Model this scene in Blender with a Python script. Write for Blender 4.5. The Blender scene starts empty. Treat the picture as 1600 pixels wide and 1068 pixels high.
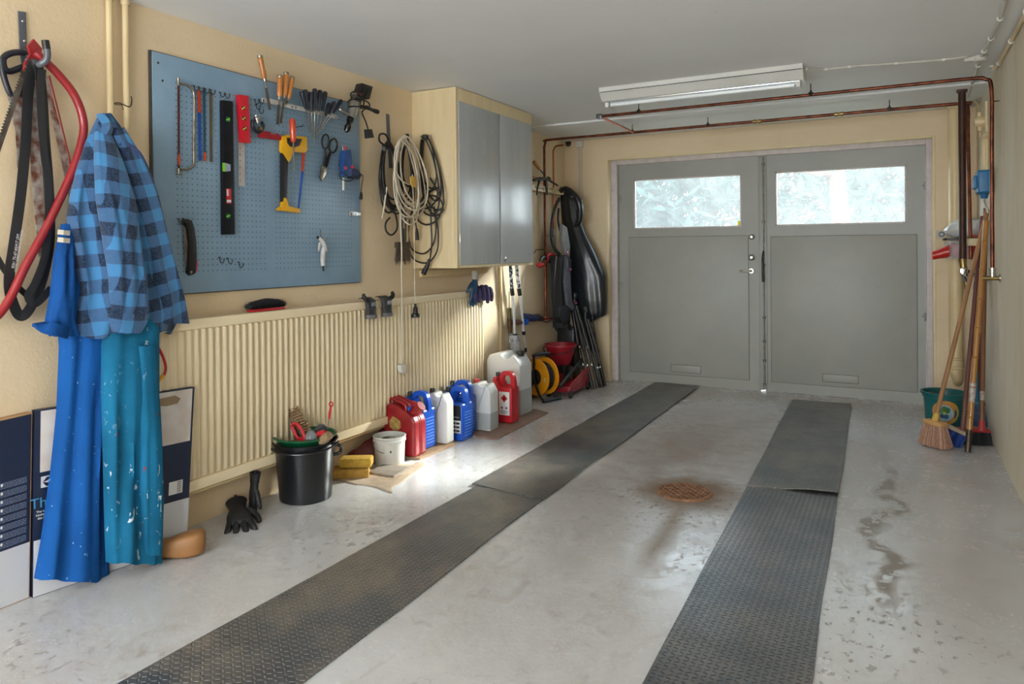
import bpy, bmesh, math, random
from mathutils import Vector, Matrix, noise
from math import sin, cos, pi, radians
rnd = random.Random(7)
S = bpy.context.scene
COL = S.collection
# ------------------------------------------------------------------ room numbers (metres)
YAW, PIT, ROL, FPX, PY = 0.4907, -0.0063, -0.0093, 1129.2, -135.8
XL, XR, YB, H, EYE = -2.751, 0.506, 6.212, 2.2235, 1.2
YN = -1.9          # rear wall, behind the camera
YD = YB + 0.12     # face of the garage doors

# ------------------------------------------------------------------ surveying helpers: a photo position on a known plane -> metres
def _ray(px, py):
    u, v, w = (px - 800) / FPX, -(py - 534 - PY) / FPX, -1.0
    c, s = cos(ROL), sin(ROL)
    u, v = c * u - s * v, s * u + c * v
    x, y, z = u, -w, v
    c, s = cos(PIT), sin(PIT)
    y, z = c * y - s * z, s * y + c * z
    c, s = cos(YAW), sin(YAW)
    return Vector((c * x - s * y, s * x + c * y, z))
def _hit(px, py, ax, val):
    r = _ray(px, py)
    o = Vector((0, 0, EYE))
    return o + r * ((val - o[ax]) / r[ax])
def L(px, py, off=0.0): return _hit(px, py, 0, XL + off)      # on the left wall, off metres out from it
def Rw(px, py, off=0.0): return _hit(px, py, 0, XR - off)
def Bk(px, py, off=0.0): return _hit(px, py, 1, YB - off)
def Fl(px, py, z=0.0): return _hit(px, py, 2, z)
def Yp(px, py, y): return _hit(px, py, 1, y)
def Ce(px, py, off=0.0): return _hit(px, py, 2, H - off)

# ------------------------------------------------------------------ materials
def _n(nt, t, **kw):
    n = nt.nodes.new(t)
    for k, v in kw.items(): setattr(n, k, v)
    return n
def s2l(c):
    return tuple(((v / 12.92) if v <= 0.04045 else ((v + 0.055) / 1.055) ** 2.4) for v in c)
def hexc(h):
    return s2l(tuple(int(h[i:i + 2], 16) / 255 for i in (0, 2, 4)))
_mats = {}
def new_mat(name):
    m = bpy.data.materials.new(name); m.use_nodes = True
    nt = m.node_tree; nt.nodes.clear()
    out = _n(nt, 'ShaderNodeOutputMaterial'); b = _n(nt, 'ShaderNodeBsdfPrincipled')
    nt.links.new(b.outputs[0], out.inputs[0])
    return m, nt, b, out
def M(name, col, rough=0.5, metal=0.0, col2=None, nscale=8.0, bump=0.0, bscale=60.0, spec=0.5, coat=0.0, trans=0.0, stretch=(1, 1, 1), amount=0.5, alpha=1.0, detail=4.0, ior=None):
    """principled material with a noise-broken colour; col / col2 are sRGB hex"""
    if name in _mats: return _mats[name]
    m, nt, b, out = new_mat(name)
    c1 = hexc(col); c2 = hexc(col2) if col2 else tuple(v * 0.82 for v in c1)
    tc = _n(nt, 'ShaderNodeTexCoord'); mp = _n(nt, 'ShaderNodeMapping')
    mp.inputs['Scale'].default_value = stretch
    nt.links.new(tc.outputs['Object'], mp.inputs[0])
    nz = _n(nt, 'ShaderNodeTexNoise'); nz.inputs['Scale'].default_value = nscale; nz.inputs['Detail'].default_value = detail
    nt.links.new(mp.outputs[0], nz.inputs['Vector'])
    rp = _n(nt, 'ShaderNodeValToRGB')
    lo = 0.5 - 0.25 * amount - 0.1; hi = 0.5 + 0.25 * amount + 0.1
    rp.color_ramp.elements[0].position = lo if lo < hi else 0.4; rp.color_ramp.elements[0].color = (*c1, 1)
    rp.color_ramp.elements[1].position = hi; rp.color_ramp.elements[1].color = (*c2, 1)
    nt.links.new(nz.outputs[0], rp.inputs[0]); nt.links.new(rp.outputs[0], b.inputs['Base Color'])
    b.inputs['Roughness'].default_value = rough; b.inputs['Metallic'].default_value = metal
    b.inputs['Specular IOR Level'].default_value = spec; b.inputs['Coat Weight'].default_value = coat
    b.inputs['Transmission Weight'].default_value = trans; b.inputs['Alpha'].default_value = alpha
    if ior: b.inputs['IOR'].default_value = ior
    if bump:
        n2 = _n(nt, 'ShaderNodeTexNoise'); n2.inputs['Scale'].default_value = bscale; n2.inputs['Detail'].default_value = 3
        nt.links.new(mp.outputs[0], n2.inputs['Vector'])
        bp = _n(nt, 'ShaderNodeBump'); bp.inputs['Strength'].default_value = bump; bp.inputs['Distance'].default_value = 0.01
        nt.links.new(n2.outputs[0], bp.inputs['Height']); nt.links.new(bp.outputs[0], b.inputs['Normal'])
    _mats[name] = m
    return m
class NG:
    """tiny node-graph helper"""
    def __init__(s, name):
        s.m, s.nt, s.b, s.out = new_mat(name)
        s.tc = _n(s.nt, 'ShaderNodeTexCoord')
        sp = _n(s.nt, 'ShaderNodeSeparateXYZ'); s.link(s.tc.outputs['Object'], sp.inputs[0])
        s.P = s.tc.outputs['Object']; s.X, s.Y, s.Z = sp.outputs
        _mats[name] = s.m
    def link(s, a, b): s.nt.links.new(a, b)
    def put(s, sock, v):
        if isinstance(v, (int, float)): sock.default_value = v
        elif isinstance(v, tuple): sock.default_value = v if len(v) == 4 or sock.type == 'VECTOR' else (*v, 1)
        else: s.link(v, sock)
    def math(s, op, a, b=0.0, c=0.0):
        n = _n(s.nt, 'ShaderNodeMath', operation=op); s.put(n.inputs[0], a); s.put(n.inputs[1], b); s.put(n.inputs[2], c)
        return n.outputs[0]
    def noise(s, scale, detail=4, stretch=(1, 1, 1), rough=0.5, loc=(0, 0, 0), dist=0.0):
        mp = _n(s.nt, 'ShaderNodeMapping'); mp.inputs['Scale'].default_value = stretch; mp.inputs['Location'].default_value = loc
        s.link(s.P, mp.inputs[0])
        n = _n(s.nt, 'ShaderNodeTexNoise'); n.inputs['Scale'].default_value = scale; n.inputs['Detail'].default_value = detail
        n.inputs['Roughness'].default_value = rough; n.inputs['Distortion'].default_value = dist
        s.link(mp.outputs[0], n.inputs['Vector']); return n.outputs[0]
    def ramp(s, f, *stops):
        r = _n(s.nt, 'ShaderNodeValToRGB'); s.put(r.inputs[0], f)
        els = r.color_ramp.elements
        while len(els) < len(stops): els.new(0.5)
        for e, (p, c) in zip(els, stops):
            e.position = p; e.color = (c, c, c, 1) if isinstance(c, (int, float)) else (*c[:3], 1)
        return r.outputs[0]
    def mix(s, f, a, b, blend='MIX'):
        n = _n(s.nt, 'ShaderNodeMix', data_type='RGBA', blend_type=blend)
        s.put(n.inputs[0], f); s.put(n.inputs[6], a); s.put(n.inputs[7], b); return n.outputs[2]
    def bump(s, h, strength=0.3, dist=0.01):
        n = _n(s.nt, 'ShaderNodeBump'); n.inputs['Strength'].default_value = strength; n.inputs['Distance'].default_value = dist
        s.put(n.inputs['Height'], h); s.link(n.outputs[0], s.b.inputs['Normal'])
    def set(s, **kw):
        for k, v in kw.items(): s.put(s.b.inputs[k.replace('_', ' ')], v)

# ------------------------------------------------------------------ mesh builder
def rotm(ax, deg): return Matrix.Rotation(radians(deg), 3, ax)
def align(d):
    """3x3 whose z axis is d"""
    return Vector(d).normalized().to_track_quat('Z', 'Y').to_matrix()
def spline(pts, per=6, closed=False):
    P = [Vector(p) for p in pts]; n = len(P); out = []
    rng = range(n if closed else n - 1)
    for i in rng:
        if closed: a, b, c, d = P[(i - 1) % n], P[i], P[(i + 1) % n], P[(i + 2) % n]
        else: a, b, c, d = P[max(i - 1, 0)], P[i], P[i + 1], P[min(i + 2, n - 1)]
        for k in range(per):
            t = k / per
            out.append(0.5 * ((2 * b) + (c - a) * t + (2 * a - 5 * b + 4 * c - d) * t * t + (3 * b - a - 3 * c + d) * t ** 3))
    if not closed: out.append(P[-1])
    return out
class MB:
    def __init__(s): s.bm = bmesh.new(); s.mi = 0
    def _f(s, vs):
        try: f = s.bm.faces.new(vs); f.material_index = s.mi; return f
        except ValueError: return None
    def _merge(s, b, mat=None):
        if mat is not None: bmesh.ops.transform(b, matrix=mat, verts=b.verts)
        mp = {v: s.bm.verts.new(v.co) for v in b.verts}
        for f in b.faces:
            g = s._f([mp[v] for v in f.verts])
        b.free()
    def box(s, c, size, R=None, bev=0.0, seg=2, taper=1.0):
        b = bmesh.new(); bmesh.ops.create_cube(b, size=1)
        for v in b.verts:
            k = taper if v.co.z > 0 else 1
            v.co = Vector((v.co.x * size[0] * k, v.co.y * size[1] * k, v.co.z * size[2]))
        if bev: bmesh.ops.bevel(b, geom=b.edges[:] , offset=min(bev, min(size) * 0.49), segments=seg, affect='EDGES', profile=0.6)
        T = Matrix.Translation(Vector(c)) @ ((R or Matrix.Identity(3)).to_4x4())
        s._merge(b, T); return s
    def bx(s, lo, hi, bev=0.0, seg=2):
        lo, hi = Vector(lo), Vector(hi)
        return s.box((lo + hi) / 2, tuple(abs(v) for v in (hi - lo)), None, bev, seg)
    def prism(s, poly, th, mat, bev=0.0, seg=2):
        """poly in local xy, extruded 0..th in local z"""
        b = bmesh.new()
        v0 = [b.verts.new((p[0], p[1], 0)) for p in poly]; v1 = [b.verts.new((p[0], p[1], th)) for p in poly]
        n = len(poly)
        b.faces.new(v0[::-1]); top = b.faces.new(v1)
        for i in range(n): b.faces.new((v0[i], v0[(i + 1) % n], v1[(i + 1) % n], v1[i]))
        bmesh.ops.recalc_face_normals(b, faces=b.faces)
        if bev: bmesh.ops.bevel(b, geom=list(top.edges), offset=bev, segments=seg, affect='EDGES', profile=0.6)
        s._merge(b, mat); return s
    def slab(s, pix, off, th, bev=0.0, plane=L, seg=2):
        """a flat thing on a wall: outline given by survey points, real thickness th away from the wall"""
        pts = [plane(p[0], p[1], off + th * 0.5) for p in pix]
        if plane is L: X, Y, Z, o = Vector((0, 1, 0)), Vector((0, 0, 1)), Vector((1, 0, 0)), Vector((XL + off, 0, 0))
        elif plane is Rw: X, Y, Z, o = Vector((0, 1, 0)), Vector((0, 0, 1)), Vector((-1, 0, 0)), Vector((XR - off, 0, 0))
        else: X, Y, Z, o = Vector((1, 0, 0)), Vector((0, 0, 1)), Vector((0, -1, 0)), Vector((0, YB - off, 0))
        m = Matrix((X, Y, Z)).transposed().to_4x4(); m.translation = o
        poly = [((p - o).dot(X), (p - o).dot(Y)) for p in pts]
        return s.prism(poly, th, m, bev, seg)
    def tube(s, pts, r, n=8, closed=False, flat=None, cap=True, side=None):
        """flat=(a,b): an a x b strip instead of a round"""
        P = [Vector(p) for p in pts]; N = len(P)
        rr = r if isinstance(r, (list, tuple)) else [r] * N
        T = []
        for i in range(N):
            if closed: t = P[(i + 1) % N] - P[(i - 1) % N]
            else: t = P[min(i + 1, N - 1)] - P[max(i - 1, 0)]
            if t.length < 1e-9: t = Vector((0, 0, 1))
            T.append(t.normalized())
        u = Vector(side) if side else (Vector((0, 0, 1)) if abs(T[0].z) < 0.9 else Vector((1, 0, 0)))
        u = (u - T[0] * u.dot(T[0])).normalized(); rings = []
        for i in range(N):
            if side: w = Vector(side); u2 = w - T[i] * w.dot(T[i]); u = u2.normalized() if u2.length > 1e-4 else u
            else: u = (u - T[i] * u.dot(T[i])); u = u.normalized() if u.length > 1e-6 else T[i].orthogonal().normalized()
            v = T[i].cross(u); ring = []
            if flat:
                a, b = flat[0] * rr[i] / 2, flat[1] * rr[i] / 2
                for (p, q) in ((-a, -b), (a, -b), (a, b), (-a, b)): ring.append(s.bm.verts.new(P[i] + u * p + v * q))
            else:
                for k in range(n):
                    an = 2 * pi * k / n; ring.append(s.bm.verts.new(P[i] + (u * cos(an) + v * sin(an)) * rr[i]))
            rings.append(ring)
        m = len(rings[0])
        for i in range(N if closed else N - 1):
            A, Bq = rings[i], rings[(i + 1) % N]
            for k in range(m): s._f((A[k], A[(k + 1) % m], Bq[(k + 1) % m], Bq[k]))
        if cap and not closed: s._f(rings[0][::-1]); s._f(rings[-1])
        return s
    def cyl(s, a, b, r, r2=None, n=16): return s.tube([a, b], [r, r if r2 is None else r2], n)
    def lathe(s, prof, o=(0, 0, 0), R=None, n=32, arc=None, sx=1.0, sy=1.0):
        """prof [(radius, height)...]"""
        R = R or Matrix.Identity(3); o = Vector(o); rings = []
        for (r, z) in prof:
            if r < 1e-6: rings.append([s.bm.verts.new(o + R @ Vector((0, 0, z)))])
            else: rings.append([s.bm.verts.new(o + R @ Vector((r * cos(2 * pi * k / n) * sx, r * sin(2 * pi * k / n) * sy, z))) for k in range(n)])
        for A, Bq in zip(rings, rings[1:]):
            for k in range(n):
                k2 = (k + 1) % n
                if len(A) == 1 and len(Bq) == 1: continue
                if len(A) == 1: s._f((A[0], Bq[k2], Bq[k]))
                elif len(Bq) == 1: s._f((A[k], A[k2], Bq[0]))
                else: s._f((A[k], A[k2], Bq[k2], Bq[k]))
        return s
    def ball(s, c, r, sc=(1, 1, 1), R=None, n=16):
        prof = [(r * sin(pi * i / (n // 2)), -r * cos(pi * i / (n // 2))) for i in range(n // 2 + 1)]
        b = MB(); b.lathe(prof, n=n)
        Rm = (R or Matrix.Identity(3)) @ Matrix.Diagonal(sc)
        T = Matrix.Translation(Vector(c)) @ Rm.to_4x4()
        s._merge(b.bm, T); return s
    def grid(s, rows, closed=False, capends=False):
        R = [[s.bm.verts.new(p) for p in row] for row in rows]; n = len(R[0])
        for A, Bq in zip(R, R[1:]):
            for k in range(n if closed else n - 1): s._f((A[k], A[(k + 1) % n], Bq[(k + 1) % n], Bq[k]))
        if capends: s._f(R[0][::-1]); s._f(R[-1])
        return s
    def sheet(s, rows, th=0.002):
        """grid of points with a thickness (both faces + rim)"""
        nr, nc = len(rows), len(rows[0]); nor = []
        for i in range(nr):
            line = []
            for j in range(nc):
                a = Vector(rows[min(i + 1, nr - 1)][j]) - Vector(rows[max(i - 1, 0)][j]); b = Vector(rows[i][min(j + 1, nc - 1)]) - Vector(rows[i][max(j - 1, 0)])
                q = a.cross(b); line.append(q.normalized() if q.length > 1e-12 else Vector((1, 0, 0)))
            nor.append(line)
        A = [[s.bm.verts.new(Vector(rows[i][j]) + nor[i][j] * th / 2) for j in range(nc)] for i in range(nr)]
        Bq = [[s.bm.verts.new(Vector(rows[i][j]) - nor[i][j] * th / 2) for j in range(nc)] for i in range(nr)]
        for i in range(nr - 1):
            for j in range(nc - 1):
                s._f((A[i][j], A[i + 1][j], A[i + 1][j + 1], A[i][j + 1])); s._f((Bq[i][j], Bq[i][j + 1], Bq[i + 1][j + 1], Bq[i + 1][j]))
        for j in range(nc - 1):
            s._f((A[0][j], A[0][j + 1], Bq[0][j + 1], Bq[0][j])); s._f((A[-1][j], Bq[-1][j], Bq[-1][j + 1], A[-1][j + 1]))
        for i in range(nr - 1):
            s._f((A[i][0], Bq[i][0], Bq[i + 1][0], A[i + 1][0])); s._f((A[i][-1], A[i + 1][-1], Bq[i + 1][-1], Bq[i][-1]))
        return s
    def xf(s, mat): bmesh.ops.transform(s.bm, matrix=mat, verts=s.bm.verts); return s
    def build(s, name, mat, parent=None, smooth=True, ang=38, recalc=True, subsurf=0, world=False):
        bm = s.bm
        if recalc: bmesh.ops.recalc_face_normals(bm, faces=bm.faces)
        o0 = Vector((0, 0, 0)); loc = Vector((0, 0, 0))
        if parent is not None:
            p = parent
            while p is not None: o0 += p.location; p = p.parent
        else:
            if len(bm.verts) and not world:
                xs = [v.co.x for v in bm.verts]; ys = [v.co.y for v in bm.verts]; zs = [v.co.z for v in bm.verts]
                o0 = Vector(((min(xs) + max(xs)) / 2, (min(ys) + max(ys)) / 2, min(zs))); loc = o0.copy()
        for v in bm.verts: v.co -= o0
        if smooth:
            for f in bm.faces: f.smooth = True
            ca = radians(ang)
            for e in bm.edges:
                if len(e.link_faces) != 2 or e.calc_face_angle(3.2) > ca: e.smooth = False
        me = bpy.data.meshes.new(name); bm.to_mesh(me); bm.free()
        ms = mat if isinstance(mat, (list, tuple)) else [mat]
        for q in ms: me.materials.append(q)
        ob = bpy.data.objects.new(name, me); COL.objects.link(ob); ob.location = loc
        if parent is not None: ob.parent = parent
        if subsurf:
            md = ob.modifiers.new('Subdivision', 'SUBSURF'); md.levels = subsurf; md.render_levels = subsurf
        return ob
def tag(o, label=None, cat=None, group=None, kind=None):
    if label: o['label'] = label
    if cat: o['category'] = cat
    if group: o['group'] = group
    if kind: o['kind'] = kind
    return o
def thing(name, loc, label, cat, group=None):
    o = bpy.data.objects.new(name, None); COL.objects.link(o); o.location = Vector(loc); o.empty_display_size = 0.05
    return tag(o, label, cat, group)
def struct(ob, label=None): ob['kind'] = 'structure'; return ob
def kids(o): return [c for c in COL.objects if c.parent is o]
def dup(root, loc, rotz=0.0, label=None):
    r = root.copy(); COL.objects.link(r); r.location = Vector(loc); r.rotation_euler = (0, 0, rotz)
    if label: r['label'] = label
    for ch in kids(root):
        c = ch.copy(); COL.objects.link(c); c.parent = r
        for g in kids(ch):
            d = g.copy(); COL.objects.link(d); d.parent = c
    return r
def text_mesh(txt, size, mat4, name, mat, parent, th=0.0006, bold=0.0):
    """lettering as a thin raised mesh"""
    cu = bpy.data.curves.new('lettering', 'FONT'); cu.body = txt; cu.size = size; cu.extrude = th; cu.offset = bold
    cu.align_x = 'CENTER'; cu.align_y = 'CENTER'
    ob = bpy.data.objects.new('lettering', cu); COL.objects.link(ob)
    dg = bpy.context.evaluated_depsgraph_get(); me = bpy.data.meshes.new_from_object(ob.evaluated_get(dg))
    COL.objects.unlink(ob); bpy.data.objects.remove(ob)
    b = MB(); b.bm.from_mesh(me); bpy.data.meshes.remove(me)
    b.xf(mat4)
    return b.build(name, mat, parent, smooth=False, recalc=False)
def onleft(y, z, off=0.0, rot=0.0):
    """matrix: local xy plane lies on the left wall facing the room (x -> +y, y -> +z)"""
    m = Matrix(((0, 0, 1), (1, 0, 0), (0, 1, 0))).to_4x4(); m = m @ Matrix.Rotation(rot, 4, 'Z'); m.translation = Vector((XL + off, y, z)); return m

# ------------------------------------------------------------------ camera
cam = bpy.data.cameras.new('camera'); camo = bpy.data.objects.new('camera', cam); COL.objects.link(camo)
R0 = Matrix(((1, 0, 0), (0, 0, -1), (0, 1, 0)))           # looks along +y, z up
R = Matrix.Rotation(YAW, 3, 'Z') @ Matrix.Rotation(PIT, 3, 'X') @ R0 @ Matrix.Rotation(ROL, 3, 'Z')
camo.matrix_world = Matrix.Translation((0, 0, EYE)) @ R.to_4x4()
cam.sensor_fit = 'HORIZONTAL'; cam.sensor_width = 36.0; cam.lens = 36.0 * FPX / 1600; cam.shift_y = PY / 1600; cam.clip_start = 0.05; cam.clip_end = 200
S.camera = camo
S.view_settings.view_transform = 'Standard'; S.view_settings.look = 'None'; S.view_settings.gamma = 1.0; S.view_settings.use_curve_mapping = False
# ================================================================== SETTING
# --- wall paint: cream plaster
g = NG('plaster_cream')
n1 = g.noise(1.3, 6, loc=(3, 1, 2)); n2 = g.noise(28, 5); n3 = g.noise(5, 8, (1, 1, 2.5), 0.65)
c = g.mix(g.ramp(n1, (0.3, 0), (0.7, 1)), hexc('E1CCAA'), hexc('D8C29F'))
c = g.mix(g.math('MULTIPLY', g.ramp(n3, (0.55, 0), (0.75, 1)), 0.35), c, hexc('C8B390'))
g.set(Base_Color=c, Roughness=0.62)
g.bump(g.math('ADD', g.math('MULTIPLY', n2, 0.6), g.math('MULTIPLY', g.noise(90, 3), 0.5)), 0.28, 0.008)
PLASTER = g.m
g = NG('plaster_grey')
n1 = g.noise(1.6, 6, (1, 1, .5), loc=(7, 1, 2)); n3 = g.noise(9, 8, (1, 1, .35), 0.65)
c = g.mix(g.ramp(n1, (0.35, 0), (0.65, 1)), hexc('D8CFBE'), hexc('CEC0A4'))
c = g.mix(g.math('MULTIPLY', g.ramp(n3, (0.5, 0), (0.7, 1)), 0.5), c, hexc('B9B2A2'))
g.set(Base_Color=c, Roughness=0.75)
g.bump(g.math('ADD', g.math('MULTIPLY', g.noise(30, 5), 0.6), g.math('MULTIPLY', g.noise(110, 3), 0.6)), 0.35, 0.008)
PLASTER_R = g.m
g = NG('ceiling_paint')
c = g.mix(g.ramp(g.noise(0.9, 5), (0.3, 0), (0.7, 1)), hexc('E6E6E6'), hexc('DCDCDC'))
c = g.mix(g.math('MULTIPLY', g.ramp(g.noise(14, 8, rough=0.7), (0.66, 0), (0.72, 1)), 0.4), c, hexc('C4BFB8'))
g.set(Base_Color=c, Roughness=0.55); g.bump(g.noise(40, 5), 0.12, 0.006)
CEIL = g.m
# --- floor: worn light-grey floor paint over concrete
g = NG('floor_paint')
base = g.mix(g.ramp(g.noise(0.7, 5, loc=(2, 5, 0)), (0.3, 0), (0.7, 1)), hexc('CFD1D4'), hexc('C5C5C5'))
base = g.mix(g.math('MULTIPLY', g.ramp(g.noise(3.2, 9, rough=0.6, loc=(1, 9, 0)), (0.3, 0), (0.8, 1)), 0.35), base, hexc('B9B3AB'))
# brown dirt where feet and tyres go and towards the door
dirt = g.math('MULTIPLY', g.ramp(g.noise(1.7, 8, (1, .6, 1), 0.6, loc=(4, 2, 0)), (0.36, 0), (0.80, 1)), g.ramp(g.math('DIVIDE', g.Y, 6.5), (0.1, 0.25), (0.5, 0.45), (1.0, 1.0)))
base = g.mix(g.math('MULTIPLY', dirt, 0.85), base, hexc('857360'))
# worn-through speckles
cl = g.ramp(g.noise(1.1, 3, loc=(9, 9, 0)), (0.4, 0), (0.62, 1))
sp = g.math('MULTIPLY', g.ramp(g.noise(34, 6, (1, .7, 1), 0.62), (0.565, 0), (0.60, 1)), cl)
bst = g.math('MULTIPLY', g.ramp(g.noise(13, 8, (1, .8, 1), .75, loc=(6, 2, 0)), (.50, 0), (.68, 1)), g.ramp(g.noise(1.5, 3, loc=(1, 4, 0)), (.44, 0), (.66, 1)))
base = g.mix(g.math('MULTIPLY', bst, .65), base, hexc('8A7560'))
base = g.mix(g.math('MULTIPLY', sp, 0.7), base, hexc('837F78'))
# flaked patch running along the right wall
dx = g.math('ABSOLUTE', g.math('SUBTRACT', g.X, g.math('ADD', -0.05, g.math('MULTIPLY', g.math('SUBTRACT', g.noise(2.5, 3), 0.5), 0.35))))
dy = g.math('ABSOLUTE', g.math('SUBTRACT', g.Y, 3.6))
flake = g.math('MULTIPLY', g.ramp(dx, (0.02, 1), (0.06, 0)), g.ramp(dy, (0.75, 1), (1.15, 0)))
flake = g.math('MULTIPLY', flake, g.ramp(g.noise(17, 7, (1, .6, 1), 0.7, loc=(3, 3, 0)), (0.46, 0), (0.49, 1)))
base = g.mix(g.math('MULTIPLY', flake, 0.8), base, hexc('847B70'))
# rust + damp around the drain and its run-off
def dist(x, y, sx, sy):
    a = g.math('MULTIPLY', g.math('SUBTRACT', g.X, x), sx); b = g.math('MULTIPLY', g.math('SUBTRACT', g.Y, y), sy)
    return g.math('SQRT', g.math('ADD', g.math('MULTIPLY', a, a), g.math('MULTIPLY', b, b)))
wob = g.math('MULTIPLY', g.math('SUBTRACT', g.noise(7, 6, rough=0.65), 0.5), 0.35)
d1 = g.math('ADD', dist(-0.93, 3.56, 1.0, 1.0), wob)
base = g.mix(g.math('MULTIPLY', g.ramp(d1, (0.15, 1), (0.38, 0)), 0.72), base, hexc('6E543C'))
lx = g.math('ABSOLUTE', g.math('ADD', g.math('SUBTRACT', g.X, g.math('SUBTRACT', -0.90, g.math('MULTIPLY', g.math('SUBTRACT', 3.4, g.Y), -0.06))), g.math('MULTIPLY', wob, 0.25)))
run = g.math('MULTIPLY', g.ramp(lx, (0.0, 1), (0.085, 0)), g.ramp(g.math('ABSOLUTE', g.math('SUBTRACT', g.Y, 3.1)), (0.3, 1), (0.6, 0)))
base = g.mix(g.math('MULTIPLY', run, 0.6), base, hexc('85745F'))
d2 = g.math('ADD', dist(-1.15, 4.3, 1.0, .45), g.math('MULTIPLY', wob, 1.6))
base = g.mix(g.math('MULTIPLY', g.ramp(d2, (0.1, 1), (0.8, 0)), 0.75), base, hexc('80694F'))
stain = g.math('MAXIMUM', g.math('MAXIMUM', g.ramp(d1, (0.15, 1), (0.40, 0)), g.math('MULTIPLY', run, .8)), g.math('MAXIMUM', g.math('MULTIPLY', g.ramp(d2, (0.1, 1), (0.8, 0)), .7), g.math('MAXIMUM', g.math('MULTIPLY', bst, .7), g.math('MULTIPLY', g.math('MAXIMUM', flake, sp), .8))))
g.set(Base_Color=base, Roughness=g.math('ADD', g.math('ADD', 0.15, g.math('MULTIPLY', g.noise(6, 4, rough=.5), 0.16)), g.math('MULTIPLY', stain, .4)), Specular_IOR_Level=g.math('SUBTRACT', .70, g.math('MULTIPLY', stain, .55)))
g.bump(g.math('ADD', g.math('MULTIPLY', g.noise(2.6, 6, rough=.6), .5), g.math('MULTIPLY', g.noise(60, 4), 0.16)), 0.30, 0.010)
FLOOR = g.m
WOODW = M('frame_paint', 'CFC5C3', 0.5, col2='BDB3B0', nscale=20, bump=.1)
g = NG('door_paint')
c = g.mix(g.ramp(g.noise(1.5, 7, loc=(1, 1, 1), rough=.6), (0.3, 0), (0.7, 1)), hexc('A1A19A'), hexc('94958F'))
c = g.mix(g.math('MULTIPLY', g.ramp(g.noise(22, 7, (2, 1, .6), .7), (0.67, 0), (0.72, 1)), .5), c, hexc('6F706C'))
g.set(Base_Color=c, Roughness=0.42); g.bump(g.noise(30, 4, (3, 1, .4)), .08, .004)
DOORP = g.m

struct(MB().bx((XL - .1, YN - .1, -0.12), (XR + .1, YD + .35, 0)).build('floor', FLOOR, world=True, smooth=False))
struct(MB().bx((XL - .1, YN - .1, H), (XR + .1, YB + .3, H + .15)).build('ceiling', CEIL, world=True, smooth=False))
# shallow step in the ceiling next to the doors
struct(MB().bx((XL, 5.35, H - .014), (XR, YB, H + .001), .004).build('trim_1', CEIL, world=True))
struct(MB().bx((XL - .15, YN - .1, 0), (XL, YB + .3, H)).build('wall_left', PLASTER, world=True, smooth=False))
struct(MB().bx((XR, YN - .1, 0), (XR + .15, YB + .3, H)).build('wall_right', PLASTER_R, world=True, smooth=False))
# back wall with the garage door opening
ox0, ox1, oz = -2.335, 0.240, 2.020
w = MB(); w.bx((XL, YB, 0), (ox0, YB + .24, H)); w.bx((ox1, YB, 0), (XR, YB + .24, H)); w.bx((ox0, YB, oz), (ox1, YB + .24, H))
struct(w.build('wall_back', PLASTER, world=True, smooth=False))
# rear wall behind the camera, with an assumed wide window added as a light opening
rx0, rx1, rz0, rz1 = -2.45, 0.2, 0.35, 2.0
w = MB(); w.bx((XL, YN - .15, 0), (rx0, YN, H)); w.bx((rx1, YN - .15, 0), (XR, YN, H)); w.bx((rx0, YN - .15, 0), (rx1, YN, rz0)); w.bx((rx0, YN - .15, rz1), (rx1, YN, H))
struct(w.build('wall_rear', PLASTER, world=True, smooth=False))
w = MB()
for a, b in (((rx0, rz0), (rx1, rz0 + .05)), ((rx0, rz1 - .05), (rx1, rz1)), ((rx0, rz0), (rx0 + .05, rz1)), ((rx1 - .05, rz0), (rx1, rz1)), (((rx0 + rx1) / 2 - .03, rz0), ((rx0 + rx1) / 2 + .03, rz1))):
    w.bx((a[0], YN - .11, a[1]), (b[0], YN - .05, b[1]), .005)
wn = struct(w.build('assumed_rear_window', WOODW))  # window frame assumed behind the camera, out of view
# --- dusty window glass
g = NG('dusty_glass')
tr = _n(g.nt, 'ShaderNodeBsdfTransparent'); tr.inputs[0].default_value = (.93, .97, .98, 1)
gl = _n(g.nt, 'ShaderNodeBsdfGlossy'); gl.inputs['Roughness'].default_value = .03
di = _n(g.nt, 'ShaderNodeBsdfTranslucent'); di.inputs[0].default_value = (.9, .95, .97, 1)
m1 = _n(g.nt, 'ShaderNodeMixShader'); m1.inputs[0].default_value = .004; g.link(tr.outputs[0], m1.inputs[1]); g.link(gl.outputs[0], m1.inputs[2])
m2 = _n(g.nt, 'ShaderNodeMixShader'); g.put(m2.inputs[0], g.math('ADD', .038, g.math('MULTIPLY', g.noise(7, 6), .05)))
g.link(m1.outputs[0], m2.inputs[1]); g.link(di.outputs[0], m2.inputs[2]); g.link(m2.outputs[0], g.out.inputs[0])
GLASS = g.m
MB().bx((rx0 + .04, YN - .085, rz0 + .04), (rx1 - .04, YN - .080, rz1 - .04)).build('pane', GLASS, wn, smooth=False)  # glass of the assumed rear window

# --- door frame (jambs and head) set in the reveal
jt = .068
w = MB(); w.bx((ox0 + .0005, YB + .077, 0), (ox0 + jt, YB + .235, oz - .0005), .004); w.bx((ox1 - .052, YB + .077, 0), (ox1 - .0005, YB + .235, oz - .0005), .004); w.bx((ox0 + jt + .0005, YB + .076, oz - .048), (ox1 - .0525, YB + .234, oz - .0005), .004)
struct(w.build('trim_2', WOODW))
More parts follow.
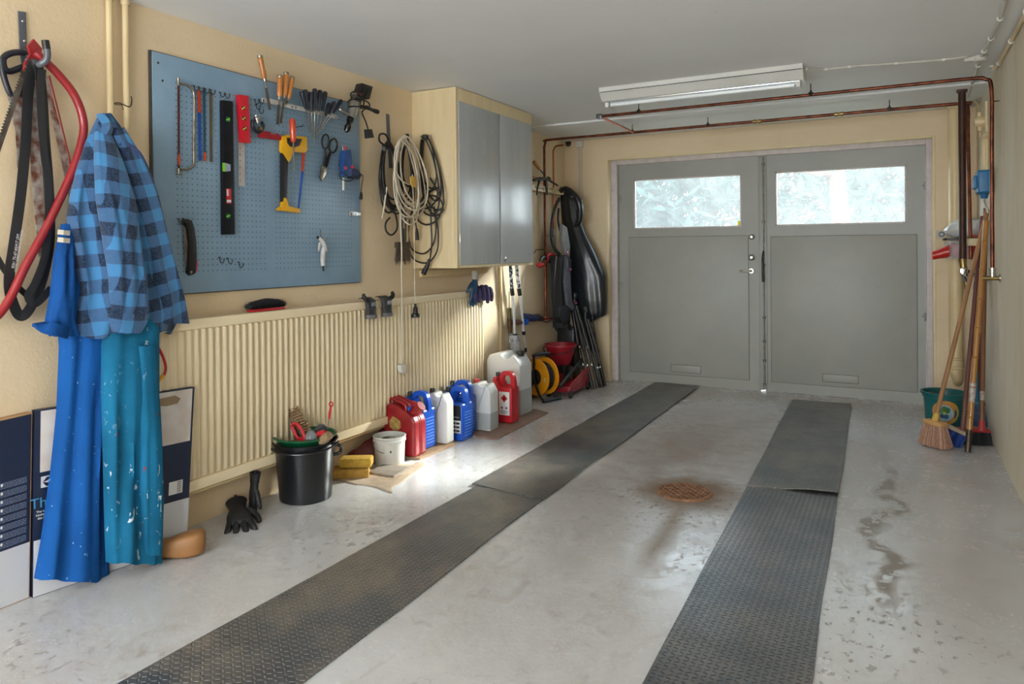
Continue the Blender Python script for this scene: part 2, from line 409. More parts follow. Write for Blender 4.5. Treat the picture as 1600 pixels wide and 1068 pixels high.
# cream plaster bead round the opening
w = MB(); e = .010
w.bx((ox0 - .006, YB - .005, 0), (ox0 + .012, YB + .076, oz + .004), .004); w.bx((ox1 - .012, YB - .005, 0), (ox1 + .006, YB + .076, oz + .004), .004); w.bx((ox0 + .0125, YB - .0045, oz - .010), (ox1 - .0125, YB + .0745, oz + .0055), .003)
struct(w.build('trim_3', M('bead_cream', 'E4D3AE', .5, col2='D8C49A')))
# --- the two door leaves
STEEL = M('brushed_steel', 'B8B4AC', .3, 1.0, col2='8D8982', nscale=40)
CHROME = M('chrome', 'D5D5D5', .12, 1.0, col2='BBBBBB', nscale=30)
DARKST = M('dark_steel', '4A4744', .4, .9, col2='2E2C2A', nscale=60)
BLACKP = M('black_plastic', '1B1B1C', .42, col2='111112', nscale=20)
SEAM = M('door_seam', '4E504D', .7, col2='3C3D3B', nscale=20)
def leaf(name, x0, x1, wx0, wx1, panel, hatch, hx):
    wz0, wz1 = 1.383, 1.833; zt = 1.972; y0, y1 = YD, YD + .05
    m = MB(); m.bx((x0, y0, .003), (wx0, y1, zt)); m.bx((wx1, y0, .003), (x1, y1, zt)); m.bx((wx0, y0, .003), (wx1, y1, wz0)); m.bx((wx0, y0, wz1), (wx1, y1, zt))
    d = struct(m.build(name, DOORP, smooth=False))
    p0, p1, pz0, pz1 = panel
    f = MB(); f.bx((p0, y0 - .006, pz0), (p1, y0 + .002, pz1), .002); f.build('panel', DOORP, d)
    f = MB(); e = .003
    for lo, hi in (((p0 - e, pz0 - e), (p1 + e, pz0)), ((p0 - e, pz1), (p1 + e, pz1 + e)), ((p0 - e, pz0), (p0, pz1)), ((p1, pz0), (p1 + e, pz1))): f.bx((lo[0], y0 - .0012, lo[1]), (hi[0], y0 + .001, hi[1]))
    f.build('panel_seam', SEAM, d, smooth=False)
    q = .012; f = MB()
    for a, b in (((wx0, wz0), (wx1, wz0 + q)), ((wx0, wz1 - q), (wx1, wz1)), ((wx0, wz0), (wx0 + q, wz1)), ((wx1 - q, wz0), (wx1, wz1))): f.bx((a[0], y0 + .012, a[1]), (b[0], y0 + .034, b[1]), .002)
    f.build('window_bead', WOODW, d)
    MB().bx((wx0, y0 + .034, wz0), (wx1, y0 + .038, wz1)).build('window_pane', GLASS, d, smooth=False)
    hz0, hz1, ha, hb = hatch
    f = MB(); f.bx((ha, y0 - .010, hz0), (hb, y0 - .004, hz1), .0015); h = f.build('vent_cover', DOORP, d); f = MB(); f.bx((ha - .003, y0 - .0075, hz0 - .003), (hb + .003, y0 - .0055, hz1 + .003)); f.build('vent_seam', SEAM, d, smooth=False)
    f = MB(); f.lathe([(0, -.003), (.007, -.003), (.009, 0)], (hx, y0 - .010, (hz0 + hz1) / 2), rotm('X', 90), 12); f.build('screw', M('rust', '6B4A35', .7, .4, col2='3F2C20', nscale=60), h)
    return d, y0
def bp(px, py): return Yp(px, py, YD)
p = [bp(985, 372), bp(1170, 370), bp(985, 585), bp(1170, 600)]
a = bp(1049, 569), bp(1095, 583)
d1, y0 = leaf('door_1', -2.262, -1.022, -2.122, -1.172, (bp(984, 480).x, bp(1170, 480).x, .085, bp(984, 371).z), (a[1].z, a[0].z, a[0].x, a[1].x), bp(1091, 577).x)
a = bp(1286, 584), bp(1341, 599)
d2, y0 = leaf('door_2', -0.985, 0.186, -.899, .059, (bp(1205, 480).x, bp(1433, 480).x, .085, bp(1433, 366).z), (a[1].z, a[0].z, a[0].x, a[1].x), bp(1292, 590).x)
# astragal between leaves, vertical bolt with its handle
MB().bx((-1.030, YD - .014, .012), (-.992, YD + .03, 1.97), .004).build('meeting_strip', DOORP, d1)
MB().bx((-.985, YD - .010, .012), (-.966, YD + .001, 1.965), .003).build('bolt_channel', DOORP, d2)
bx_ = bp(1194, 420).x
m = MB(); m.cyl((bx_, YD - .017, .02), (bx_, YD - .017, 1.96), .0065, n=10); bolt = m.build('bolt_rod', M('bolt_paint', '8C8B87', .4, .3, col2='6B675F', nscale=30), d2)
m = MB()
for pz in (1.90, 1.42, 1.06, .62, .42, .26, .06): m.box((bx_, YD - .014, pz), (.026, .016, .022), bev=.004)
m.build('guide', M('guide_worn', '79766F', .5, .5, col2='40382F', nscale=50), bolt)
a, b = bp(1194, 392), bp(1194, 440)
m = MB(); m.tube(spline([(bx_, YD - .02, a.z), (bx_ - .004, YD - .05, a.z - .05), (bx_ - .002, YD - .052, (a.z + b.z) / 2 - .03), (bx_, YD - .045, b.z)], 5), [.007] * 6 + [.009] * 5 + [.011] * 5, 10); m.build('bolt_handle', DARKST, d2)
# lock furniture on door_1
for (px, py, r) in ((1175, 370, .024), (1175, 402, .026)):
    q = bp(px, py); m = MB(); m.lathe([(0, .026), (r * .45, .026), (r * .55, .016), (r * .9, .012), (r, 0)], (q.x, YD - .005, q.z), rotm('X', 90), 24)
    m.build('lock_cylinder', STEEL, d1)
q = bp(1174, 423); m = MB(); m.lathe([(0, .01), (.022, .01), (.025, 0)], (q.x, YD - .005, q.z), rotm('X', 90), 24)
m.tube(spline([(q.x, YD - .01, q.z), (q.x, YD - .045, q.z), (q.x - .015, YD - .055, q.z), (q.x - .085, YD - .055, q.z + .002)], 5), [.008] * 15 + [.0075], 10)
m.build('door_handle', STEEL, d1)
for px, py in ((969, 311), (969, 445)):
    q = bp(px, py); m = MB(); m.cyl((q.x + .006, YD - .012, q.z - .03), (q.x + .006, YD - .012, q.z + .03), .008, n=10); m.cyl((q.x + .006, YD - .012, q.z + .002), (q.x + .03, YD - .012, q.z + .002), .004, n=8); m.build('hinge', DOORP, d1)
for px, py in ((1447, 290), (1447, 495)):
    q = bp(px, py); m = MB(); m.cyl((q.x - .006, YD - .012, q.z - .03), (q.x - .006, YD - .012, q.z + .03), .008, n=10); m.cyl((q.x - .006, YD - .012, q.z + .002), (q.x - .03, YD - .012, q.z + .002), .004, n=8); m.build('hinge', DOORP, d2)
q = bp(1154, 349)
MB().bx((q.x - .014, YD + .0335, q.z - .022), (q.x + .012, YD + .0345, q.z + .022)).build('yellow_sticker', M('sticker_yellow', 'F5D90A', .5, col2='EFD000'), d1)['label'] = 'small yellow sticker'

# ------------------------------------------------------------------ outdoors, seen through the door windows
GRASS = M('gravel_yard', '5E6452', .9, col2='48523F', nscale=2)
struct(MB().bx((-45, YD + .35, -.6), (45, 70, -.05)).build('ground_outside', GRASS, smooth=False))
BARK = M('pine_bark', '7A5448', .9, col2='5A3E36', nscale=9, bump=.4, stretch=(1, 1, .2))
NEED = M('foliage_green', '2C4A42', .8, col2='1F3A34', nscale=1.2)
NEED2 = M('foliage_light', '36564C', .8, col2='26443C', nscale=1.2)
def tree(x, y, h, r, tr, mat, label, z0=0.3, limbs=0, seed=1, n=2600, cat='tree'):
    rr = random.Random(seed)
    t = thing('pine_tree', (x, y, -.05), label, cat, None)
    pts = spline([(x + rr.uniform(-.1, .1) * (k > 0), y, -.05 + h * k / 5) for k in range(6)], 3)
    m = MB(); m.tube(pts, [tr * (1 - .75 * i / (len(pts) - 1)) for i in range(len(pts))], 10)
    br = []
    for k in range(limbs or 9):
        z = h * rr.uniform(z0, .95); an = rr.uniform(0, 2 * pi); ln = r * rr.uniform(.6, 1.0)
        a = Vector((x, y, z)); b = a + Vector((cos(an) * ln * .5, sin(an) * ln * .5, rr.uniform(0, .3))); c = a + Vector((cos(an) * ln, sin(an) * ln, rr.uniform(.1, .8)))
        m.tube(spline([a, b, c], 3), [tr * .35, tr * .3, tr * .28, tr * .22, tr * .18, tr * .12, tr * .06], 6); br += [b, c]
    m.build('trunk', BARK, t)
    f = MB()
    cl = [(q + Vector((rr.uniform(-.3, .3), rr.uniform(-.3, .3), rr.uniform(-.1, .4))), rr.uniform(.45, .9)) for q in br for _ in range(2)]
    for _ in range(8): cl.append((Vector((x + rr.gauss(0, r * .35), y + rr.gauss(0, r * .35), h * rr.uniform(z0 + .1, 1.0))), rr.uniform(.5, .9)))
    for i in range(n):
        c, cr = rr.choice(cl); d = Vector((rr.gauss(0, 1), rr.gauss(0, 1), rr.gauss(0, .6))).normalized() * cr * rr.random() ** .4
        p = c + d; s_ = rr.uniform(.05, .13); u = Vector((rr.gauss(0, 1), rr.gauss(0, 1), rr.gauss(0, 1))).normalized(); v = u.orthogonal().normalized()
        f._f([f.bm.verts.new(p + u * s_ * 1.5), f.bm.verts.new(p + v * s_ * .5), f.bm.verts.new(p - u * s_ * 1.5), f.bm.verts.new(p - v * s_ * .5)])
    f.build('foliage', mat, t, smooth=False, recalc=False)
def spot(px, y): return Yp(px, 403, y).x
tree(spot(1063, 13), 13, 3.5, 1.3, .07, NEED, 'slim green tree outside left garage window, left half of the pane', .12, seed=3)
tree(spot(1118, 17), 17, 4.2, 1.4, .13, NEED2, 'pale green tree with bare lower trunk outside left garage window, near its right side', .36, seed=4)
tree(spot(1010, 20), 20, 4.4, 1.9, .10, NEED, 'bushy tree outside left garage window, behind its left edge', .1, seed=5)
tree(spot(1312, 10.5), 10.5, 4.6, 1.1, .155, NEED2, 'pine with thick pinkish trunk and side branch outside right garage window', .36, 9, seed=6, n=800)
tree(spot(1245, 18), 18, 4.2, 1.9, .10, NEED, 'leafy green tree outside right garage window, left of the thick pine trunk', .1, seed=8)
tree(spot(1385, 15), 15, 3.6, 1.7, .10, NEED2, 'pale bushy tree outside right garage window, right of the thick pine trunk', .06, seed=9, n=3600)
# one low limb reaching right from the thick pine
# ================================================================== LEFT WALL, near end
def P2(x, y, off): return L(x / 2, y / 2, off)
def P5(x, y, off): return L(380 + x / 5.622, 70 + y / 5.622, off)
def P3(x, y, off): return L(x / 3.3375, y / 3.3375, off)
def px2(lst, sc=2.0, ox=0, oy=0): return [(ox + x / sc, oy + y / sc) for x, y in lst]
RED = M('red_paint', 'A01E26', .35, col2='7C161D', nscale=9, coat=.3)
REDP = M('red_plastic', 'C8262E', .38, col2='AE1D25', nscale=6)
RUBBER = M('black_rubber', '2A2B2F', .45, col2='1B1C1E', nscale=6, amount=.8)
GREYM = M('grey_metal', '6C7078', .4, .4, col2='53565C', nscale=12)
RUSTY = M('rusty_white_steel', 'BDB6AE', .55, .3, col2='7A4636', nscale=26, amount=.15, detail=8)
SAWST = M('old_saw_steel', '77726C', .45, .7, col2='4C4039', nscale=18)
CREAMP = M('cream_pipe_paint', 'DCC69B', .4, col2='CFB88B', nscale=5)
COPPER = M('old_copper', '8A4F38', .38, .85, col2='4E2C22', nscale=14, stretch=(1, 1, 1), amount=.3)
COPPERB = M('bright_copper', 'B9694B', .32, .9, col2='9A543B', nscale=14, amount=.3)
BRASS = M('brass', 'A98F58', .35, .9, col2='7C6A48', nscale=20)
WHITEP = M('white_plastic', 'E2E0D9', .42, col2='D2CFC6', nscale=6)
GREYCON = M('conduit_white', 'C9C5BC', .5, col2='B7B2A8', nscale=9)
WOODL = M('varnished_wood', 'C8843F', .35, col2='A9642B', nscale=6, stretch=(1, 1, .25), coat=.3)
NAVYP = M('navy_black_plastic', '20242E', .4, col2='14161E', nscale=20)
YELLOWP = M('yellow_plastic', 'E9B016', .4, col2='D89C10', nscale=9)
ORANGEP = M('orange_plastic', 'CF4A1E', .35, col2='B53C18', nscale=9)
BLUEP = M('blue_plastic', '1557B8', .36, col2='0F479E', nscale=5)

# vertical cream pipes
for nm, px, lab in (('wall_pipe', 172, 'cream painted vertical pipe directly above the checked shirt hook'), ('wall_pipe', 197, 'cream painted vertical pipe right of the shirt hook, nearer the pegboard')):
    a = L(px, 120, .03)
    t = thing(nm, (a.x, a.y, .25), lab, 'pipe')
    m = MB(); m.cyl((a.x, a.y, .25), (a.x, a.y, H - .002), .0125, n=16); m.build('pipe_run', CREAMP, t)
    m = MB(); m.lathe([(.0145, 0), (.017, .004), (.017, .016), (.0145, .02)], (a.x, a.y, H - .03)); m.build('collar', CREAMP, t)
# wire hook holding the shirt
q = L(171, 168, .0)
m = MB(); m.tube(spline([(XL, q.y, q.z + .012), (XL + .06, q.y, q.z + .012), (XL + .125, q.y, q.z - .01), (XL + .14, q.y, q.z + .012), (XL + .13, q.y + .004, q.z + .03)], 5), .0022, 6)
m.tube([(XL + .055, q.y - .014, q.z + .004), (XL + .055, q.y + .016, q.z + .008), (XL + .06, q.y + .018, q.z - .012)], .0018, 5)
tag(m.build('wire_hook', DARKST), 'small dark wire hook twisted round pipe, holding up the checked shirt', 'hook')

# ---- steel J hook with backing strap, far left
t = thing('wall_hook', L(36, 70, 0), 'grey steel strap with padded J hook carrying red bow saw and belts', 'hook')
m = MB(); m.slab([(28, 17), (40, 19), (42, 78), (31, 78)], .004, .005, .001); m.slab([(31, 78), (42, 78), (46, 135), (37, 137)], .004, .005, .001); m.build('back_strap', GREYM, t)
for p in ((36, 33), (39, 64)): q = L(p[0], p[1], .009); m = MB(); m.lathe([(0, .004), (.004, .003), (.006, 0)], q, rotm('Y', 90), 10); m.build('rivet', STEEL, t)
m = MB(); m.tube(spline([L(42, 108, .01), L(52, 104, .06), L(63, 100, .115), L(72, 94, .135), L(74, 84, .14), L(73, 76, .14)], 6), .0115, 14); m.build('hook_arm', GREYM, t)
m = MB(); m.cyl(L(73, 77, .14), L(70.5, 63, .14), .0125, n=14); m.build('end_cap', BLACKP, t)

# ---- red bow saw
t = thing('bow_saw', L(60, 100, .06), 'large bow saw with curved red tubular frame hanging on J hook at left', 'saw')
pts = [L(56, 82, .075), L(66, 92, .08), L(90, 115, .085), L(117, 150, .085), L(130, 188, .085), L(128, 220, .085), L(112, 270, .085), L(75, 350, .08), L(40, 415, .075), L(16, 465, .07), L(-6, 495, .07), L(-30, 505, .07)]
m = MB(); m.tube(spline(pts, 6), .0145, 16); m.build('frame', RED, t)
m = MB(); m.slab(px2([(84, 144), (104, 122), (129, 152), (128, 185), (112, 196), (104, 212), (92, 218), (82, 225), (72, 220), (76, 196), (92, 168)]), .062, .012, .002); m.build('blade_lever', RED, t)
for p in ((42, 93), (41, 104)): m = MB(); q = L(p[0], p[1], .076); m.lathe([(0, .003), (.004, .002), (.005, 0)], q, rotm('Y', 90), 10); m.build('rivet', STEEL, t)
a, b = (41, 108), (-14, 268)
poly = [];  N = 34
for i in range(N + 1):
    f = i / N; x = a[0] + (b[0] - a[0]) * f; y = a[1] + (b[1] - a[1]) * f
    poly.append((x - 4.2, y - 1)); 
    if i < N: poly.append((x - 7.4 + (b[0] - a[0]) * .5 / N, y - 2.2 + (b[1] - a[1]) * .5 / N))
poly += [(b[0] + 3.2, b[1] + 1), (a[0] + 3.2, a[1] + 1)]
m = MB(); m.slab(poly, .066, .002); m.build('toothed_blade', SAWST, t, smooth=False)

# ---- hand saw with black handle
t = thing('hand_saw', L(20, 120, .02), 'hand saw with black moulded grip and rust-speckled blade, behind the bow saw', 'saw')
m = MB()
m.tube(spline([P3(20, 300, .03), P3(70, 275, .03), P3(135, 280, .03), P3(150, 330, .03), P3(110, 352, .03), P3(50, 372, .03), P3(20, 350, .03)], 5, True), .011, 10, True)
m.tube(spline([P3(8, 300, .03), P3(14, 370, .03), P3(36, 450, .03), P3(62, 495, .03), P3(104, 480, .03), P3(120, 420, .03), P3(150, 350, .03)], 5), .010, 10); m.build('grip', NAVYP, t)
m = MB(); m.slab([(11, 148), (36, 144), (33, 200), (31, 228), (24, 205)], .018, .0022); m.slab([(24, 205), (31, 228), (29, 262), (27, 262)], .018, .0022); m.build('blade', RUSTY, t, smooth=False)

t = thing('old_saw', L(56, 130, .035), 'broad rust-speckled grey saw blade hanging between the black belts', 'saw')
m = MB(); m.slab([(49, 126), (57, 117), (64, 132), (61, 190), (67, 300), (73, 392), (60, 402), (50, 290), (45, 215), (48, 180)], .034, .002); m.build('blade_plate', RUSTY, t, smooth=False)
m = MB(); q = L(52, 123, .036); m.lathe([(0, .008), (.006, .006), (.007, 0)], q, rotm('Y', 90), 10); m.build('bolt', BRASS, t)
t = thing('long_saw', L(80, 150, .03), 'narrow rusty saw blade with thin red spine beside the curved red frame', 'saw')
m = MB(); m.slab([(65, 110), (76, 122), (84, 160), (108, 250), (113, 310), (108, 312), (98, 262), (76, 165)], .028, .002); m.build('blade_strip', RUSTY, t, smooth=False)
m = MB(); m.tube([L(77, 118, .032), L(92, 178, .032), L(108, 245, .032), L(115, 300, .032)], .003, 8); m.build('red_spine', RED, t)

# ---- black belts
def loop_belt(pix, off, wd, label, closed=True, text=False):
    t = thing('rubber_belt', L(pix[0][0], pix[0][1], off), label, 'belt')
    pts = spline([L(x, y, off + d) for x, y, d in pix], 6, closed)
    m = MB(); m.tube(pts, 1.0, closed=closed, flat=(.0035, wd), side=(1, 0, 0)); m.build('strap', RUBBER, t)
    return t
t = loop_belt([(50, 104, .07), (44, 150, .03), (40, 220, .02), (33, 300, .018), (22, 380, .016), (14, 440, .02), (22, 478, .022), (34, 494, .022), (50, 476, .03), (68, 430, .035), (78, 370, .04), (76, 290, .04), (70, 215, .04), (66, 150, .05), (60, 106, .08)], .025, .034,
              'wide black rubber belt with white lettering, hanging in a long loop at left')
mt = onleft(L(26, 392, .05).y, L(26, 392, .05).z, .052, radians(80))
WTXT = M('white_print', 'D9D9D9', .6, col2='C9C9C9')
text_mesh('8361 75-67-60/417 (3M', .0125, onleft(L(24, 392, .047).y, L(24, 392, .047).z, .049, radians(81)), 'lettering', WTXT, t)
text_mesh('DRITOL DEBBY MADE IN TAIWAN', .0095, onleft(L(29, 392, .047).y, L(29, 392, .047).z, .049, radians(81)), 'lettering', WTXT, t)
loop_belt([(66, 108, .09), (63, 150, .07), (68, 230, .06), (76, 300, .06), (72, 390, .055), (56, 440, .05), (44, 462, .05), (56, 474, .05), (80, 450, .05)], .02, .026, 'second black belt with leather-like sheen, right strand beside the red saw frame', False)
loop_belt([(-12, 388, .02), (6, 420, .02), (28, 448, .02), (46, 464, .02), (58, 470, .02)], .02, .02, 'short dark strap end crossing under the lettered belt at lower left', False)

# ================================================================== hanging clothes
def plaid(name, ang, px, pz):
    g = NG(name)
    wob = g.math('MULTIPLY', g.math('SUBTRACT', g.noise(6, 3), .5), .03)
    y2 = g.math('ADD', g.math('ADD', g.math('MULTIPLY', g.Y, cos(ang)), g.math('MULTIPLY', g.Z, sin(ang))), wob)
    z2 = g.math('ADD', g.math('SUBTRACT', g.math('MULTIPLY', g.Z, cos(ang)), g.math('MULTIPLY', g.Y, sin(ang))), wob)
    def band(v, s_, o):   # 0..2 : light, mid, dark
        f = g.math('FRACT', g.math('ADD', g.math('DIVIDE', v, s_), o))
        return g.ramp(f, (0.0, .0), (.48, .0), (.50, 1.0), (.98, 1.0))
    a = band(y2, px, .1); b = band(z2, pz, .3); t_ = g.math('MULTIPLY', g.math('ADD', a, b), .5)
    c = g.ramp(t_, (0.0, hexc('3B78A8')), (.24, hexc('3B78A8')), (.26, hexc('38597F')), (.74, hexc('35567C')), (.76, hexc('141F3A')), (1.0, hexc('121C34')))
    c = g.mix(g.math('MULTIPLY', g.ramp(g.noise(160, 2), (.3, 0), (.7, 1)), .25), c, hexc('55789C'))
    g.set(Base_Color=c, Roughness=.9, Specular_IOR_Level=.2); g.b.inputs['Sheen Weight'].default_value = .25
    g.bump(g.math('ADD', g.noise(300, 2), g.math('MULTIPLY', g.noise(25, 4), 2.0)), .25, .003)
    return g.m
PL1, PL2, PL3 = plaid('plaid_flannel', radians(6), .088, .098), plaid('plaid_flannel_sleeve', radians(-8), .088, .098), plaid('plaid_flannel_side', radians(16), .088, .098)
LINING = M('shirt_lining', '3C4A78', .9, col2='2F3A60', nscale=40, bump=.3)
DENB = M('royal_blue_cotton', '144E94', .85, col2='10407A', nscale=5, bump=.35, bscale=40, spec=.2)
g = NG('paint_splashed_teal')
c = g.mix(g.ramp(g.noise(4, 6), (.35, 0), (.65, 1)), hexc('176A90'), hexc('105676'))
up = g.ramp(g.Z, (.45, .0), (.9, 1.0))
spl = g.math('MULTIPLY', g.ramp(g.noise(30, 4, (1, 1, .55), .55, loc=(1, 2, 3), dist=1.5), (.635, 0), (.65, 1)), 1.0)
spl = g.math('MULTIPLY', spl, g.ramp(g.noise(3.0, 2, loc=(5, 5, 5)), (.38, .0), (.60, 1.0)))
c = g.mix(spl, c, hexc('D3E2EA'))
c = g.mix(g.ramp(g.noise(22, 3, loc=(8, 1, 4)), (.715, 0), (.73, 1)), c, hexc('8E3448'))
g.set(Base_Color=c, Roughness=.85, Specular_IOR_Level=.2); g.bump(g.math('ADD', g.noise(35, 4), g.noise(300, 2)), .3, .004)
TEAL = g.m
g = NG('stained_blue_cotton')
c = g.mix(g.ramp(g.noise(3, 6), (.35, 0), (.65, 1)), hexc('14559C'), hexc('104684'))
st = g.math('MULTIPLY', g.ramp(g.noise(12, 6, rough=.7), (.5, 0), (.62, 1)), g.math('MULTIPLY', g.ramp(g.math('ABSOLUTE', g.math('SUBTRACT', g.Z, .83)), (.04, 1), (.12, 0)), .55))
c = g.mix(st, c, hexc('4A4A54'))
c = g.mix(g.ramp(g.noise(60, 2, loc=(3, 3, 3)), (.72, 0), (.74, 1)), c, hexc('7FA6CC'))
g.set(Base_Color=c, Roughness=.85, Specular_IOR_Level=.2); g.bump(g.math('ADD', g.noise(30, 4), g.noise(300, 2)), .3, .004)
DENS = g.m

def hang(name, mat, parent, rows, seed, plane=None, fold=.02, freq=5.0, back=.015, nu=56, nv=60, sharp=1.0, hem=0.0):
    """rows: (py, pxL, pxR, depth, off) - a hanging fabric body: closed section, folds run down its length"""
    rows = sorted(rows); out = []
    def lerp(k, y):
        for A, Bq in zip(rows, rows[1:]):
            if A[0] <= y <= Bq[0]:
                f = (y - A[0]) / (Bq[0] - A[0]); return A[k] + (Bq[k] - A[k]) * f
        return rows[-1][k] if y > rows[-1][0] else rows[0][k]
    y0, y1 = rows[0][0], rows[-1][0]
    for j in range(nv + 1):
        v = j / nv; py = y0 + (y1 - y0) * v
        pl, pr, dp, of = lerp(1, py), lerp(2, py), lerp(3, py), lerp(4, py)
        PL_ = plane or L; a, b = PL_(pl, py, of), PL_(pr, py, of); ring = []
        for i in range(nu):
            th = 2 * pi * i / nu; cu, su = cos(th), sin(th)
            u = .5 - .5 * (abs(cu) ** .8) * (1 if cu > 0 else -1)
            p = a.lerp(b, u)
            front = max(0, su) ** .35
            f = noise.noise(Vector((u * freq, v * 1.3 + seed * 3.1, seed * 7.7)))
            f = (1 - abs(f) * 2.2 * sharp) * 0.7 + .6 * noise.noise(Vector((u * freq * 2.3, v * 2.2, seed + 4.4)))
            x = of + dp * (max(0, su) ** .6) * .5 - (back * (abs(su)) if su < 0 else 0)
            x += front * fold * f * min(1.0, .25 + v * 1.8) if su > 0 else 0
            
            if plane is None: p.x = XL + max(.012, x)
            else: p.y = YB - max(.012, x)
            p.z += hem * noise.noise(Vector((u * 3, seed, 2))) * v
            p.z += .006 * noise.noise(Vector((u * 5, v * 6, seed)))
            ring.append(p)
        out.append(ring)
    m = MB(); m.grid(out, closed=True); return m.build(name, mat, parent, ang=80)

# flannel shirt
t = thing('flannel_shirt', L(172, 178, .12), 'blue and navy checked flannel shirt hanging from wire hook over work clothes', 'shirt')
hang('shirt_body', PL1, t, [(177, 155, 172, .02, .12), (195, 146, 183, .05, .11), (225, 132, 200, .08, .10), (260, 120, 216, .10, .10), (300, 110, 230, .12, .10), (340, 103, 243, .13, .10), (400, 112, 258, .14, .10), (450, 121, 270, .14, .10), (490, 115, 278, .14, .10), (522, 110, 262, .12, .10)], 1, None, .036, 5.5, hem=.05)
hang('shirt_front', PL3, t, [(200, 172, 192, .03, .17), (240, 186, 216, .05, .175), (300, 196, 242, .06, .18), (360, 208, 256, .07, .18), (420, 228, 272, .07, .17), (470, 240, 286, .07, .15), (505, 236, 294, .05, .14)], 5, None, .02, 3.0, nu=36)
hang('sleeve', PL2, t, [(205, 150, 170, .03, .16), (250, 148, 188, .06, .19), (310, 150, 205, .08, .20), (370, 160, 214, .09, .20), (430, 170, 222, .09, .20), (480, 173, 226, .08, .19), (492, 171, 226, .07, .19)], 9, None, .018, 3.4, nu=40, back=.03)
hang('cuff', PL2, t, [(489, 168, 228, .085, .19), (504, 170, 226, .08, .19), (520, 177, 216, .075, .19)], 9, None, .006, 3.4, nu=32, nv=8, back=.035)
m = MB(); m.tube(spline([L(188, 222, .19), L(216, 240, .20), L(238, 290, .20), L(250, 345, .19), L(262, 400, .18), L(276, 450, .17), L(291, 500, .15)], 6), 1.0, flat=(.006, .022), side=(1, 0, 0)); m.build('button_placket', LINING, t)
m = MB(); rows = []
for k in range(13):
    f = k / 12; an = pi * (0.1 + .9 * f)
    c = L(163 + 14 * sin(an * 1.0) * 1.0 - 8, 180 + 40 * f, .15 + .04 * sin(pi * f))
    rows.append([c + Vector((-.01, -.018, .0)), c + Vector((.012, 0, .004)), c + Vector((-.004, .02, -.004))])
m.sheet(rows, .004); m.build('collar', PL3, t)

# blue coverall behind shirt
t = thing('blue_coverall', L(150, 400, .08), 'royal blue coverall with cream reflective stripes hanging behind the checked shirt', 'coverall')
hang('coverall_body', DENS, t, [(330, 112, 150, .03, .06), (360, 98, 160, .05, .06), (420, 88, 170, .07, .07), (480, 86, 176, .09, .07), (540, 92, 178, .10, .08), (640, 88, 160, .11, .09), (740, 78, 158, .12, .09), (840, 64, 162, .13, .09), (903, 53, 164, .13, .09)], 12, None, .032, 3.6, hem=-.03)
hang('coverall_leg', DENB, t, [(520, 128, 168, .04, .10), (600, 132, 166, .05, .12), (700, 134, 162, .05, .12), (800, 132, 166, .06, .11), (888, 128, 166, .06, .10)], 14, None, .014, 2.2, nu=30)
hang('sleeve', DENB, t, [(350, 96, 118, .03, .10), (400, 84, 112, .05, .11), (460, 78, 112, .06, .12), (500, 70, 112, .06, .12), (524, 76, 122, .05, .12)], 17, None, .016, 2.6, nu=30)
m = MB(); m.tube(spline([L(60, 506, .13), L(74, 512, .175), L(92, 516, .18), L(106, 520, .15)], 5), 1.0, flat=(.012, .042), side=(1, 0, 0)); m.build('cuff', DENB, t)
REFL = M('reflective_tape', 'C9C2B0', .5, col2='B0A894', nscale=30)
for y in (363, 375):
    m = MB(); m.tube([L(90, y - 1, .150), L(99, y, .160), (L(109, y + 1, .156))], 1.0, flat=(.002, .017), side=(1, 0, 0)); m.build('reflective_stripe', REFL, t)

# teal work trousers
t = thing('work_trousers', L(205, 520, .1), 'teal work trousers spattered with white and red paint, below the shirt', 'trousers')
hang('trouser_body', TEAL, t, [(495, 166, 246, .06, .14), (540, 158, 244, .09, .16), (620, 158, 244, .10, .18), (700, 160, 248, .10, .19), (780, 162, 250, .10, .19), (850, 164, 246, .10, .19), (877, 165, 244, .10, .19)], 21, None, .034, 3.4, hem=.04)
hang('trouser_leg', TEAL, t, [(540, 214, 240, .05, .21), (640, 216, 247, .06, .235), (740, 218, 251, .06, .24), (820, 220, 250, .06, .24), (865, 222, 246, .06, .235)], 23, None, .012, 2.2, nu=30)

# red hose end beside trousers
t = thing('red_hose', L(250, 560, .12), 'short red hose loop with yellow end beside the teal trousers', 'hose')
m = MB(); m.tube(spline([L(236, 500, .13), L(240, 528, .12), L(246, 540, .12), L(255, 558, .12), L(259, 575, .12), L(255, 588, .12), L(249, 593, .12)], 6), .0055, 10); m.build('tube', REDP, t)
m = MB(); m.cyl(L(255, 586, .12), L(247, 597, .12), .0075, .006, 12); m.build('yellow_end', YELLOWP, t)

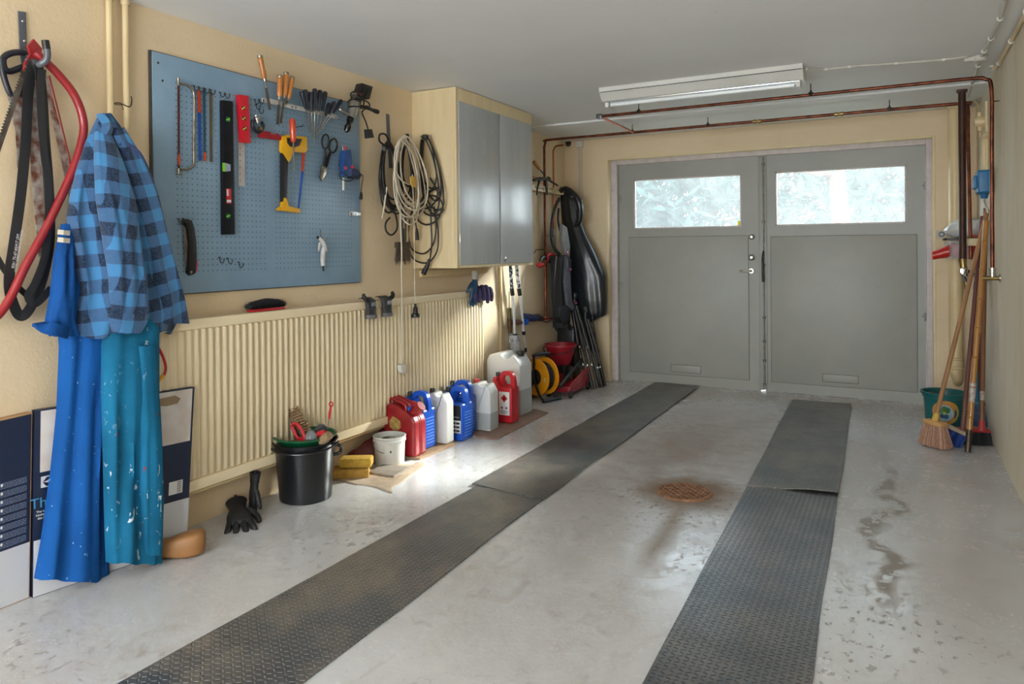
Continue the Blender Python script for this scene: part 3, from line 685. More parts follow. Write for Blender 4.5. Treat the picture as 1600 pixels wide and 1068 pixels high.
# ================================================================== cardboard panels leaning on the wall
NAVY = M('navy_print', '14233F', .5, col2='101C34', nscale=3)
CARDW = M('white_card', 'C9C9CC', .6, col2='BDBDC2', nscale=4)
KRAFT = M('kraft_edge', 'B58E66', .8, col2='9A744F', nscale=20)
g = NG('wood_photo_print')
wv = _n(g.nt, 'ShaderNodeTexWave'); wv.inputs['Scale'].default_value = 9; wv.inputs['Distortion'].default_value = 5; g.link(g.P, wv.inputs[0])
g.set(Base_Color=g.mix(g.math('MULTIPLY', wv.outputs['Fac'], .55), hexc('CFC8C4'), hexc('B5A79C')), Roughness=.5); WPRINT = g.m
class Panel:
    def __init__(s, bl, br, tr, tl, th):
        s.c = [Vector(v) for v in (bl, br, tr, tl)]; s.n = (s.c[1] - s.c[0]).cross(s.c[3] - s.c[0]).normalized()
        if s.n.x < 0: s.n = -s.n
        s.th = th
    def at(s, u, v, d=0.0): return s.c[0].lerp(s.c[1], u).lerp(s.c[3].lerp(s.c[2], u), v) + s.n * d
    def patch(s, m, uv, d0, d1):
        lo = [m.bm.verts.new(s.at(u, v, d0)) for u, v in uv]; hi = [m.bm.verts.new(s.at(u, v, d1)) for u, v in uv]; n = len(uv)
        m._f(lo[::-1]); m._f(hi)
        for i in range(n): m._f((lo[i], lo[(i + 1) % n], hi[(i + 1) % n], hi[i]))
    def rect(s, m, u0, v0, u1, v1, d0=0.0002, d1=.001): s.patch(m, [(u0, v0), (u1, v0), (u1, v1), (u0, v1)], d0, d1)
    def mat(s, u, v, d):
        X = (s.at(1, v) - s.at(0, v)).normalized(); Z = s.n; Y = Z.cross(X).normalized()
        mm = Matrix((X, Y, Z)).transposed().to_4x4(); mm.translation = s.at(u, v, d); return mm
# panel at the very left
pa = Panel(L(-60, 970, .06), L(46, 927, .06), L(50.5, 643, .035), L(-60, 668, .035), .03)
pa.c[0].z = pa.c[1].z = .0
t = thing('cardboard_box', pa.at(.5, 0), 'flat navy and white appliance carton cut off by the left picture edge', 'box')
m = MB(); pa.rect(m, 0, 0, 1, 1, -.03, 0); m.build('carton', KRAFT, t, smooth=False)
m = MB(); pa.rect(m, 0, .005, .985, .30); m.build('white_face', CARDW, t, smooth=False)
m = MB(); pa.rect(m, 0, .30, .985, .99); m.build('navy_face', NAVY, t, smooth=False)
LINEM = M('small_print', '707C94', .7, col2='5E6A84', nscale=200)
m = MB(); r5 = random.Random(5)
for k in range(8):
    for q in range(4):
        v = .315 + k * .0445 + q * .0085; u = .18
        while u < .93:
            w_ = r5.uniform(.02, .06); pa.rect(m, u, v, min(u + w_, .93), v + .0042, .001, .0013); u += w_ + .008
m.build('small_print', LINEM, t, smooth=False)
m = MB()
for k in range(8): pa.patch(m, [(.555 + .018 * cos(a_), .335 + k * .0445 + .008 * sin(a_)) for a_ in [2 * pi * j / 10 for j in range(10)]], .001, .0014)
m.build('bullet_dot', WTXT, t, smooth=False)
# second, larger panel behind the clothes
pb = Panel(L(50, 925, .07), L(291.5, 850, .165), L(304, 604, .14), L(55, 641, .045), .03)
pb.c[0].z = pb.c[1].z = .0; e_ = pb.c[0]; e_.x = XL + .075
t = thing('cardboard_box', pb.at(.5, 0), 'wide flat appliance carton behind the hanging clothes, right edge at radiator', 'box')
m = MB(); pb.rect(m, 0, 0, 1, 1, -.032, 0); m.build('carton', NAVY, t, smooth=False)
m = MB(); pb.rect(m, 0.0, .003, 1, .30); m.build('white_face', CARDW, t, smooth=False)
m = MB(); pb.rect(m, .03, .66, .985, .992); m.build('picture_face', WPRINT, t, smooth=False)
for pp in ([(.10, .86), (.13, .885), (.18, .89), (.2, .87), (.18, .835), (.13, .83)], [(.72, .955), (.86, .965), (.9, .94), (.88, .91), (.80, .905), (.72, .92)]):
    m = MB(); pb.patch(m, pp, .001, .0014); m.build('printed_pebble', M('print_tan', '9C8568', .6, col2='7F6A50', nscale=12), t, smooth=False)
m = MB(); pb.rect(m, .035, .575, .098, .635, .001, .0014); lg = m.build('emblem', CARDW, t, smooth=False)
m = MB()
for sg in (1, -1):
    pts = [(.0665 + sg * .004 + sg * .022 * (j / 6) , .605 + .026 * (1 if sg > 0 else -1) * (1 - abs(1 - j / 3) * 0) * (j / 6)) for j in range(7)]
pb.patch(m, [(.045, .604), (.066, .629), (.088, .630), (.074, .610)], .0014, .0017); pb.patch(m, [(.045, .604), (.074, .599), (.088, .579), (.064, .580)], .0014, .0017)
m.build('emblem_leaf', NAVY, lg, smooth=False)
text_mesh('Thinner', .05, pb.mat(.115, .495, .0012), 'lettering', M('print_cyan', '3E86B0', .6, col2='35789F'), t)
for k, s_ in enumerate(('The new generation of', 'kitchen appliances with', 'the inspiration range')): text_mesh(s_, .011, pb.mat(.10, .45 - .018 * k, .0012), 'lettering', WTXT, t)
m = MB(); pb.rect(m, .845, .345, .945, .425, .001, .0014); lb = m.build('barcode_label', WTXT, t, smooth=False)
m = MB()
for k in range(16):
    if k % 3 != 1: pb.rect(m, .905, .35 + k * .0044, .935, .3525 + k * .0044, .0014, .0017)
m.build('barcode', BLACKP, lb, smooth=False)

# wooden clog
CLOG = M('worn_wood', 'A87848', .55, col2='85592F', nscale=5, stretch=(3, 1, 1), amount=.6)
heel, toe = Fl(214, 880), Fl(304, 868, .0)
toe = heel + Vector((.155, .185, 0)).normalized() * .245
heel = heel + Vector((-.02, .01, 0))
ax = (toe - heel).normalized(); sd = Vector((ax.y, -ax.x, 0)); secs = [(0, .012, .01, .06), (.03, .034, .0, .078), (.10, .038, .0, .086), (.20, .036, .003, .080), (.34, .032, .007, .070), (.48, .035, .006, .074), (.62, .043, .0, .084), (.76, .049, .0, .092), (.88, .048, .003, .094), (.96, .040, .010, .092), (1.0, .026, .022, .080)]
rows = []
for f, w_, z0, z1 in secs:
    c = heel.lerp(toe, f); ring = []
    for k in range(20):
        an = 2 * pi * k / 20; cx_, cz_ = cos(an), sin(an)
        ring.append(c + sd * (w_ * (abs(cx_) ** .5) * (1 if cx_ > 0 else -1)) + Vector((0, 0, (z0 + z1) / 2 + (z1 - z0) / 2 * (abs(cz_) ** .5) * (1 if cz_ > 0 else -1))))
    rows.append(ring)
m = MB(); m.grid(rows, True, True)
tag(m.build('wooden_last', CLOG, ang=60), 'brown wooden shoe form on the floor below the teal trousers', 'shoe')
# ================================================================== PEGBOARD
BT = .020                                # board face, metres off the wall
by0, by1, bz0, bz1 = L(241, 300, BT).y, L(563, 300, BT).y, L(400, 451, BT).z, L(300, 95.5, BT).z
hy0 = L(277, 300, BT).y; hz0 = L(288, 424, BT).z; SP = .0254
gapc = L(424, 300, BT).y; hy1 = L(549, 300, BT).y; hz1 = L(335, 139, BT).z
g = NG('pegboard_blue')
c = g.mix(g.ramp(g.noise(2.2, 6, rough=.65), (.35, 0), (.65, 1)), hexc('86A2B8'), hexc('7994AB'))
c = g.mix(g.math('MULTIPLY', g.ramp(g.noise(18, 7, rough=.7), (.66, 0), (.72, 1)), .5), c, hexc('566A7D'))
u = g.math('SUBTRACT', g.math('FRACT', g.math('DIVIDE', g.math('SUBTRACT', g.Y, hy0 - SP / 2), SP)), .5)
v = g.math('SUBTRACT', g.math('FRACT', g.math('DIVIDE', g.math('SUBTRACT', g.Z, hz0 - SP / 2), SP)), .5)
r = g.math('SQRT', g.math('ADD', g.math('MULTIPLY', u, u), g.math('MULTIPLY', v, v)))
hole = g.ramp(r, (.085, 1), (.115, 0))
def band(val, a, b): return g.math('MULTIPLY', g.math('GREATER_THAN', val, a), g.math('LESS_THAN', val, b))
hole = g.math('MULTIPLY', hole, band(g.Y, hy0 - SP / 2, hy1)); hole = g.math('MULTIPLY', hole, band(g.Z, hz0 - SP / 2, hz1))
hole = g.math('MULTIPLY', hole, g.math('SUBTRACT', 1.0, band(g.Y, gapc - SP * 1.1, gapc + SP * 1.1)))
g.set(Base_Color=g.mix(hole, c, hexc('1A1F26')), Roughness=.34, Specular_IOR_Level=.5)
g.bump(g.math('SUBTRACT', g.math('MULTIPLY', g.noise(8, 5), .5), hole), .35, .003)
PEGM = g.m
EDGEM = M('raw_board_edge', '4E4A42', .8, col2='3A3833', nscale=30)
t = thing('pegboard', (XL, (by0 + by1) / 2, bz0), 'large blue-grey perforated tool board screwed to the cream wall', 'pegboard')
MB().bx((XL + .006, by0, bz0), (XL + BT, by1, bz1), .002).build('board_face', PEGM, t, world=True)
_o = kids(t)[0]
# keep the hole grid in wall coordinates
for v_ in _o.data.vertices: v_.co += t.location
_o.location = -t.location
MB().bx((XL + .001, by0 - .008, bz0 - .004), (XL + .014, by1 + .003, bz1 + .004), .001).build('backing_frame', EDGEM, t)
for p in ((247, 98), (254, 126), (548, 175), (361, 450), (557, 430)):
    m = MB(); q = L(p[0], p[1], BT); m.lathe([(0, .003), (.004, .002), (.006, -.002)], q, rotm('Y', 90), 10); m.build('screw', STEEL if p[0] > 300 else DARKST, t)

def G(pix, off): return [L(x, y, off) for x, y in pix]
# empty wire hooks
def peg_hook(px, py, label, big=1.0):
    q = L(px, py, BT); y, z, x0 = q.y, q.z, XL + BT
    m = MB(); m.tube(spline([(x0, y, z + .006), (x0 + .006, y, z + .008), (x0 + .008, y, z - .006 * big), (x0 + .018, y, z - .016 * big), (x0 + .032, y, z - .010 * big), (x0 + .034, y, z + .004 * big)], 4), .0018, 6)
    m.tube([(x0 + .004, y + .006, z + .008), (x0 + .004, y - .006, z + .008)], .0016, 5)
    return tag(m.build('peg_hook', DARKST), label, 'hook', 'small wire hooks on the pegboard')
HL = 'small dark wire hook in a row along the upper edge of pegboard holes'
for px, py in ((302, 137), (310, 139), (319, 141), (328, 143), (343, 147), (351, 149)): peg_hook(px, py, HL)
for px, py in ((397, 158), (404, 158), (399, 166), (404, 173)): peg_hook(px, py, 'small dark wire hook in the cluster above the pipe cutter')
for px, py, w_ in ((342, 405, 'left one of three'), (355, 406, 'middle one of three'), (372, 412, 'lowest and rightmost of three')): peg_hook(px, py, 'empty wire hook near pegboard bottom, %s' % w_, 1.1)
peg_hook(278, 345, 'small wire hook left of the folding saw handle'); peg_hook(285, 344, 'small wire hook carrying the folding saw handle')

# bow hacksaw
CHR2 = M('worn_nickel', 'B7AFA3', .25, .95, col2='7C6E5C', nscale=25)
t = thing('hacksaw', L(292, 200, .03), 'nickel-framed bow hacksaw hanging at the left edge of the pegboard', 'saw')
m = MB(); m.tube(spline(G([(282, 131), (290, 132), (297, 137), (303, 146), (303.5, 175), (303, 220), (302.5, 254), (299, 261), (292, 264.5), (282, 265)], .04), 5), .0055, 12); m.build('frame', CHR2, t)
for y_, c_ in (((122, 134)), ((263, 272))):
    m = MB(); m.tube(G([(278.5, y_), (278.8, (y_ + c_) / 2), (279, c_)], .04), [.007, .0055, .006], 12); m.build('tension_nut', CHR2, t)
m = MB(); m.cyl(L(275, 272, .04), L(285, 272, .04), .003, n=8); m.build('wing_nut', CHR2, t)
m = MB(); m.slab([(277.6, 133), (280.6, 133), (280.9, 264), (277.9, 264)], .038, .004); m.build('saw_blade', RUSTY2 if 'RUSTY2' in globals() else M('rusty_blade', '4C3B38', .5, .6, col2='6F3427', nscale=30), t, smooth=False)
m = MB(); m.tube(G([(279.5, 240), (279.6, 248), (279.8, 258)], .04), [.003, .0065, .0045], 10); m.build('orange_grip', ORANGEP, t)
# spare blades
for nm, pts, off, mt, lab, extra in (
    ('upper', [(308.5, 140), (313.5, 141), (315, 251), (311, 251)], .028, BLUEP, 'narrow blue hacksaw blade with orange-red upper half, beside the bow frame', [(308.3, 140), (313.4, 141), (314.2, 176), (309, 176)]),
    ('mid', [(317, 138), (320.5, 139), (322, 251), (318.5, 251)], .026, M('teal_blade', '2E5C78', .4, .3, col2='264A63'), 'teal hacksaw blade with red tip hanging between other blades', [(318.2, 238), (321.7, 238), (322, 252), (318.6, 252)]),
    ('right', [(327, 143), (331.5, 144), (331.8, 253), (328, 253)], .026, M('brown_blade', '5E5142', .5, .5, col2='77644B', nscale=30), 'brown tarnished hacksaw blade, the one nearest the black spirit level', None)):
    t = thing('hacksaw_strip', G([pts[0]], off)[0], lab, 'saw strip')
    m = MB(); m.slab(pts, off, .0012); m.build('blade', mt, t, smooth=False)
    if extra: m = MB(); m.slab(extra, off + .0011, .0006); m.build('painted_end', ORANGEP, t, smooth=False)
# black level
t = thing('spirit_level', L(355, 366, .03), 'long black spirit level with green vials hanging on the pegboard', 'level')
m = MB(); m.slab([(345.8, 156.5), (361.2, 158.6), (364.4, 366), (347.6, 366.5)], BT + .006, .022, .0015); m.build('body', M('level_black', '22242B', .35, .5, col2='191A20'), t)
m = MB(); m.slab([(361.3, 160), (362.8, 160.4), (365.6, 366), (364.3, 366)], BT + .006, .019); m.build('scale_edge', M('scale_grey', '6F7680', .5, col2='4B5058', nscale=250, stretch=(1, 1, 1), amount=.05), t, smooth=False)
VGREEN = M('vial_green', '8BD83A', .2, col2='6CC22C', nscale=30, coat=.6); VDARK = M('vial_dark_green', '2E7A3E', .2, col2='246332', nscale=30, coat=.6)
for p, r_ in (((356.5, 186.5), .012), ((356.8, 337.5), .012)):
    m = MB(); m.lathe([(0, .001), (r_ * .8, .001), (r_, 0), (r_, -.002)], L(p[0], p[1], BT + .029), rotm('Y', 90), 20); v_ = m.build('round_vial', VDARK, t)
    m = MB(); m.cyl(L(p[0] - 2.6, p[1] + 1, BT + .031), L(p[0] + 2.6, p[1] - 1, BT + .031), .0028, n=8); m.build('spirit_tube', VGREEN, v_)
m = MB(); m.slab([(347.5, 254), (352, 254.4), (352, 268), (347.7, 267.5)], BT + .0285, .0012); v_ = m.build('window_vial', VGREEN, t, smooth=False)
m = MB(); m.slab([(352, 254.4), (360, 257), (360.2, 267), (352, 268)], BT + .0285, .0008); m.build('vial_window', M('vial_clear', 'AEB4C8', .2, col2='8A91A6', coat=.5), t, smooth=False)
m = MB(); m.slab([(353.5, 294), (361, 295), (361.5, 318), (354, 318)], BT + .0283, .0008); lb = m.build('red_label', REDP, t, smooth=False)
m = MB(); m.slab([(354.3, 295.5), (357, 296), (357.3, 306), (354.5, 306)], BT + .0292, .0004); m.build('label_print', WTXT, lb, smooth=False)
m = MB(); m.slab([(354.5, 312), (361, 312), (361.2, 316), (354.6, 316)], BT + .0292, .0004); m.build('label_print', WTXT, lb, smooth=False)
for p in ((356.5, 166), (357.3, 355)):
    m = MB(); m.lathe([(0, .0008), (.005, .0008), (.005, -.001)], L(p[0], p[1], BT + .028), rotm('Y', 90), 14); m.build('hang_hole', M('hole_black', '08080A', .8), t)
# ruler then red level in front
t = thing('steel_ruler', L(377, 290, .03), 'perforated whitish steel ruler hanging behind the short red level', 'ruler')
m = MB(); m.slab([(371.5, 166), (381.5, 168), (383, 291.5), (372.8, 290)], BT + .004, .0015); m.build('rule', M('ruler_white', 'C9C7C6', .35, .4, col2='B19FA2', nscale=12), t, smooth=False)
for k in range(11):
    y = 180 + k * 10.2
    if y < 222: continue
    m = MB(); m.lathe([(0, .0005), (.0028, .0005), (.0028, 0)], L(375 + .02 * k, y, BT + .0057), rotm('Y', 90), 8); m.build('punched_hole', EDGEM, t)
t = thing('torpedo_level', L(381, 223, .03), 'short bright red spirit level with three vials', 'level')
m = MB(); m.slab([(371, 148), (386, 150), (389.6, 223.8), (375.5, 222.4)], BT + .006, .022, .002); m.build('body', M('level_red', 'D3162B', .35, col2='C01226', coat=.3), t)
for p in ((380.5, 168.8), (381.0, 185), (382.3, 201)):
    m = MB(); m.lathe([(0, .0012), (.0085, .0012), (.010, 0)], L(p[0], p[1], BT + .028), rotm('Y', 90), 16); v_ = m.build('vial_port', M('port_dark', '4A1A1C', .4), t)
    m = MB(); m.cyl(L(p[0] - 2, p[1] + 1.5, BT + .0305), L(p[0] + 2, p[1] - 1.5, BT + .0305), .0035, n=10); m.build('spirit_tube', M('vial_yellow', 'B9C24A', .2, col2='9FB83A', coat=.5), v_)
# pipe cutter + red oilstone holder
t = thing('pipe_cutter', L(403, 195, .04), 'small black and chrome pipe cutter hanging right of red level', 'tool')
m = MB(); m.tube(spline([P5(88, 660, .045), P5(82, 700, .045), P5(100, 745, .045), P5(130, 765, .045), P5(165, 745, .045), P5(175, 705, .045), P5(160, 680, .045)], 5), .0085, 10); m.build('yoke', NAVYP, t)
m = MB(); m.tube([P5(112, 615, .045), P5(118, 640, .045), P5(128, 690, .045)], [.010, .013, .008], 12); m.build('chrome_barrel', CHROME, t)
m = MB(); m.cyl(P5(95, 640, .055), P5(150, 625, .055), .004, n=8); m.build('wheel_pin', CHROME, t)
m = MB(); m.lathe([(0, .006), (.010, .006), (.012, 0), (.010, -.006), (0, -.006)], P5(150, 735, .052), rotm('Y', 90), 16); m.build('cutting_wheel', BRASS, t)
t = thing('red_clamp_bar', L(420, 210, .03), 'flat red bar with notched end between pipe cutter and yellow hacksaw', 'tool')
m = MB(); m.slab(px2([(160, 755), (235, 765), (300, 780), (335, 815), (330, 838), (240, 828), (135, 812), (135, 785)], 5.622, 380, 70), .032, .014, .002); m.build('bar', M('worn_red', 'AB1826', .35, col2='7E1420', nscale=20), t)
m = MB(); m.slab(px2([(240, 766), (292, 778), (290, 790), (240, 780)], 5.622, 380, 70), .0455, .002); m.build('metal_strip', STEEL, t, smooth=False)

# magnetic strip
t = thing('magnetic_strip', L(470, 172, .03), 'aluminium magnetic tool strip holding chisels and screwdrivers on the pegboard', 'tool holder')
a, b = P5(170, 478, .045), P5(825, 636, .045)
m = MB()
for pts in ([(168, 465), (235, 472), (470, 535), (470, 572), (225, 515), (168, 500)], [(470, 535), (560, 552), (800, 612), (828, 625), (826, 650), (780, 640), (560, 590), (470, 572)]): m.slab(px2(pts, 5.622, 380, 70), .038, .010, .0015)
m.build('bar', M('aluminium', 'DAD8D4', .35, .35, col2='BDBAB4', nscale=30), t)
for x_, y_ in ((178, 486), (430, 545), (462, 552), (815, 636)):
    m = MB(); m.lathe([(0, .002), (.0035, .0015), (.0045, 0)], P5(x_, y_, .048), rotm('Y', 90), 10); m.build('screw', DARKST, t)
# chisels
def chisel(top, hb, tip, wd, label, mt=WOODL):
    d = .060
    A, Bq, Cq = P5(*top, d), P5(*hb, d), P5(*tip, d - .008)
    t = thing('chisel', Cq, label, 'chisel', 'wood-handled chisels on the magnetic strip')
    dr = (Bq - A); ln = dr.length
    prof = [(.0, 0), (.010, .001), (.0125, .006), (.013, .03), (.0118, ln * .55), (.0135, ln * .72), (.0125, ln * .9), (.0085, ln)]
    m = MB(); m.lathe(prof, A, align(dr), 20); m.build('handle', mt, t)
    m = MB(); m.lathe([(.0128, 0), (.0134, .002), (.0134, .009), (.0128, .011)], A, align(dr), 20); m.build('striking_ring', STEEL, t)
    m = MB(); m.lathe([(.0088, 0), (.0092, .002), (.0082, .014), (.0055, .016)], Bq - dr.normalized() * .003, align(dr), 16); m.build('ferrule', STEEL, t)
    e = Cq - Bq; el = e.length; q = e.normalized(); m = MB()
    m.tube([Bq, Bq + q * el * .2, Bq + q * el * .28], [.0042, .0032, .004], 10); m.tube([Bq + q * el * .27, Bq + q * el * .3, Cq], [wd, wd, wd], flat=(.0035 / wd * 1.0, 2.0), side=(1, 0, 0)); m.build('blade', M('chisel_steel', '8A8378', .3, .9, col2='5F574E', nscale=30), t)
chisel((145, 92), (188, 300), (235, 570), .0075, 'single wood-handled chisel hanging alone, left of the other chisels')
chisel((325, 268), (318, 460), (302, 700), .0085, 'left chisel in the group of three, broad blade')
chisel((380, 242), (362, 450), (330, 690), .0050, 'middle and tallest chisel in the group of three')
chisel((432, 280), (395, 475), (375, 520), .0050, 'right chisel in the group of three, leaning right')
# screwdrivers
SHAFT = M('screwdriver_shaft', 'C6C6C4', .2, 1.0, col2='9E9E9C', nscale=30)
HANDB = M('dark_blue_grip', '1B2130', .42, col2='131826', nscale=30)
def driver(top, hb, tip, label, hm=HANDB, nm='screwdriver', r=.0125, dpt=.062, group='dark-handled screwdrivers on the magnetic strip', sr=.0028):
    A, Bq, Cq = P5(*top, dpt), P5(*hb, dpt), P5(*tip, dpt - .02)
    t = thing(nm, Cq, label, 'screwdriver', group)
    dr = Bq - A; ln = dr.length
    m = MB(); m.lathe([(0, 0), (r * .75, .001), (r, .007), (r * 1.05, ln * .22), (r * .85, ln * .45), (r * .66, ln * .62), (r * .60, ln * .9), (r * .45, ln)], A, align(dr), 16); m.build('handle', hm, t)
    m = MB(); m.tube([Bq - dr * .05, Bq.lerp(Cq, .93), Cq], [sr, sr, sr * .55], 8); m.build('shaft', SHAFT, t)
names = ['leftmost dark screwdriver of the cluster on the strip', 'second dark screwdriver from left in the cluster', 'third dark screwdriver from left, slightly lower handle', 'fourth dark screwdriver from left, tallest handle', 'fifth dark screwdriver from left in the cluster', 'sixth dark screwdriver from left, right edge of upright ones']
for (a_, b_, c_), s_ in zip((((512, 408), (552, 565), (574, 745)), ((545, 392), (570, 575), (600, 775)), ((594, 415), (600, 590), (606, 800)), ((628, 384), (628, 580), (625, 857)), ((676, 398), (662, 585), (634, 820)), ((722, 412), (696, 580), (656, 790))), names): driver(a_, b_, c_, s_)
for (a_, b_, c_), s_ in zip((((758, 512), (722, 625), (662, 760)), ((802, 500), (752, 610), (655, 770)), ((862, 486), (790, 600), (668, 765))), ('slanting dark screwdriver nearest the upright ones', 'slanting dark screwdriver, middle of three at strip end', 'slanting dark screwdriver nearest the drill')): driver(a_, b_, c_, s_, r=.011)

# electric drill
t = thing('electric_drill', P5(990, 520, .05), 'silver and black corded drill hanging at the top right corner of pegboard', 'drill')
m = MB(); m.slab(px2([(1022, 340), (1112, 370), (1085, 480), (990, 445)], 5.622, 380, 70), .045, .05, .006); m.build('grip_housing', BLACKP, t)
for x_ in (1035, 1062, 1088): 
    m = MB(); m.tube([P5(x_ + 5, 372 + (x_ - 1035) * .3, .097), P5(x_ - 22, 450 + (x_ - 1035) * .3, .097)], .0022, 6); m.build('grip_rib', DARKST, t)
SILV = M('cast_aluminium', 'B5B1AA', .3, .85, col2='7F7A72', nscale=18)
A, Bq = P5(1005, 440, .065), P5(945, 640, .065); dr = Bq - A
m = MB(); m.lathe([(0, 0), (.022, .0), (.030, .010), (.031, dr.length * .5), (.028, dr.length * .55), (.027, dr.length * .85), (.020, dr.length), (0, dr.length)], A, align(dr), 24); m.build('motor_housing', SILV, t)
for f_ in (.12, .22, .32): 
    m = MB(); q = A + dr * f_; m.lathe([(.0305, 0), (.0325, .001), (.0325, .004), (.0305, .005)], q, align(dr), 24); m.build('vent_ring', BLACKP, t)
C2 = P5(905, 765, .06); dr = C2 - Bq
m = MB(); m.lathe([(.012, -.004), (.018, 0), (.019, dr.length * .25), (.014, dr.length * .3), (.015, dr.length * .55), (.018, dr.length * .6), (.016, dr.length * .85), (.008, dr.length)], Bq, align(dr), 20); m.build('chuck', M('chuck_steel', '5E5A57', .25, 1.0, col2='2E2C2A', nscale=50), t)
m = MB(); m.tube(spline([P5(925, 610, .075), P5(880, 590, .07), P5(850, 565, .06), P5(838, 545, .05)], 4), [.009] * 6 + [.011] * 7, 10); m.build('bracket_arm', SILV, t)
m = MB(); m.tube(spline([P5(1035, 545, .09), P5(1085, 550, .10), P5(1130, 570, .10), P5(1185, 590, .10)], 4), [.012, .010, .010, .011, .012, .012, .011, .010, .010, .011, .013, .014, .012], 14); m.build('side_handle', BLACKP, t)
m = MB(); m.tube(spline([P5(955, 470, .10), P5(945, 430, .10), P5(980, 410, .105), P5(1020, 440, .105), P5(1060, 500, .10), P5(1040, 545, .105), P5(980, 540, .11), P5(925, 540, .10), P5(930, 490, .10), P5(1000, 475, .105), P5(1090, 500, .10), P5(1110, 540, .10), P5(1060, 570, .10), P5(1045, 600, .09), P5(1075, 670, .08), P5(1098, 745, .07)], 6), .0042, 8); m.build('power_cord', BLACKP, t)
m = MB(); m.slab(px2([(1075, 742), (1120, 740), (1138, 815), (1082, 822)], 5.622, 380, 70), .06, .024, .005); m.build('plug', BLACKP, t)
m = MB(); m.slab(px2([(1008, 415), (1048, 428), (1040, 452), (1000, 440)], 5.622, 380, 70), .095, .003); m.build('rating_badge', M('badge_red', '7E2A26', .4), t)

# yellow junior hacksaw with black bar
t = thing('hacksaw', P2(910, 540, .04), 'yellow and black hacksaw with red-blue blade, centre of the pegboard', 'saw')
m = MB(); m.slab(px2([(878, 428), (892, 421), (918, 424), (955, 428), (957, 470), (948, 478), (914, 474), (905, 498), (898, 508), (876, 470)]), .032, .020, .004); 
m.build('yellow_handle', YELLOWP, t)
m = MB(); m.slab(px2([(896, 430), (944, 434), (935, 455), (922, 460), (906, 458), (897, 446)]), .049, .005, .001); m.build('rubber_grip', NAVYP, t)
m = MB(); m.slab(px2([(879, 478), (897, 505), (893, 632), (879, 630)]), .034, .018, .003); m.build('frame_bar', BLACKP, t)
m = MB(); m.slab(px2([(867, 657), (870, 648), (879, 645), (882, 618), (890, 617), (899, 644), (934, 652), (934, 665)]), .032, .022, .004); m.build('yellow_foot', YELLOWP, t)
m = MB(); m.slab(px2([(944, 476), (953, 478), (949, 536), (942, 536)]), .038, .0015); m.build('red_blade_end', ORANGEP, t, smooth=False)
m = MB(); m.slab(px2([(942, 534), (949, 536), (935, 652), (930, 652)]), .038, .0015); m.build('saw_blade', BLUEP, t, smooth=False)
# red screwdriver over it
A, Bq, Cq = P2(913, 370, .085), P2(917, 445, .085), P2(919, 534, .06)
t = thing('screwdriver', Cq, 'screwdriver with orange-red handle hanging in front of the yellow hacksaw', 'screwdriver')
dr = Bq - A; ln = dr.length
m = MB(); m.lathe([(0, 0), (.012, .002), (.016, .012), (.0165, ln * .5), (.014, ln * .7), (.0145, ln * .9), (.009, ln)], A, align(dr), 10); m.build('handle', M('screwdriver_orange', 'C9401C', .25, col2='B2371A', coat=.5), t)
m = MB(); m.tube([Bq, Bq.lerp(Cq, .9), Cq], [.0042, .0042, .0048], 8); m.build('shaft', SHAFT, t)
m = MB(); q = P2(915, 398, .02); m.tube([q, q + Vector((.07, 0, 0)), q + Vector((.072, 0, .01))], .002, 6)
tag(m.build('peg_hook', DARKST), 'wire hook behind the orange-red screwdriver handle', 'hook', 'small wire hooks on the pegboard')

# tin snips
t = thing('tin_snips', P2(1018, 500, .04), 'black-handled tin snips right of the yellow hacksaw', 'shears')
def ring(cx, cy, ax_, ay_, rot, off):
    o = []
    for k in range(14):
        an = 2 * pi * k / 14; x_, y_ = ax_ * cos(an), ay_ * sin(an); o.append(P2(cx + x_ * cos(rot) - y_ * sin(rot), cy + x_ * sin(rot) + y_ * cos(rot), off))
    return spline(o, 3, True)
m = MB(); m.tube(ring(1017, 442, 11, 22, .05, .045), .0055, 8, True); m.tube(spline([P2(1014, 463, .045), P2(1017, 490, .044), P2(1012, 520, .042)], 4), [.006, .007, .008, .008, .0085, .009, .009, .009, .008], 8); m.build('handle', BLACKP, t)
m = MB(); m.tube(ring(1041, 455, 12, 22, .12, .040), .0055, 8, True); m.tube(spline([P2(1033, 474, .040), P2(1026, 495, .040), P2(1018, 522, .040)], 4), [.006, .007, .008, .008, .0085, .009, .009, .009, .008], 8); m.build('handle', BLACKP, t)
m = MB(); m.slab(px2([(1004, 516), (1014, 518), (1018, 530), (1013, 552), (1004, 566), (999, 556), (1003, 535)]), .038, .008, .002); m.build('jaw', CHR2, t)
m = MB(); m.slab(px2([(1010, 516), (1020, 520), (1020, 540), (1012, 556), (1008, 540)]), .034, .006, .002); m.build('jaw', CHR2, t)
m = MB(); m.lathe([(0, .004), (.005, .003), (.006, 0)], P2(1014, 512, .052), rotm('Y', 90), 10); m.build('pivot_bolt', DARKST, t)

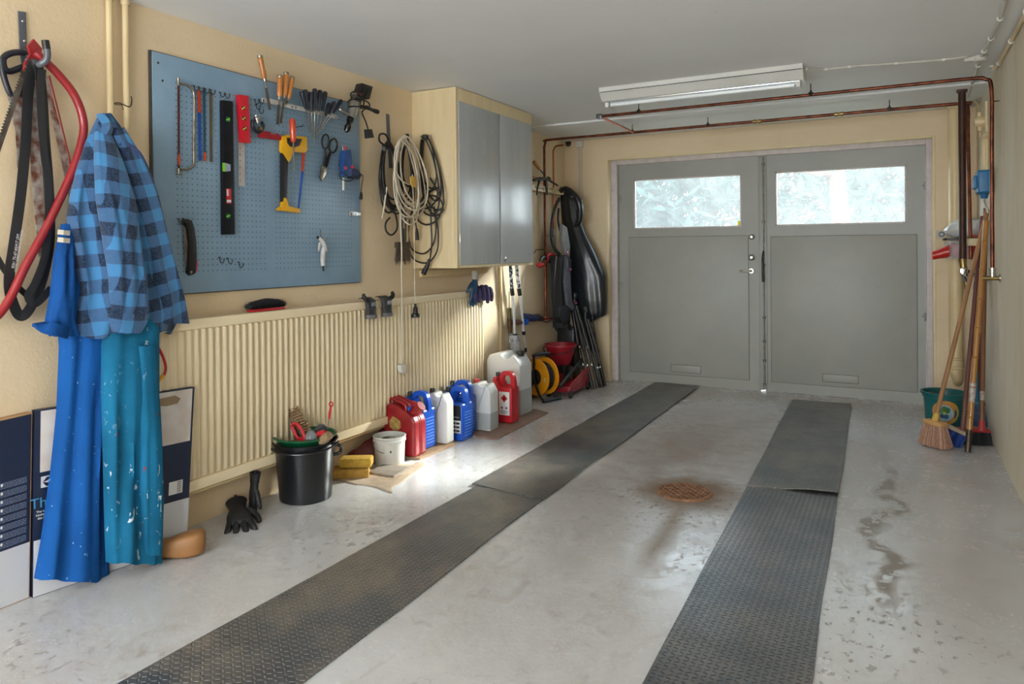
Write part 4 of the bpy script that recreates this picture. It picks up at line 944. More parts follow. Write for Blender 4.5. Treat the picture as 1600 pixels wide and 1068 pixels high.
# blue soldering gun
t = thing('hot_glue_gun', P2(1080, 520, .04), 'blue corded hand tool with red wheels and white nozzle at pegboard right edge', 'tool')
m = MB(); m.slab(px2([(1072, 470), (1090, 468), (1094, 500), (1092, 552), (1070, 550), (1067, 512)]), .030, .036, .006); m.build('body', M('tool_blue', '27508F', .4, col2='1D3E74'), t)
m = MB(); m.slab(px2([(1088, 522), (1112, 530), (1126, 546), (1118, 560), (1092, 556)]), .034, .030, .006); m.build('rear_grip', M('tool_blue_dark', '1D3156', .4, col2='162744'), t)
m = MB(); m.tube([P2(1073, 556, .05), P2(1073, 575, .05), P2(1073, 594, .05)], [.007, .0062, .0062], 12); m.build('white_nozzle', WHITEP, t)
m = MB(); m.tube([P2(1071, 452, .045), P2(1072, 475, .045)], .0022, 8); m.build('needle', SHAFT, t)
m = MB(); m.tube([P2(1080, 453, .045), P2(1081, 475, .045)], [.003, .009], 10); m.build('red_tip', REDP, t)
for p in ((1077, 525), (1098, 522)):
    m = MB(); m.lathe([(.006, 0), (.009, .003), (.010, .009), (.007, .012), (0, .012)], P2(*p, .066), rotm('Y', 90), 14); m.build('red_wheel', REDP, t)
m = MB(); m.tube(spline([P2(1118, 550, .06), P2(1090, 566, .075), P2(1064, 556, .07), P2(1066, 536, .075), P2(1100, 556, .08), P2(1130, 546, .07), P2(1134, 555, .06), P2(1130, 585, .05), P2(1129, 603, .05)], 6), .0025, 7); m.build('power_cord', BLACKP, t)
m = MB(); m.tube([P2(1129, 600, .05), P2(1129, 608, .05), P2(1128, 622, .05)], [.005, .008, .010], 10); m.build('plug', BLACKP, t)
# small clip
t = thing('steel_clip', P2(1108, 668, .03), 'small bright steel clip at right edge of pegboard', 'clip')
m = MB(); m.slab(px2([(1090, 659), (1126, 662), (1126, 675), (1091, 674)]), BT + .001, .010, .001); m.build('bracket', M('bright_zinc', 'E1E1E1', .25, .8, col2='BDBDBD', nscale=40), t)
for x_ in (1099, 1113): m = MB(); m.lathe([(0, .002), (.0035, .001), (.004, 0)], P2(x_, 668, BT + .012), rotm('Y', 90), 8); m.build('rivet', DARKST, t)
# folding saw
t = thing('folding_saw', P2(593, 780, .03), 'folding pruning saw with curved black handle at lower left of pegboard', 'saw')
m = MB(); m.slab(px2([(569, 690), (580, 684), (596, 688), (604, 712), (610, 752), (612, 800), (609, 845), (603, 857), (592, 860), (584, 852), (586, 810), (588, 765), (584, 722), (577, 702)]), BT + .004, .020, .005); m.build('handle', BLACKP, t)
m = MB(); m.slab(px2([(574, 704), (580, 712), (586, 765), (584, 812), (583, 845), (578, 810), (574, 755)]), BT + .010, .002); m.build('blade', M('grey_blade', '9C9A94', .35, .8, col2='7E7B74', nscale=30), t, smooth=False)
m = MB(); m.slab(px2([(611, 812), (615, 812), (614, 840), (609, 852), (608, 842)]), BT + .006, .016, .002); m.build('lock_button', M('button_pink', 'C44B55', .4), t)
m = MB(); m.lathe([(0, .003), (.005, .002), (.006, 0)], P2(598, 850, BT + .024), rotm('Y', 90), 12); m.build('pivot_rivet', STEEL, t)
# double hook with taped bundle
q = P2(1008, 735, BT)
m = MB(); m.tube(spline([P2(1002, 716, .022), P2(1003, 735, .024), P2(1006, 742, .05), P2(1012, 750, .06), P2(1022, 748, .06), P2(1025, 738, .06)], 5), .002, 6)
tag(m.build('peg_hook', STEEL), 'steel double wire hook holding the white taped bundle', 'hook', 'small wire hooks on the pegboard')
t = thing('taped_tool', P2(1010, 800, .05), 'small tool wrapped in white tape hanging at lower right of pegboard', 'tool')
TAPE = M('white_tape', 'D6D4D2', .55, col2='B5B2AF', nscale=25, bump=.4)
m = MB(); m.tube(spline([P2(996, 742, .05), P2(1006, 752, .055), P2(1014, 770, .055), P2(1020, 784, .055)], 4), [.007, .009, .010, .0105, .011, .012, .012, .012, .011, .010, .009, .008, .006], 10); m.build('taped_arm', TAPE, t)
m = MB(); m.tube(spline([P2(1012, 768, .05), P2(1009, 790, .05), P2(1008, 812, .05), P2(1009, 830, .05)], 4), [.012, .012, .013, .013, .013, .012, .013, .013, .012, .012, .011, .011, .010], 10); m.build('taped_body', TAPE, t)
m = MB(); m.tube([P2(1000, 758, .052), P2(997, 775, .052), P2(996, 785, .052)], [.007, .006, .003], 8); m.build('taped_tab', TAPE, t)
m = MB(); m.tube([P2(1009, 826, .05), P2(1011, 846, .05)], [.006, .005], 8); m.build('metal_end', DARKST, t)
m = MB(); m.tube([P2(992, 740, .05), P2(1001, 748, .05)], [.006, .007], 8); m.build('metal_tip', DARKST, t)
# ================================================================== RADIATOR
def pxm(p):                               # how many picture units one metre covers at p (for sizing only)
    d = (Vector(p) - Vector((0, 0, EYE))); f = Vector((-sin(YAW), cos(YAW), 0)); return FPX / d.dot(f)
RADM = M('radiator_cream', 'EBDAB8', .38, col2='E2D0AC', nscale=3)
ra, rb = L(243, 515, .10).y, L(758.5, 520, .10).y; rz0_, rz1_ = .187, .920
t = thing('radiator', (XL, (ra + rb) / 2, .18), 'long cream fluted panel radiator along the left wall', 'radiator')
pitch = .0365; n = int((rb - ra) / pitch); rows_lo, rows_hi = [], []
prof = [(0, .084), (.18, .084), (.32, .100), (.68, .100), (.82, .084)]
pts = [(ra + (k + u) * pitch, XL + x) for k in range(n) for u, x in prof] + [(ra + n * pitch, XL + .084)]
m = MB(); zs = [rz0_ + .045, rz0_ + .052, rz1_ - .050, rz1_ - .043]
rows = [[Vector((x if 0 < i < 3 else min(x, XL + .0845), y, z)) for y, x in pts] for i, z in enumerate(zs)]
m.grid(rows); m.build('fluted_panel', RADM, t, ang=25, recalc=False)
MB().bx((XL + .052, ra, rz1_ - .044), (XL + .102, ra + n * pitch, rz1_), .006).build('top_rail', RADM, t)
MB().bx((XL + .052, ra, rz0_), (XL + .102, ra + n * pitch, rz0_ + .046), .006).build('bottom_rail', RADM, t)
MB().bx((XL + .035, ra, rz0_ + .02), (XL + .060, ra + n * pitch, rz1_ - .02), .003).build('rear_panel', RADM, t)
for y in (2.3, 3.2, 4.1): MB().bx((XL + .0, y - .02, .30), (XL + .045, y + .02, .80), .003).build('wall_bracket', RADM, t)
t = thing('heating_pipe', (XL + .06, 3.0, .15), 'cream heating pipe running just under the radiator', 'pipe')
m = MB(); m.tube([(XL + .07, 1.8, .172), (XL + .07, rb + .02, .172)], .0085, 10); m.build('pipe_run', CREAMP, t)
m = MB(); m.tube(spline([(XL + .07, rb + .02, .172), (XL + .055, rb + .035, .172), (XL + .03, rb + .04, .172), (XL, rb + .04, .172)], 4), .0085, 10); m.build('pipe_end', CREAMP, t)

# black dusting brush lying on the radiator
q0, q1 = L(386, 482, .05), L(440, 474, .05)
t = thing('dusting_brush', (q0 + q1) / 2, 'black hand brush with dense bristles lying on top of radiator', 'brush')
zt = rz1_ + .001; m = MB(); m.bx((XL + .035, q0.y + .01, zt), (XL + .075, q1.y, zt + .012), .004); m.build('brush_back', REDP, t)
m = MB(); rr = random.Random(3)
for i in range(1500):
    f = rr.random(); y = q0.y + .004 + (q1.y - q0.y) * f; ed = min(1, min(f, 1 - f) * 7) ** .5
    an = rr.uniform(0, pi); b0 = Vector((XL + .055 + .014 * cos(an), y, zt + .014)); d = Vector((cos(an) * .75, rr.uniform(-.35, .35), .35 + sin(an))).normalized(); ln = rr.uniform(.030, .044) * (.55 + .45 * ed)
    s_ = d.orthogonal().normalized() * .0016; m._f([m.bm.verts.new(b0 - s_), m.bm.verts.new(b0 + s_), m.bm.verts.new(b0 + d * ln)])
m.tube(spline([(XL + .055, q0.y + .008, zt + .026), (XL + .055, (q0.y + q1.y) / 2, zt + .034), (XL + .055, q1.y - .006, zt + .028)], 4), [.012, .02, .022, .024, .025, .024, .022, .02, .012], 12)
m.build('bristles', M('black_bristle', '17171A', .8, col2='26262A', nscale=90), t, smooth=False, recalc=False)

# ------------------------------------------------------------------ gloves
def glove(label, o, R, mat, cuffm, sc=1.0, curl=.5, group=None, spread=.16, extra=None, cuff_len=.06, thumb=1, nm='work_glove'):
    """palm in local xy, fingers towards +y, back of hand +z"""
    o = Vector(o); t = thing(nm, o, label, 'glove', group)
    def X(p): return o + R @ (Vector(p) * sc)
    def chain(pts, rs, m, n=10): m.tube(spline([X(p) for p in pts], 4), [r_ * sc for r_ in interp(rs, (len(pts) - 1) * 4 + 1)], n)
    m = MB(); rows = []
    for (y, hw, hz, zc) in ((-.045, .030, .018, 0), (-.02, .032, .019, 0), (.015, .042, .018, .002), (.05, .045, .016, .002), (.078, .043, .014, 0), (.092, .036, .008, -.002)):
        rows.append([X((hw * cos(2 * pi * k / 16), y, zc + hz * sin(2 * pi * k / 16))) for k in range(16)])
    m.grid(rows, True, True)
    for i, (x, ln) in enumerate(((-.034, .062), (-.012, .078), (.011, .074), (.033, .060))):
        a = spread * (i - 1.5); c = curl * (1 + .15 * rnd.uniform(-1, 1)); pts = [(x, .068, 0)]; y, z, an = .085, 0.0, 0.0; px_ = x
        for s_ in range(3):
            an += c * .6; step = ln * (.42, .32, .26)[s_]; y += step * cos(an); z -= step * sin(an); px_ += step * sin(a) * cos(an); pts.append((px_, y, z))
        chain(pts, [.0125, .0118, .0108, .0085], m)
        tip = X(pts[-1]); m.ball(tip, .0088 * sc, n=10)
    tp = [(-.036 * thumb, -.005, 0), (-.056 * thumb, .02, -.006), (-.068 * thumb, .045, -.012), (-.072 * thumb, .066, -.018)]
    chain(tp, [.015, .0135, .012, .0095], m); m.ball(X(tp[-1]), .0098 * sc, n=10)
    m.build('hand', mat, t, ang=70)
    m = MB(); rows = []
    for (y, hw, hz) in ((-.035, .033, .021), (-.04 - cuff_len * .4, .036, .022), (-.04 - cuff_len, .042, .026), (-.04 - cuff_len, .038, .022), (-.04 - cuff_len * .4, .032, .018)):
        rows.append([X((hw * cos(2 * pi * k / 16), y, hz * sin(2 * pi * k / 16))) for k in range(16)])
    m.grid(rows, True); m.build('cuff', cuffm, t, ang=70)
    return t
def interp(rs, n):
    out = []
    for i in range(n):
        f = i / (n - 1) * (len(rs) - 1); k = min(int(f), len(rs) - 2); out.append(rs[k] + (rs[k + 1] - rs[k]) * (f - k))
    return out
def euler(x, y, z):
    from mathutils import Euler
    return Euler((radians(x), radians(y), radians(z))).to_matrix()
BGL = M('black_glove', '17181A', .6, col2='222326', nscale=40, bump=.3)
GGL = M('grey_leather', '3C3B3D', .55, col2='232224', nscale=20, bump=.3)
BLG = M('blue_glove_rubber', '16496B', .4, col2='0F3853', nscale=15, bump=.2)
PUR = M('purple_fabric', '453A66', .85, col2='352C52', nscale=20, bump=.4)
CUFW = M('cuff_white', 'B9B4AC', .8, col2='9F998F', nscale=60)
CUFO = M('cuff_orange_lining', '7A2F18', .8, col2='1B1B1D', nscale=30)
# two pairs hanging over the radiator rail: cuffs and hooks
for (px, lab, dx) in ((574, 'grey and black glove hanging cuff-down over radiator rail, the left of two', 0), (599, 'grey and black glove hanging cuff-down over radiator rail, the right of two', 1)):
    top = L(px, 474, .10); o = Vector((XL + .122, top.y, .858))
    t = thing('leather_glove', o, lab, 'glove', 'gloves hung on the radiator rail')
    m = MB(); rows = []
    for (z, hw, hx, cx) in ((.935, .034, .012, .062), (.942, .040, .016, .09), (.925, .044, .018, .121), (.895, .040, .019, .125), (.86, .036, .020, .126), (.835, .040, .023, .127)):
        rows.append([Vector((XL + cx + hx * sin(2 * pi * k / 18), top.y + hw * cos(2 * pi * k / 18), z)) for k in range(18)])
    m.grid(rows, True, False); m.build('hand_back', GGL, t, ang=70)
    m = MB(); rows = []
    for (z, hw, hx) in ((.845, .040, .0225), (.827, .042, .025), (.824, .040, .023), (.84, .036, .019)): rows.append([Vector((XL + .127 + hx * sin(2 * pi * k / 18), top.y + hw * cos(2 * pi * k / 18), z)) for k in range(18)])
    m.grid(rows, True); m.build('cuff', M('cuff_grey_trim', '77767A', .7, col2='5B5A5E', nscale=50), t, ang=70)
    m = MB(); sgn = -1 if dx == 0 else 1
    m.tube(spline([(XL + .125, top.y + sgn * .025, .925), (XL + .13, top.y + sgn * .045, .935), (XL + .125, top.y + sgn * .058, .948), (XL + .12, top.y + sgn * .056, .965)], 4), interp([.014, .013, .012, .008], 13), 10); m.build('thumb', BGL, t, ang=70)
    m = MB(); m.box((XL + .145, top.y, .905), (.003, .034, .022), bev=.001); m.build('cuff_patch', M('grey_patch', '8C8F96', .5, col2='6B6E75', nscale=60), t)
# blue rubber glove and purple cloth on the radiator's far end
q = L(737, 447, .10)
glove('blue rubber-dipped glove with white cuff propped upside down at radiator end', (XL + .125, q.y, .965), Matrix(((0, 0, 1), (1, 0, 0), (0, 1, 0))) @ euler(0, 0, 172), BLG, CUFW, .92, .15, spread=.10, thumb=-1)
t = thing('purple_rag', L(755, 465, .10), 'crumpled dark purple cloth glove over the end of the radiator rail', 'cloth')
m = MB(); rr = random.Random(8); c0 = L(755, 459, .10)
for i, (px, ya, yb) in enumerate(((741, 455, 469), (747, 450, 470), (754, 449, 467), (760, 449, 471), (766, 452, 468))):
    m.tube(spline([L(px - 3, ya + 6, .07), L(px - 1, ya, .10), L(px + 1, (ya + yb) / 2, .135), L(px + 2, yb, .13)], 4), interp([.018, .022, .022, .013], 13), 10)
    m.ball(L(px + 2, yb, .13), .014, n=10)
m.build('cloth_folds', PUR, t, ang=70)

# ================================================================== WALL CABINET
CD = .335; cy0 = L(650, 300, .0).y; zc0 = L(716, 419, CD).z
CREAMC = M('cabinet_cream', 'E1CDA4', .42, col2='D6C095', nscale=4, stretch=(6, 6, .6), bump=.15, bscale=20)
g = NG('cabinet_door_grey')
c = g.mix(g.ramp(g.noise(2, 6, (1, 4, .6), .6), (.3, 0), (.7, 1)), hexc('B6B9BA'), hexc('AAADAE'))
g.set(Base_Color=c, Roughness=g.math('ADD', .17, g.math('MULTIPLY', g.noise(9, 7, (1, 4, .5), .7), .16)), Specular_IOR_Level=.8); g.bump(g.noise(16, 6, (1, 4, .5), .6), .10, .004)
CDOOR = g.m
yA, yZ = L(713.2, 300, CD).y, L(832, 300, CD).y
t = thing('wall_cabinet', (XL, (yA + yZ) / 2, zc0), 'cream wall cabinet with two glossy grey doors hung under the ceiling', 'cabinet')
xf = XL + CD; m = MB(); w_ = .018; yA2 = min(yA, cy0 + .01)
m.bx((XL + .001, yA, zc0), (xf - .018, yA + w_, H - .004), .002); m.bx((XL + .001, yZ - w_, zc0), (xf - .018, yZ, H - .004), .002)
m.bx((XL + .001, yA + w_, zc0), (xf - .018, yZ - w_, zc0 + w_), .001); m.bx((XL + .001, yA + w_, H - .024), (xf - .018, yZ - w_, H - .004), .001); m.bx((XL + .001, yA + w_, zc0 + w_), (XL + .008, yZ - w_, H - .024))
m.build('body', CREAMC, t)
dt, db = L(717, 158, CD).z, L(717, 414, CD).z; ya1, ya2, yb1, yb2 = L(717, 300, CD).y, L(779.3, 300, CD).y, L(781.3, 300, CD).y, L(831, 300, CD).y - .003
m = MB(); m.bx((xf - .018, yA, zc0), (xf, ya1 - .001, H - .004), .0015); m.bx((xf - .018, ya1 - .001, zc0), (xf, yZ, db - .002), .0015); m.bx((xf - .018, ya1 - .001, dt + .002), (xf, yZ, H - .004), .0015); m.build('face_frame', CREAMC, t)
d1c = MB().bx((xf - .012, ya1, db), (xf + .006, ya2, dt), .002).build('door', CDOOR, t)
d2c = MB().bx((xf - .012, yb1, db), (xf + .006, yb2, dt), .002).build('door', CDOOR, t)
for py in (198, 372):
    m = MB(); q = L(716.6, py, CD); m.cyl((xf + .006, ya1 - .001, q.z - .025), (xf + .006, ya1 - .001, q.z + .025), .004, n=8); m.build('hinge', STEEL, d1c)
q = L(789, 404.5, CD)
m = MB(); m.lathe([(0, .006), (.006, .006), (.010, .003), (.017, .003), (.019, 0)], (xf + .006, q.y, q.z), rotm('Y', 90), 20); m.build('lock', CHROME, d2c)
m = MB(); m.bx((xf + .0115, q.y - .0015, q.z - .005), (xf + .0125, q.y + .0015, q.z + .005)); m.build('keyhole', BLACKP, d2c)
# battens below
t = thing('wall_batten', L(716, 426, .01), 'cream batten on the wall directly below the cabinet', 'batten')
q0, q1 = L(655, 424, .0), L(779, 424, .0)
MB().bx((XL, q0.y, zc0 - .060), (XL + .022, q1.y - .2, zc0 - .018), .003).build('board', CREAMP, t)
t = thing('cable_duct', L(782, 450, .01), 'narrow cream surface duct dropping from cabinet toward the floor', 'duct')
q = L(781, 450, .0); MB().bx((XL, q.y - .016, .33), (XL + .014, q.y + .016, zc0 + .03), .003).build('channel', CREAMP, t)

# ================================================================== cable hooks and coils
def P8(x, y, off): return L(560 + x / 3.56, 160 + y / 3.56, off)
t = thing('wall_hook', P8(165, 130, 0), 'grey steel strap with padded arms carrying the cable coils beside cabinet', 'hook')
m = MB(); m.slab([(603.5, 177.5), (608, 179), (610, 219), (605, 219)], .002, .005, .001); m.slab([(605, 219), (610, 219), (613, 262), (608, 262)], .002, .005, .001); m.build('back_strap', GREYM, t)
for pts, cap in (([(170, 235, .01), (160, 248, .05), (148, 260, .09), (142, 262, .11), (140, 245, .115)], (140, 240, .115)), ([(180, 262, .01), (225, 262, .06), (258, 250, .12), (270, 230, .14), (271, 205, .14)], (272, 176, .14))):
    m = MB(); m.tube(spline([P8(*p) for p in pts], 5), .010, 12); a_ = m.build('hook_arm', GREYM, t)
    m = MB(); m.cyl(P8(*pts[-1]), P8(*cap), .0112, n=12); m.build('end_cap', BLACKP, a_)
CREAMW = M('cream_cable', 'D9CDB9', .45, col2='C6B9A3', nscale=9)
BLKC = M('black_cable', '1C1C1F', .42, col2='121214', nscale=9)
def loopc(top, bot, hw, off, jit, rr, fn=P8):
    """one hanging turn of cable"""
    o = []; N = 12
    tx, ty = top; bx_, by_ = bot
    for k in range(N):
        an = 2 * pi * k / N; f = .5 - .5 * cos(an); wv = hw * sin(an) * (.65 + .5 * f)
        px, py = tx + (bx_ - tx) * f + wv, ty + (by_ - ty) * f
        o.append(fn(px + rr.uniform(-jit, jit), py + rr.uniform(-jit, jit), off + .012 * sin(an * 2 + rr.random() * 6)))
    return o
def coil(label, loops, r, mat, rr, fn=P8, per=5, extras=()):
    """one continuous cable wound in turns"""
    pts = []
    for i, (tp, bt, hw, off) in enumerate(loops): pts += loopc(tp, bt, hw, off, 3.0, rr, fn)
    t = thing('cable_coil', pts[0], label, 'cable')
    m = MB(); m.tube(spline(pts, per), r, 7)
    for e in extras: m.tube(spline([fn(*p) for p in e], per), r, 7)
    m.build('cable', mat, t, ang=75); return t
rr = random.Random(11)
t = coil('thick bundle of black cable behind the left side of the cream coil', [((168 + rr.uniform(-8, 8), 222 + rr.uniform(-6, 8)), (190 + rr.uniform(-22, 22), 590 + rr.uniform(-60, 45)), 50 + rr.uniform(-16, 14), .05 + .008 * k) for k in range(8)], .0058, BLKC, rr,
         extras=([(150, 240, .06), (118, 215, .07), (120, 178, .08), (150, 178, .08), (172, 215, .07)], [(200, 600, .06), (215, 660, .06), (214, 705, .06), (185, 737, .06), (155, 715, .06), (152, 670, .06), (175, 640, .06)]))
t = coil('black cable hanging inside the cream coil from the same hook', [((262 + rr.uniform(-8, 8), 238 + rr.uniform(-6, 6)), (262 + rr.uniform(-20, 20), 560 + rr.uniform(-110, 90)), 34 + rr.uniform(-10, 10), .085 + .006 * k) for k in range(5)], .0055, BLKC, rr,
         extras=([(246, 560, .09), (246, 640, .085), (244, 700, .08), (244, 772, .08)], [(262, 600, .09), (262, 680, .085), (262, 772, .08)]))
q = P8(326, 705, .08); m = MB(); m.tube(spline([P8(300, 600, .09), P8(316, 660, .085), P8(324, 708, .08)], 4), .004, 8); m.build('cable_tail', BLKC, t)
m = MB(); m.tube([P8(324, 700, .08), P8(326, 725, .08), P8(328, 765, .08)], [.006, .010, .012], 10); m.build('plug', BLACKP, t)
loops = [((250, 186), (330, 588), 92), ((262, 192), (322, 575), 84), ((243, 196), (298, 560), 70), ((256, 186), (310, 640), 86), ((240, 204), (290, 678), 66), ((270, 196), (335, 560), 74), ((236, 212), (285, 455), 66), ((252, 196), (275, 640), 74), ((262, 188), (318, 600), 95)]
t = coil('large cream extension cable coil hanging on the hook left of cabinet', [(a_, b_, c_, .125 + .007 * i) for i, (a_, b_, c_) in enumerate(loops)], .0048, CREAMW, rr,
         extras=([(232, 560, .15), (234, 680, .14), (240, 800, .13), (240, 930, .13), (241, 1060, .125), (239, 1250, .125), (238, 1475, .125)],))
m = MB(); m.slab(px2([(288, 412), (318, 410), (322, 470), (300, 472), (290, 450)], 3.56, 560, 160), .188, .006, .001); m.build('yellow_tag', M('tag_yellow', 'CDA34A', .6, col2='B88F3C'), t)
m = MB(); m.tube(spline([P8(158, 470, .12), P8(146, 560, .11), P8(132, 648, .11)], 4), .0048, 8); m.build('loose_end', CREAMW, t)
a, b = L(627.3, 572, .125), L(628.5, 586, .125)
m = MB(); m.slab([(623.5, 570), (628, 568), (632.5, 571), (632.5, 580), (630, 583), (625.5, 582), (624, 578)], .112, .026, .004); pg = m.build('white_plug', WHITEP, t)
for x_ in (626.6, 630.8): m = MB(); m.cyl(L(x_, 581, .125), L(x_ + .4, 587.5, .125), .0022, n=6); m.build('pin', STEEL, pg)
# thin lamp flex with black socket
t = thing('pendant_flex', L(649, 480, .13), 'thin beige flex with black lamp socket hanging before the radiator', 'cable')
m = MB(); m.tube(spline([P8(300, 400, .19), P8(306, 560, .17), P8(309, 700, .15), P8(312, 860, .14), P8(313, 1000, .135), P8(316, 1130, .13)], 5), .0026, 7); m.build('flex', CREAMW, t)
m = MB(); a, b = L(648.7, 474, .13), L(649.3, 495.5, .13); dz = a.z - b.z
m.lathe([(0, dz), (.006, dz), (.008, dz * .8), (.013, dz * .72), (.0155, dz * .5), (.014, dz * .45), (.017, dz * .3), (.024, dz * .22), (.026, 0), (.020, 0), (.018, dz * .12), (0, dz * .12)], b, None, 20); m.build('lamp_socket', BLACKP, t)
# right-hand coil hanging on the cabinet's side
yS = yA - .022
def PS(x, y, d): return Yp(560 + x / 3.56, 160 + y / 3.56, yS - d)
t = thing('hook', PS(372, 192, 0), 'white-ringed hook on cabinet side holding the right black cable', 'hook'); t.name = 'side_hook'
m = MB(); m.tube(spline([Vector((PS(372, 192, 0).x, yA, PS(372, 192, 0).z)), PS(372, 194, .02), PS(372, 196, .04), PS(374, 182, .045)], 4), .006, 10); m.build('peg', GREYM, t)
m = MB(); o_ = []
for k in range(14): an = 2 * pi * k / 14; o_.append(PS(371 + 24 * cos(an), 193 + 13 * sin(an), .025))
m.tube(spline(o_, 2, True), .004, 8, True); m.build('white_ring', STEEL, t)
LP = [((372, 178), (430, 545), 52, .012), ((366, 182), (440, 600), 60, .018), ((376, 186), (405, 480), 40, .024), ((362, 190), (420, 620), 50, .028)]
t = coil('tangled black cable hanging against the cabinet side', LP, .0052, BLKC, rr, PS,
         extras=([(450, 470, .02), (395, 500, .025), (355, 560, .02), (370, 615, .02), (430, 630, .02), (470, 600, .02), (455, 540, .03), (400, 520, .035), (350, 590, .03), (330, 650, .02), (380, 680, .02), (440, 650, .02), (470, 580, .02)],
                 [(400, 560, .03), (405, 680, .03), (408, 780, .03), (398, 870, .03), (385, 905, .03)],
                 [(420, 580, .02), (432, 700, .02), (415, 790, .02), (370, 838, .02), (320, 832, .02), (290, 800, .02), (278, 740, .02), (285, 650, .02)],
                 [(430, 600, .035), (445, 740, .035), (436, 830, .03), (390, 888, .03), (330, 885, .03), (292, 850, .03), (280, 800, .03)],
                 [(400, 420, .03), (440, 500, .03), (420, 560, .03), (370, 590, .03), (345, 560, .03), (380, 500, .03), (440, 480, .03)]))
m = MB(); m.tube([PS(392, 870, .03), PS(388, 895, .03), PS(375, 925, .03), PS(362, 952, .03)], [.006, .012, .015, .017], 12); m.build('plug', BLACKP, t)
# old brush hanging below
t = thing('old_brush', P8(246, 850, .08), 'worn flat paint brush with grey-brown bristles hanging below the cables', 'brush')
m = MB(); m.slab(px2([(210, 776), (284, 774), (286, 806), (208, 808)], 3.56, 560, 160), .068, .022, .004); m.build('ferrule', M('brush_ferrule', '5A4E44', .5, .4, col2='3F352D', nscale=40), t)
m = MB(); r6 = random.Random(6)
for i in range(170):
    x_ = r6.uniform(211, 283); f = (x_ - 246) / 40; a = P8(x_, 806, .072 + r6.random() * .016); b = P8(x_ + f * 8 + r6.uniform(-5, 5), 895 + r6.uniform(-14, 14), .07 + r6.random() * .022); s_ = Vector((0, .0014, 0)); m._f([m.bm.verts.new(a - s_), m.bm.verts.new(a + s_), m.bm.verts.new(b + s_ * .4), m.bm.verts.new(b - s_ * .4)])
m.slab(px2([(212, 804), (282, 804), (286, 880), (206, 882)], 3.56, 560, 160), .072, .012, .003)
m.build('bristles', M('brown_bristle', '6B5C50', .8, col2='40362F', nscale=60), t, smooth=False, recalc=False)
m = MB(); m.tube(spline([P8(246, 776, .078), P8(248, 740, .08), P8(250, 700, .08)], 3), interp([.012, .008, .006], 7), 10); m.build('handle', BLACKP, t)
# ================================================================== PIPES near ceiling and in the far left corner
def PL(x, y, off): return L(680 + x / 6.673, 400 + y / 6.673, off)        # far-left close-up
yR = 5.62; zR = H - .08
xa = L(851, 300, .05); xb = L(865, 300, .05)
t = thing('copper_pipe', (xa.x, xa.y, 1.0), 'long dark copper pipe along back wall, dropping down the left corner', 'pipe')
pts = [(xa.x, xa.y, L(852, 494, .05).z), (xa.x, xa.y, 1.4), (xa.x, xa.y, zR - .06), (xa.x + .02, xa.y + (yR - xa.y) * .3, zR - .012), (xa.x + .06, yR, zR), (-2.2, yR, zR)]
m = MB(); m.tube(spline(pts[:2] + [(xa.x, xa.y, zR - .10)] + pts[2:], 5), .0105, 12)
xe = Yp(1513, 300, yR).x
m.tube(spline([(-2.2, yR, zR), (-1.0, yR, zR), (xe - .10, yR, zR), (xe - .02, yR, zR - .012), (xe, yR, zR - .05), (xe, yR, 1.9), (xe + .012, yR, Yp(1520, 405, yR).z)], 5), .0115, 12)
m.build('pipe_run', COPPER, t)
m = MB(); m.tube([(xa.x, xa.y, L(852, 494, .05).z), (xa.x, xa.y, L(852, 498, .05).z)], .014, 12); m.build('end_fitting', BRASS, t)
for px in (988, 1106, 1390):
    q = Yp(px, 205 if px < 1000 else 190, yR); m = MB(); m.cyl((q.x, yR, zR), (q.x, yR, H), .003, n=6); m.lathe([(.0135, -.008), (.0155, -.006), (.0155, .014), (.006, .02), (.004, .03)], (q.x, yR, zR), None, 12); m.build('hanger_clip', DARKST, t)
for px in (1183, 1311):
    q = Yp(px, 184, yR); m = MB(); m.lathe([(.013, -.03), (.016, -.028), (.016, -.01), (.013, -.008), (.013, .008), (.016, .01), (.016, .028), (.013, .03)], (q.x, yR, zR), rotm('Y', 90), 12); m.build('compression_joint', BRASS, t)
t = thing('copper_pipe', (xb.x, xb.y, 1.5), 'shorter bright copper pipe ending in a fitting beside the black sack', 'pipe')
m = MB(); m.tube(spline([(xb.x, xb.y, L(864.5, 358, .05).z), (xb.x, xb.y, 1.7), (xb.x, xb.y, zR - .09), (xb.x + .006, xb.y, zR - .05), (xb.x + .03, xb.y, zR - .022), (xb.x + .10, xb.y, zR - .018)], 5), .0075, 10); m.build('pipe_run', COPPERB, t)
m = MB(); m.tube([(xb.x, xb.y, L(864.5, 358, .05).z), (xb.x, xb.y, L(864.5, 370, .05).z)], .012, 12); m.tube([(xb.x, xb.y, L(864, 367, .05).z), (xb.x - .02, xb.y - .12, L(864, 368, .05).z)], .006, 8); m.build('end_valve', STEEL, t)
# second run, nearer, crossing under the lamp and dropping down the right wall
y2 = 4.87; x20 = Yp(937, 187, y2).x; xr = Yp(1550, 300, y2).x
zz = Yp(1200, 155, y2).z
t = thing('copper_pipe', (x20, y2, zz), 'copper pipe nearest the lamp, bending down the right-hand wall', 'pipe')
m = MB(); m.tube(spline([(x20, y2, zz), (-.8, y2, zz), (0, y2, zz), (xr - .10, y2, zz), (xr - .03, y2, zz - .012), (xr, y2, zz - .07), (xr, y2, 1.7), (xr, y2, Yp(1551, 422, y2).z)], 6), .0105, 12); m.build('pipe_run', COPPER, t)
m = MB(); m.tube([(x20, y2 + .01, zz), (x20, yR, zR + .0)], .009, 10); m.build('cross_pipe', COPPERB, t)
m = MB(); m.box((x20, y2 - .005, zz), (.04, .03, .034), bev=.007); m.build('corner_fitting', M('zinc_fitting', '7C8286', .35, .8, col2='5C6166', nscale=40), t)
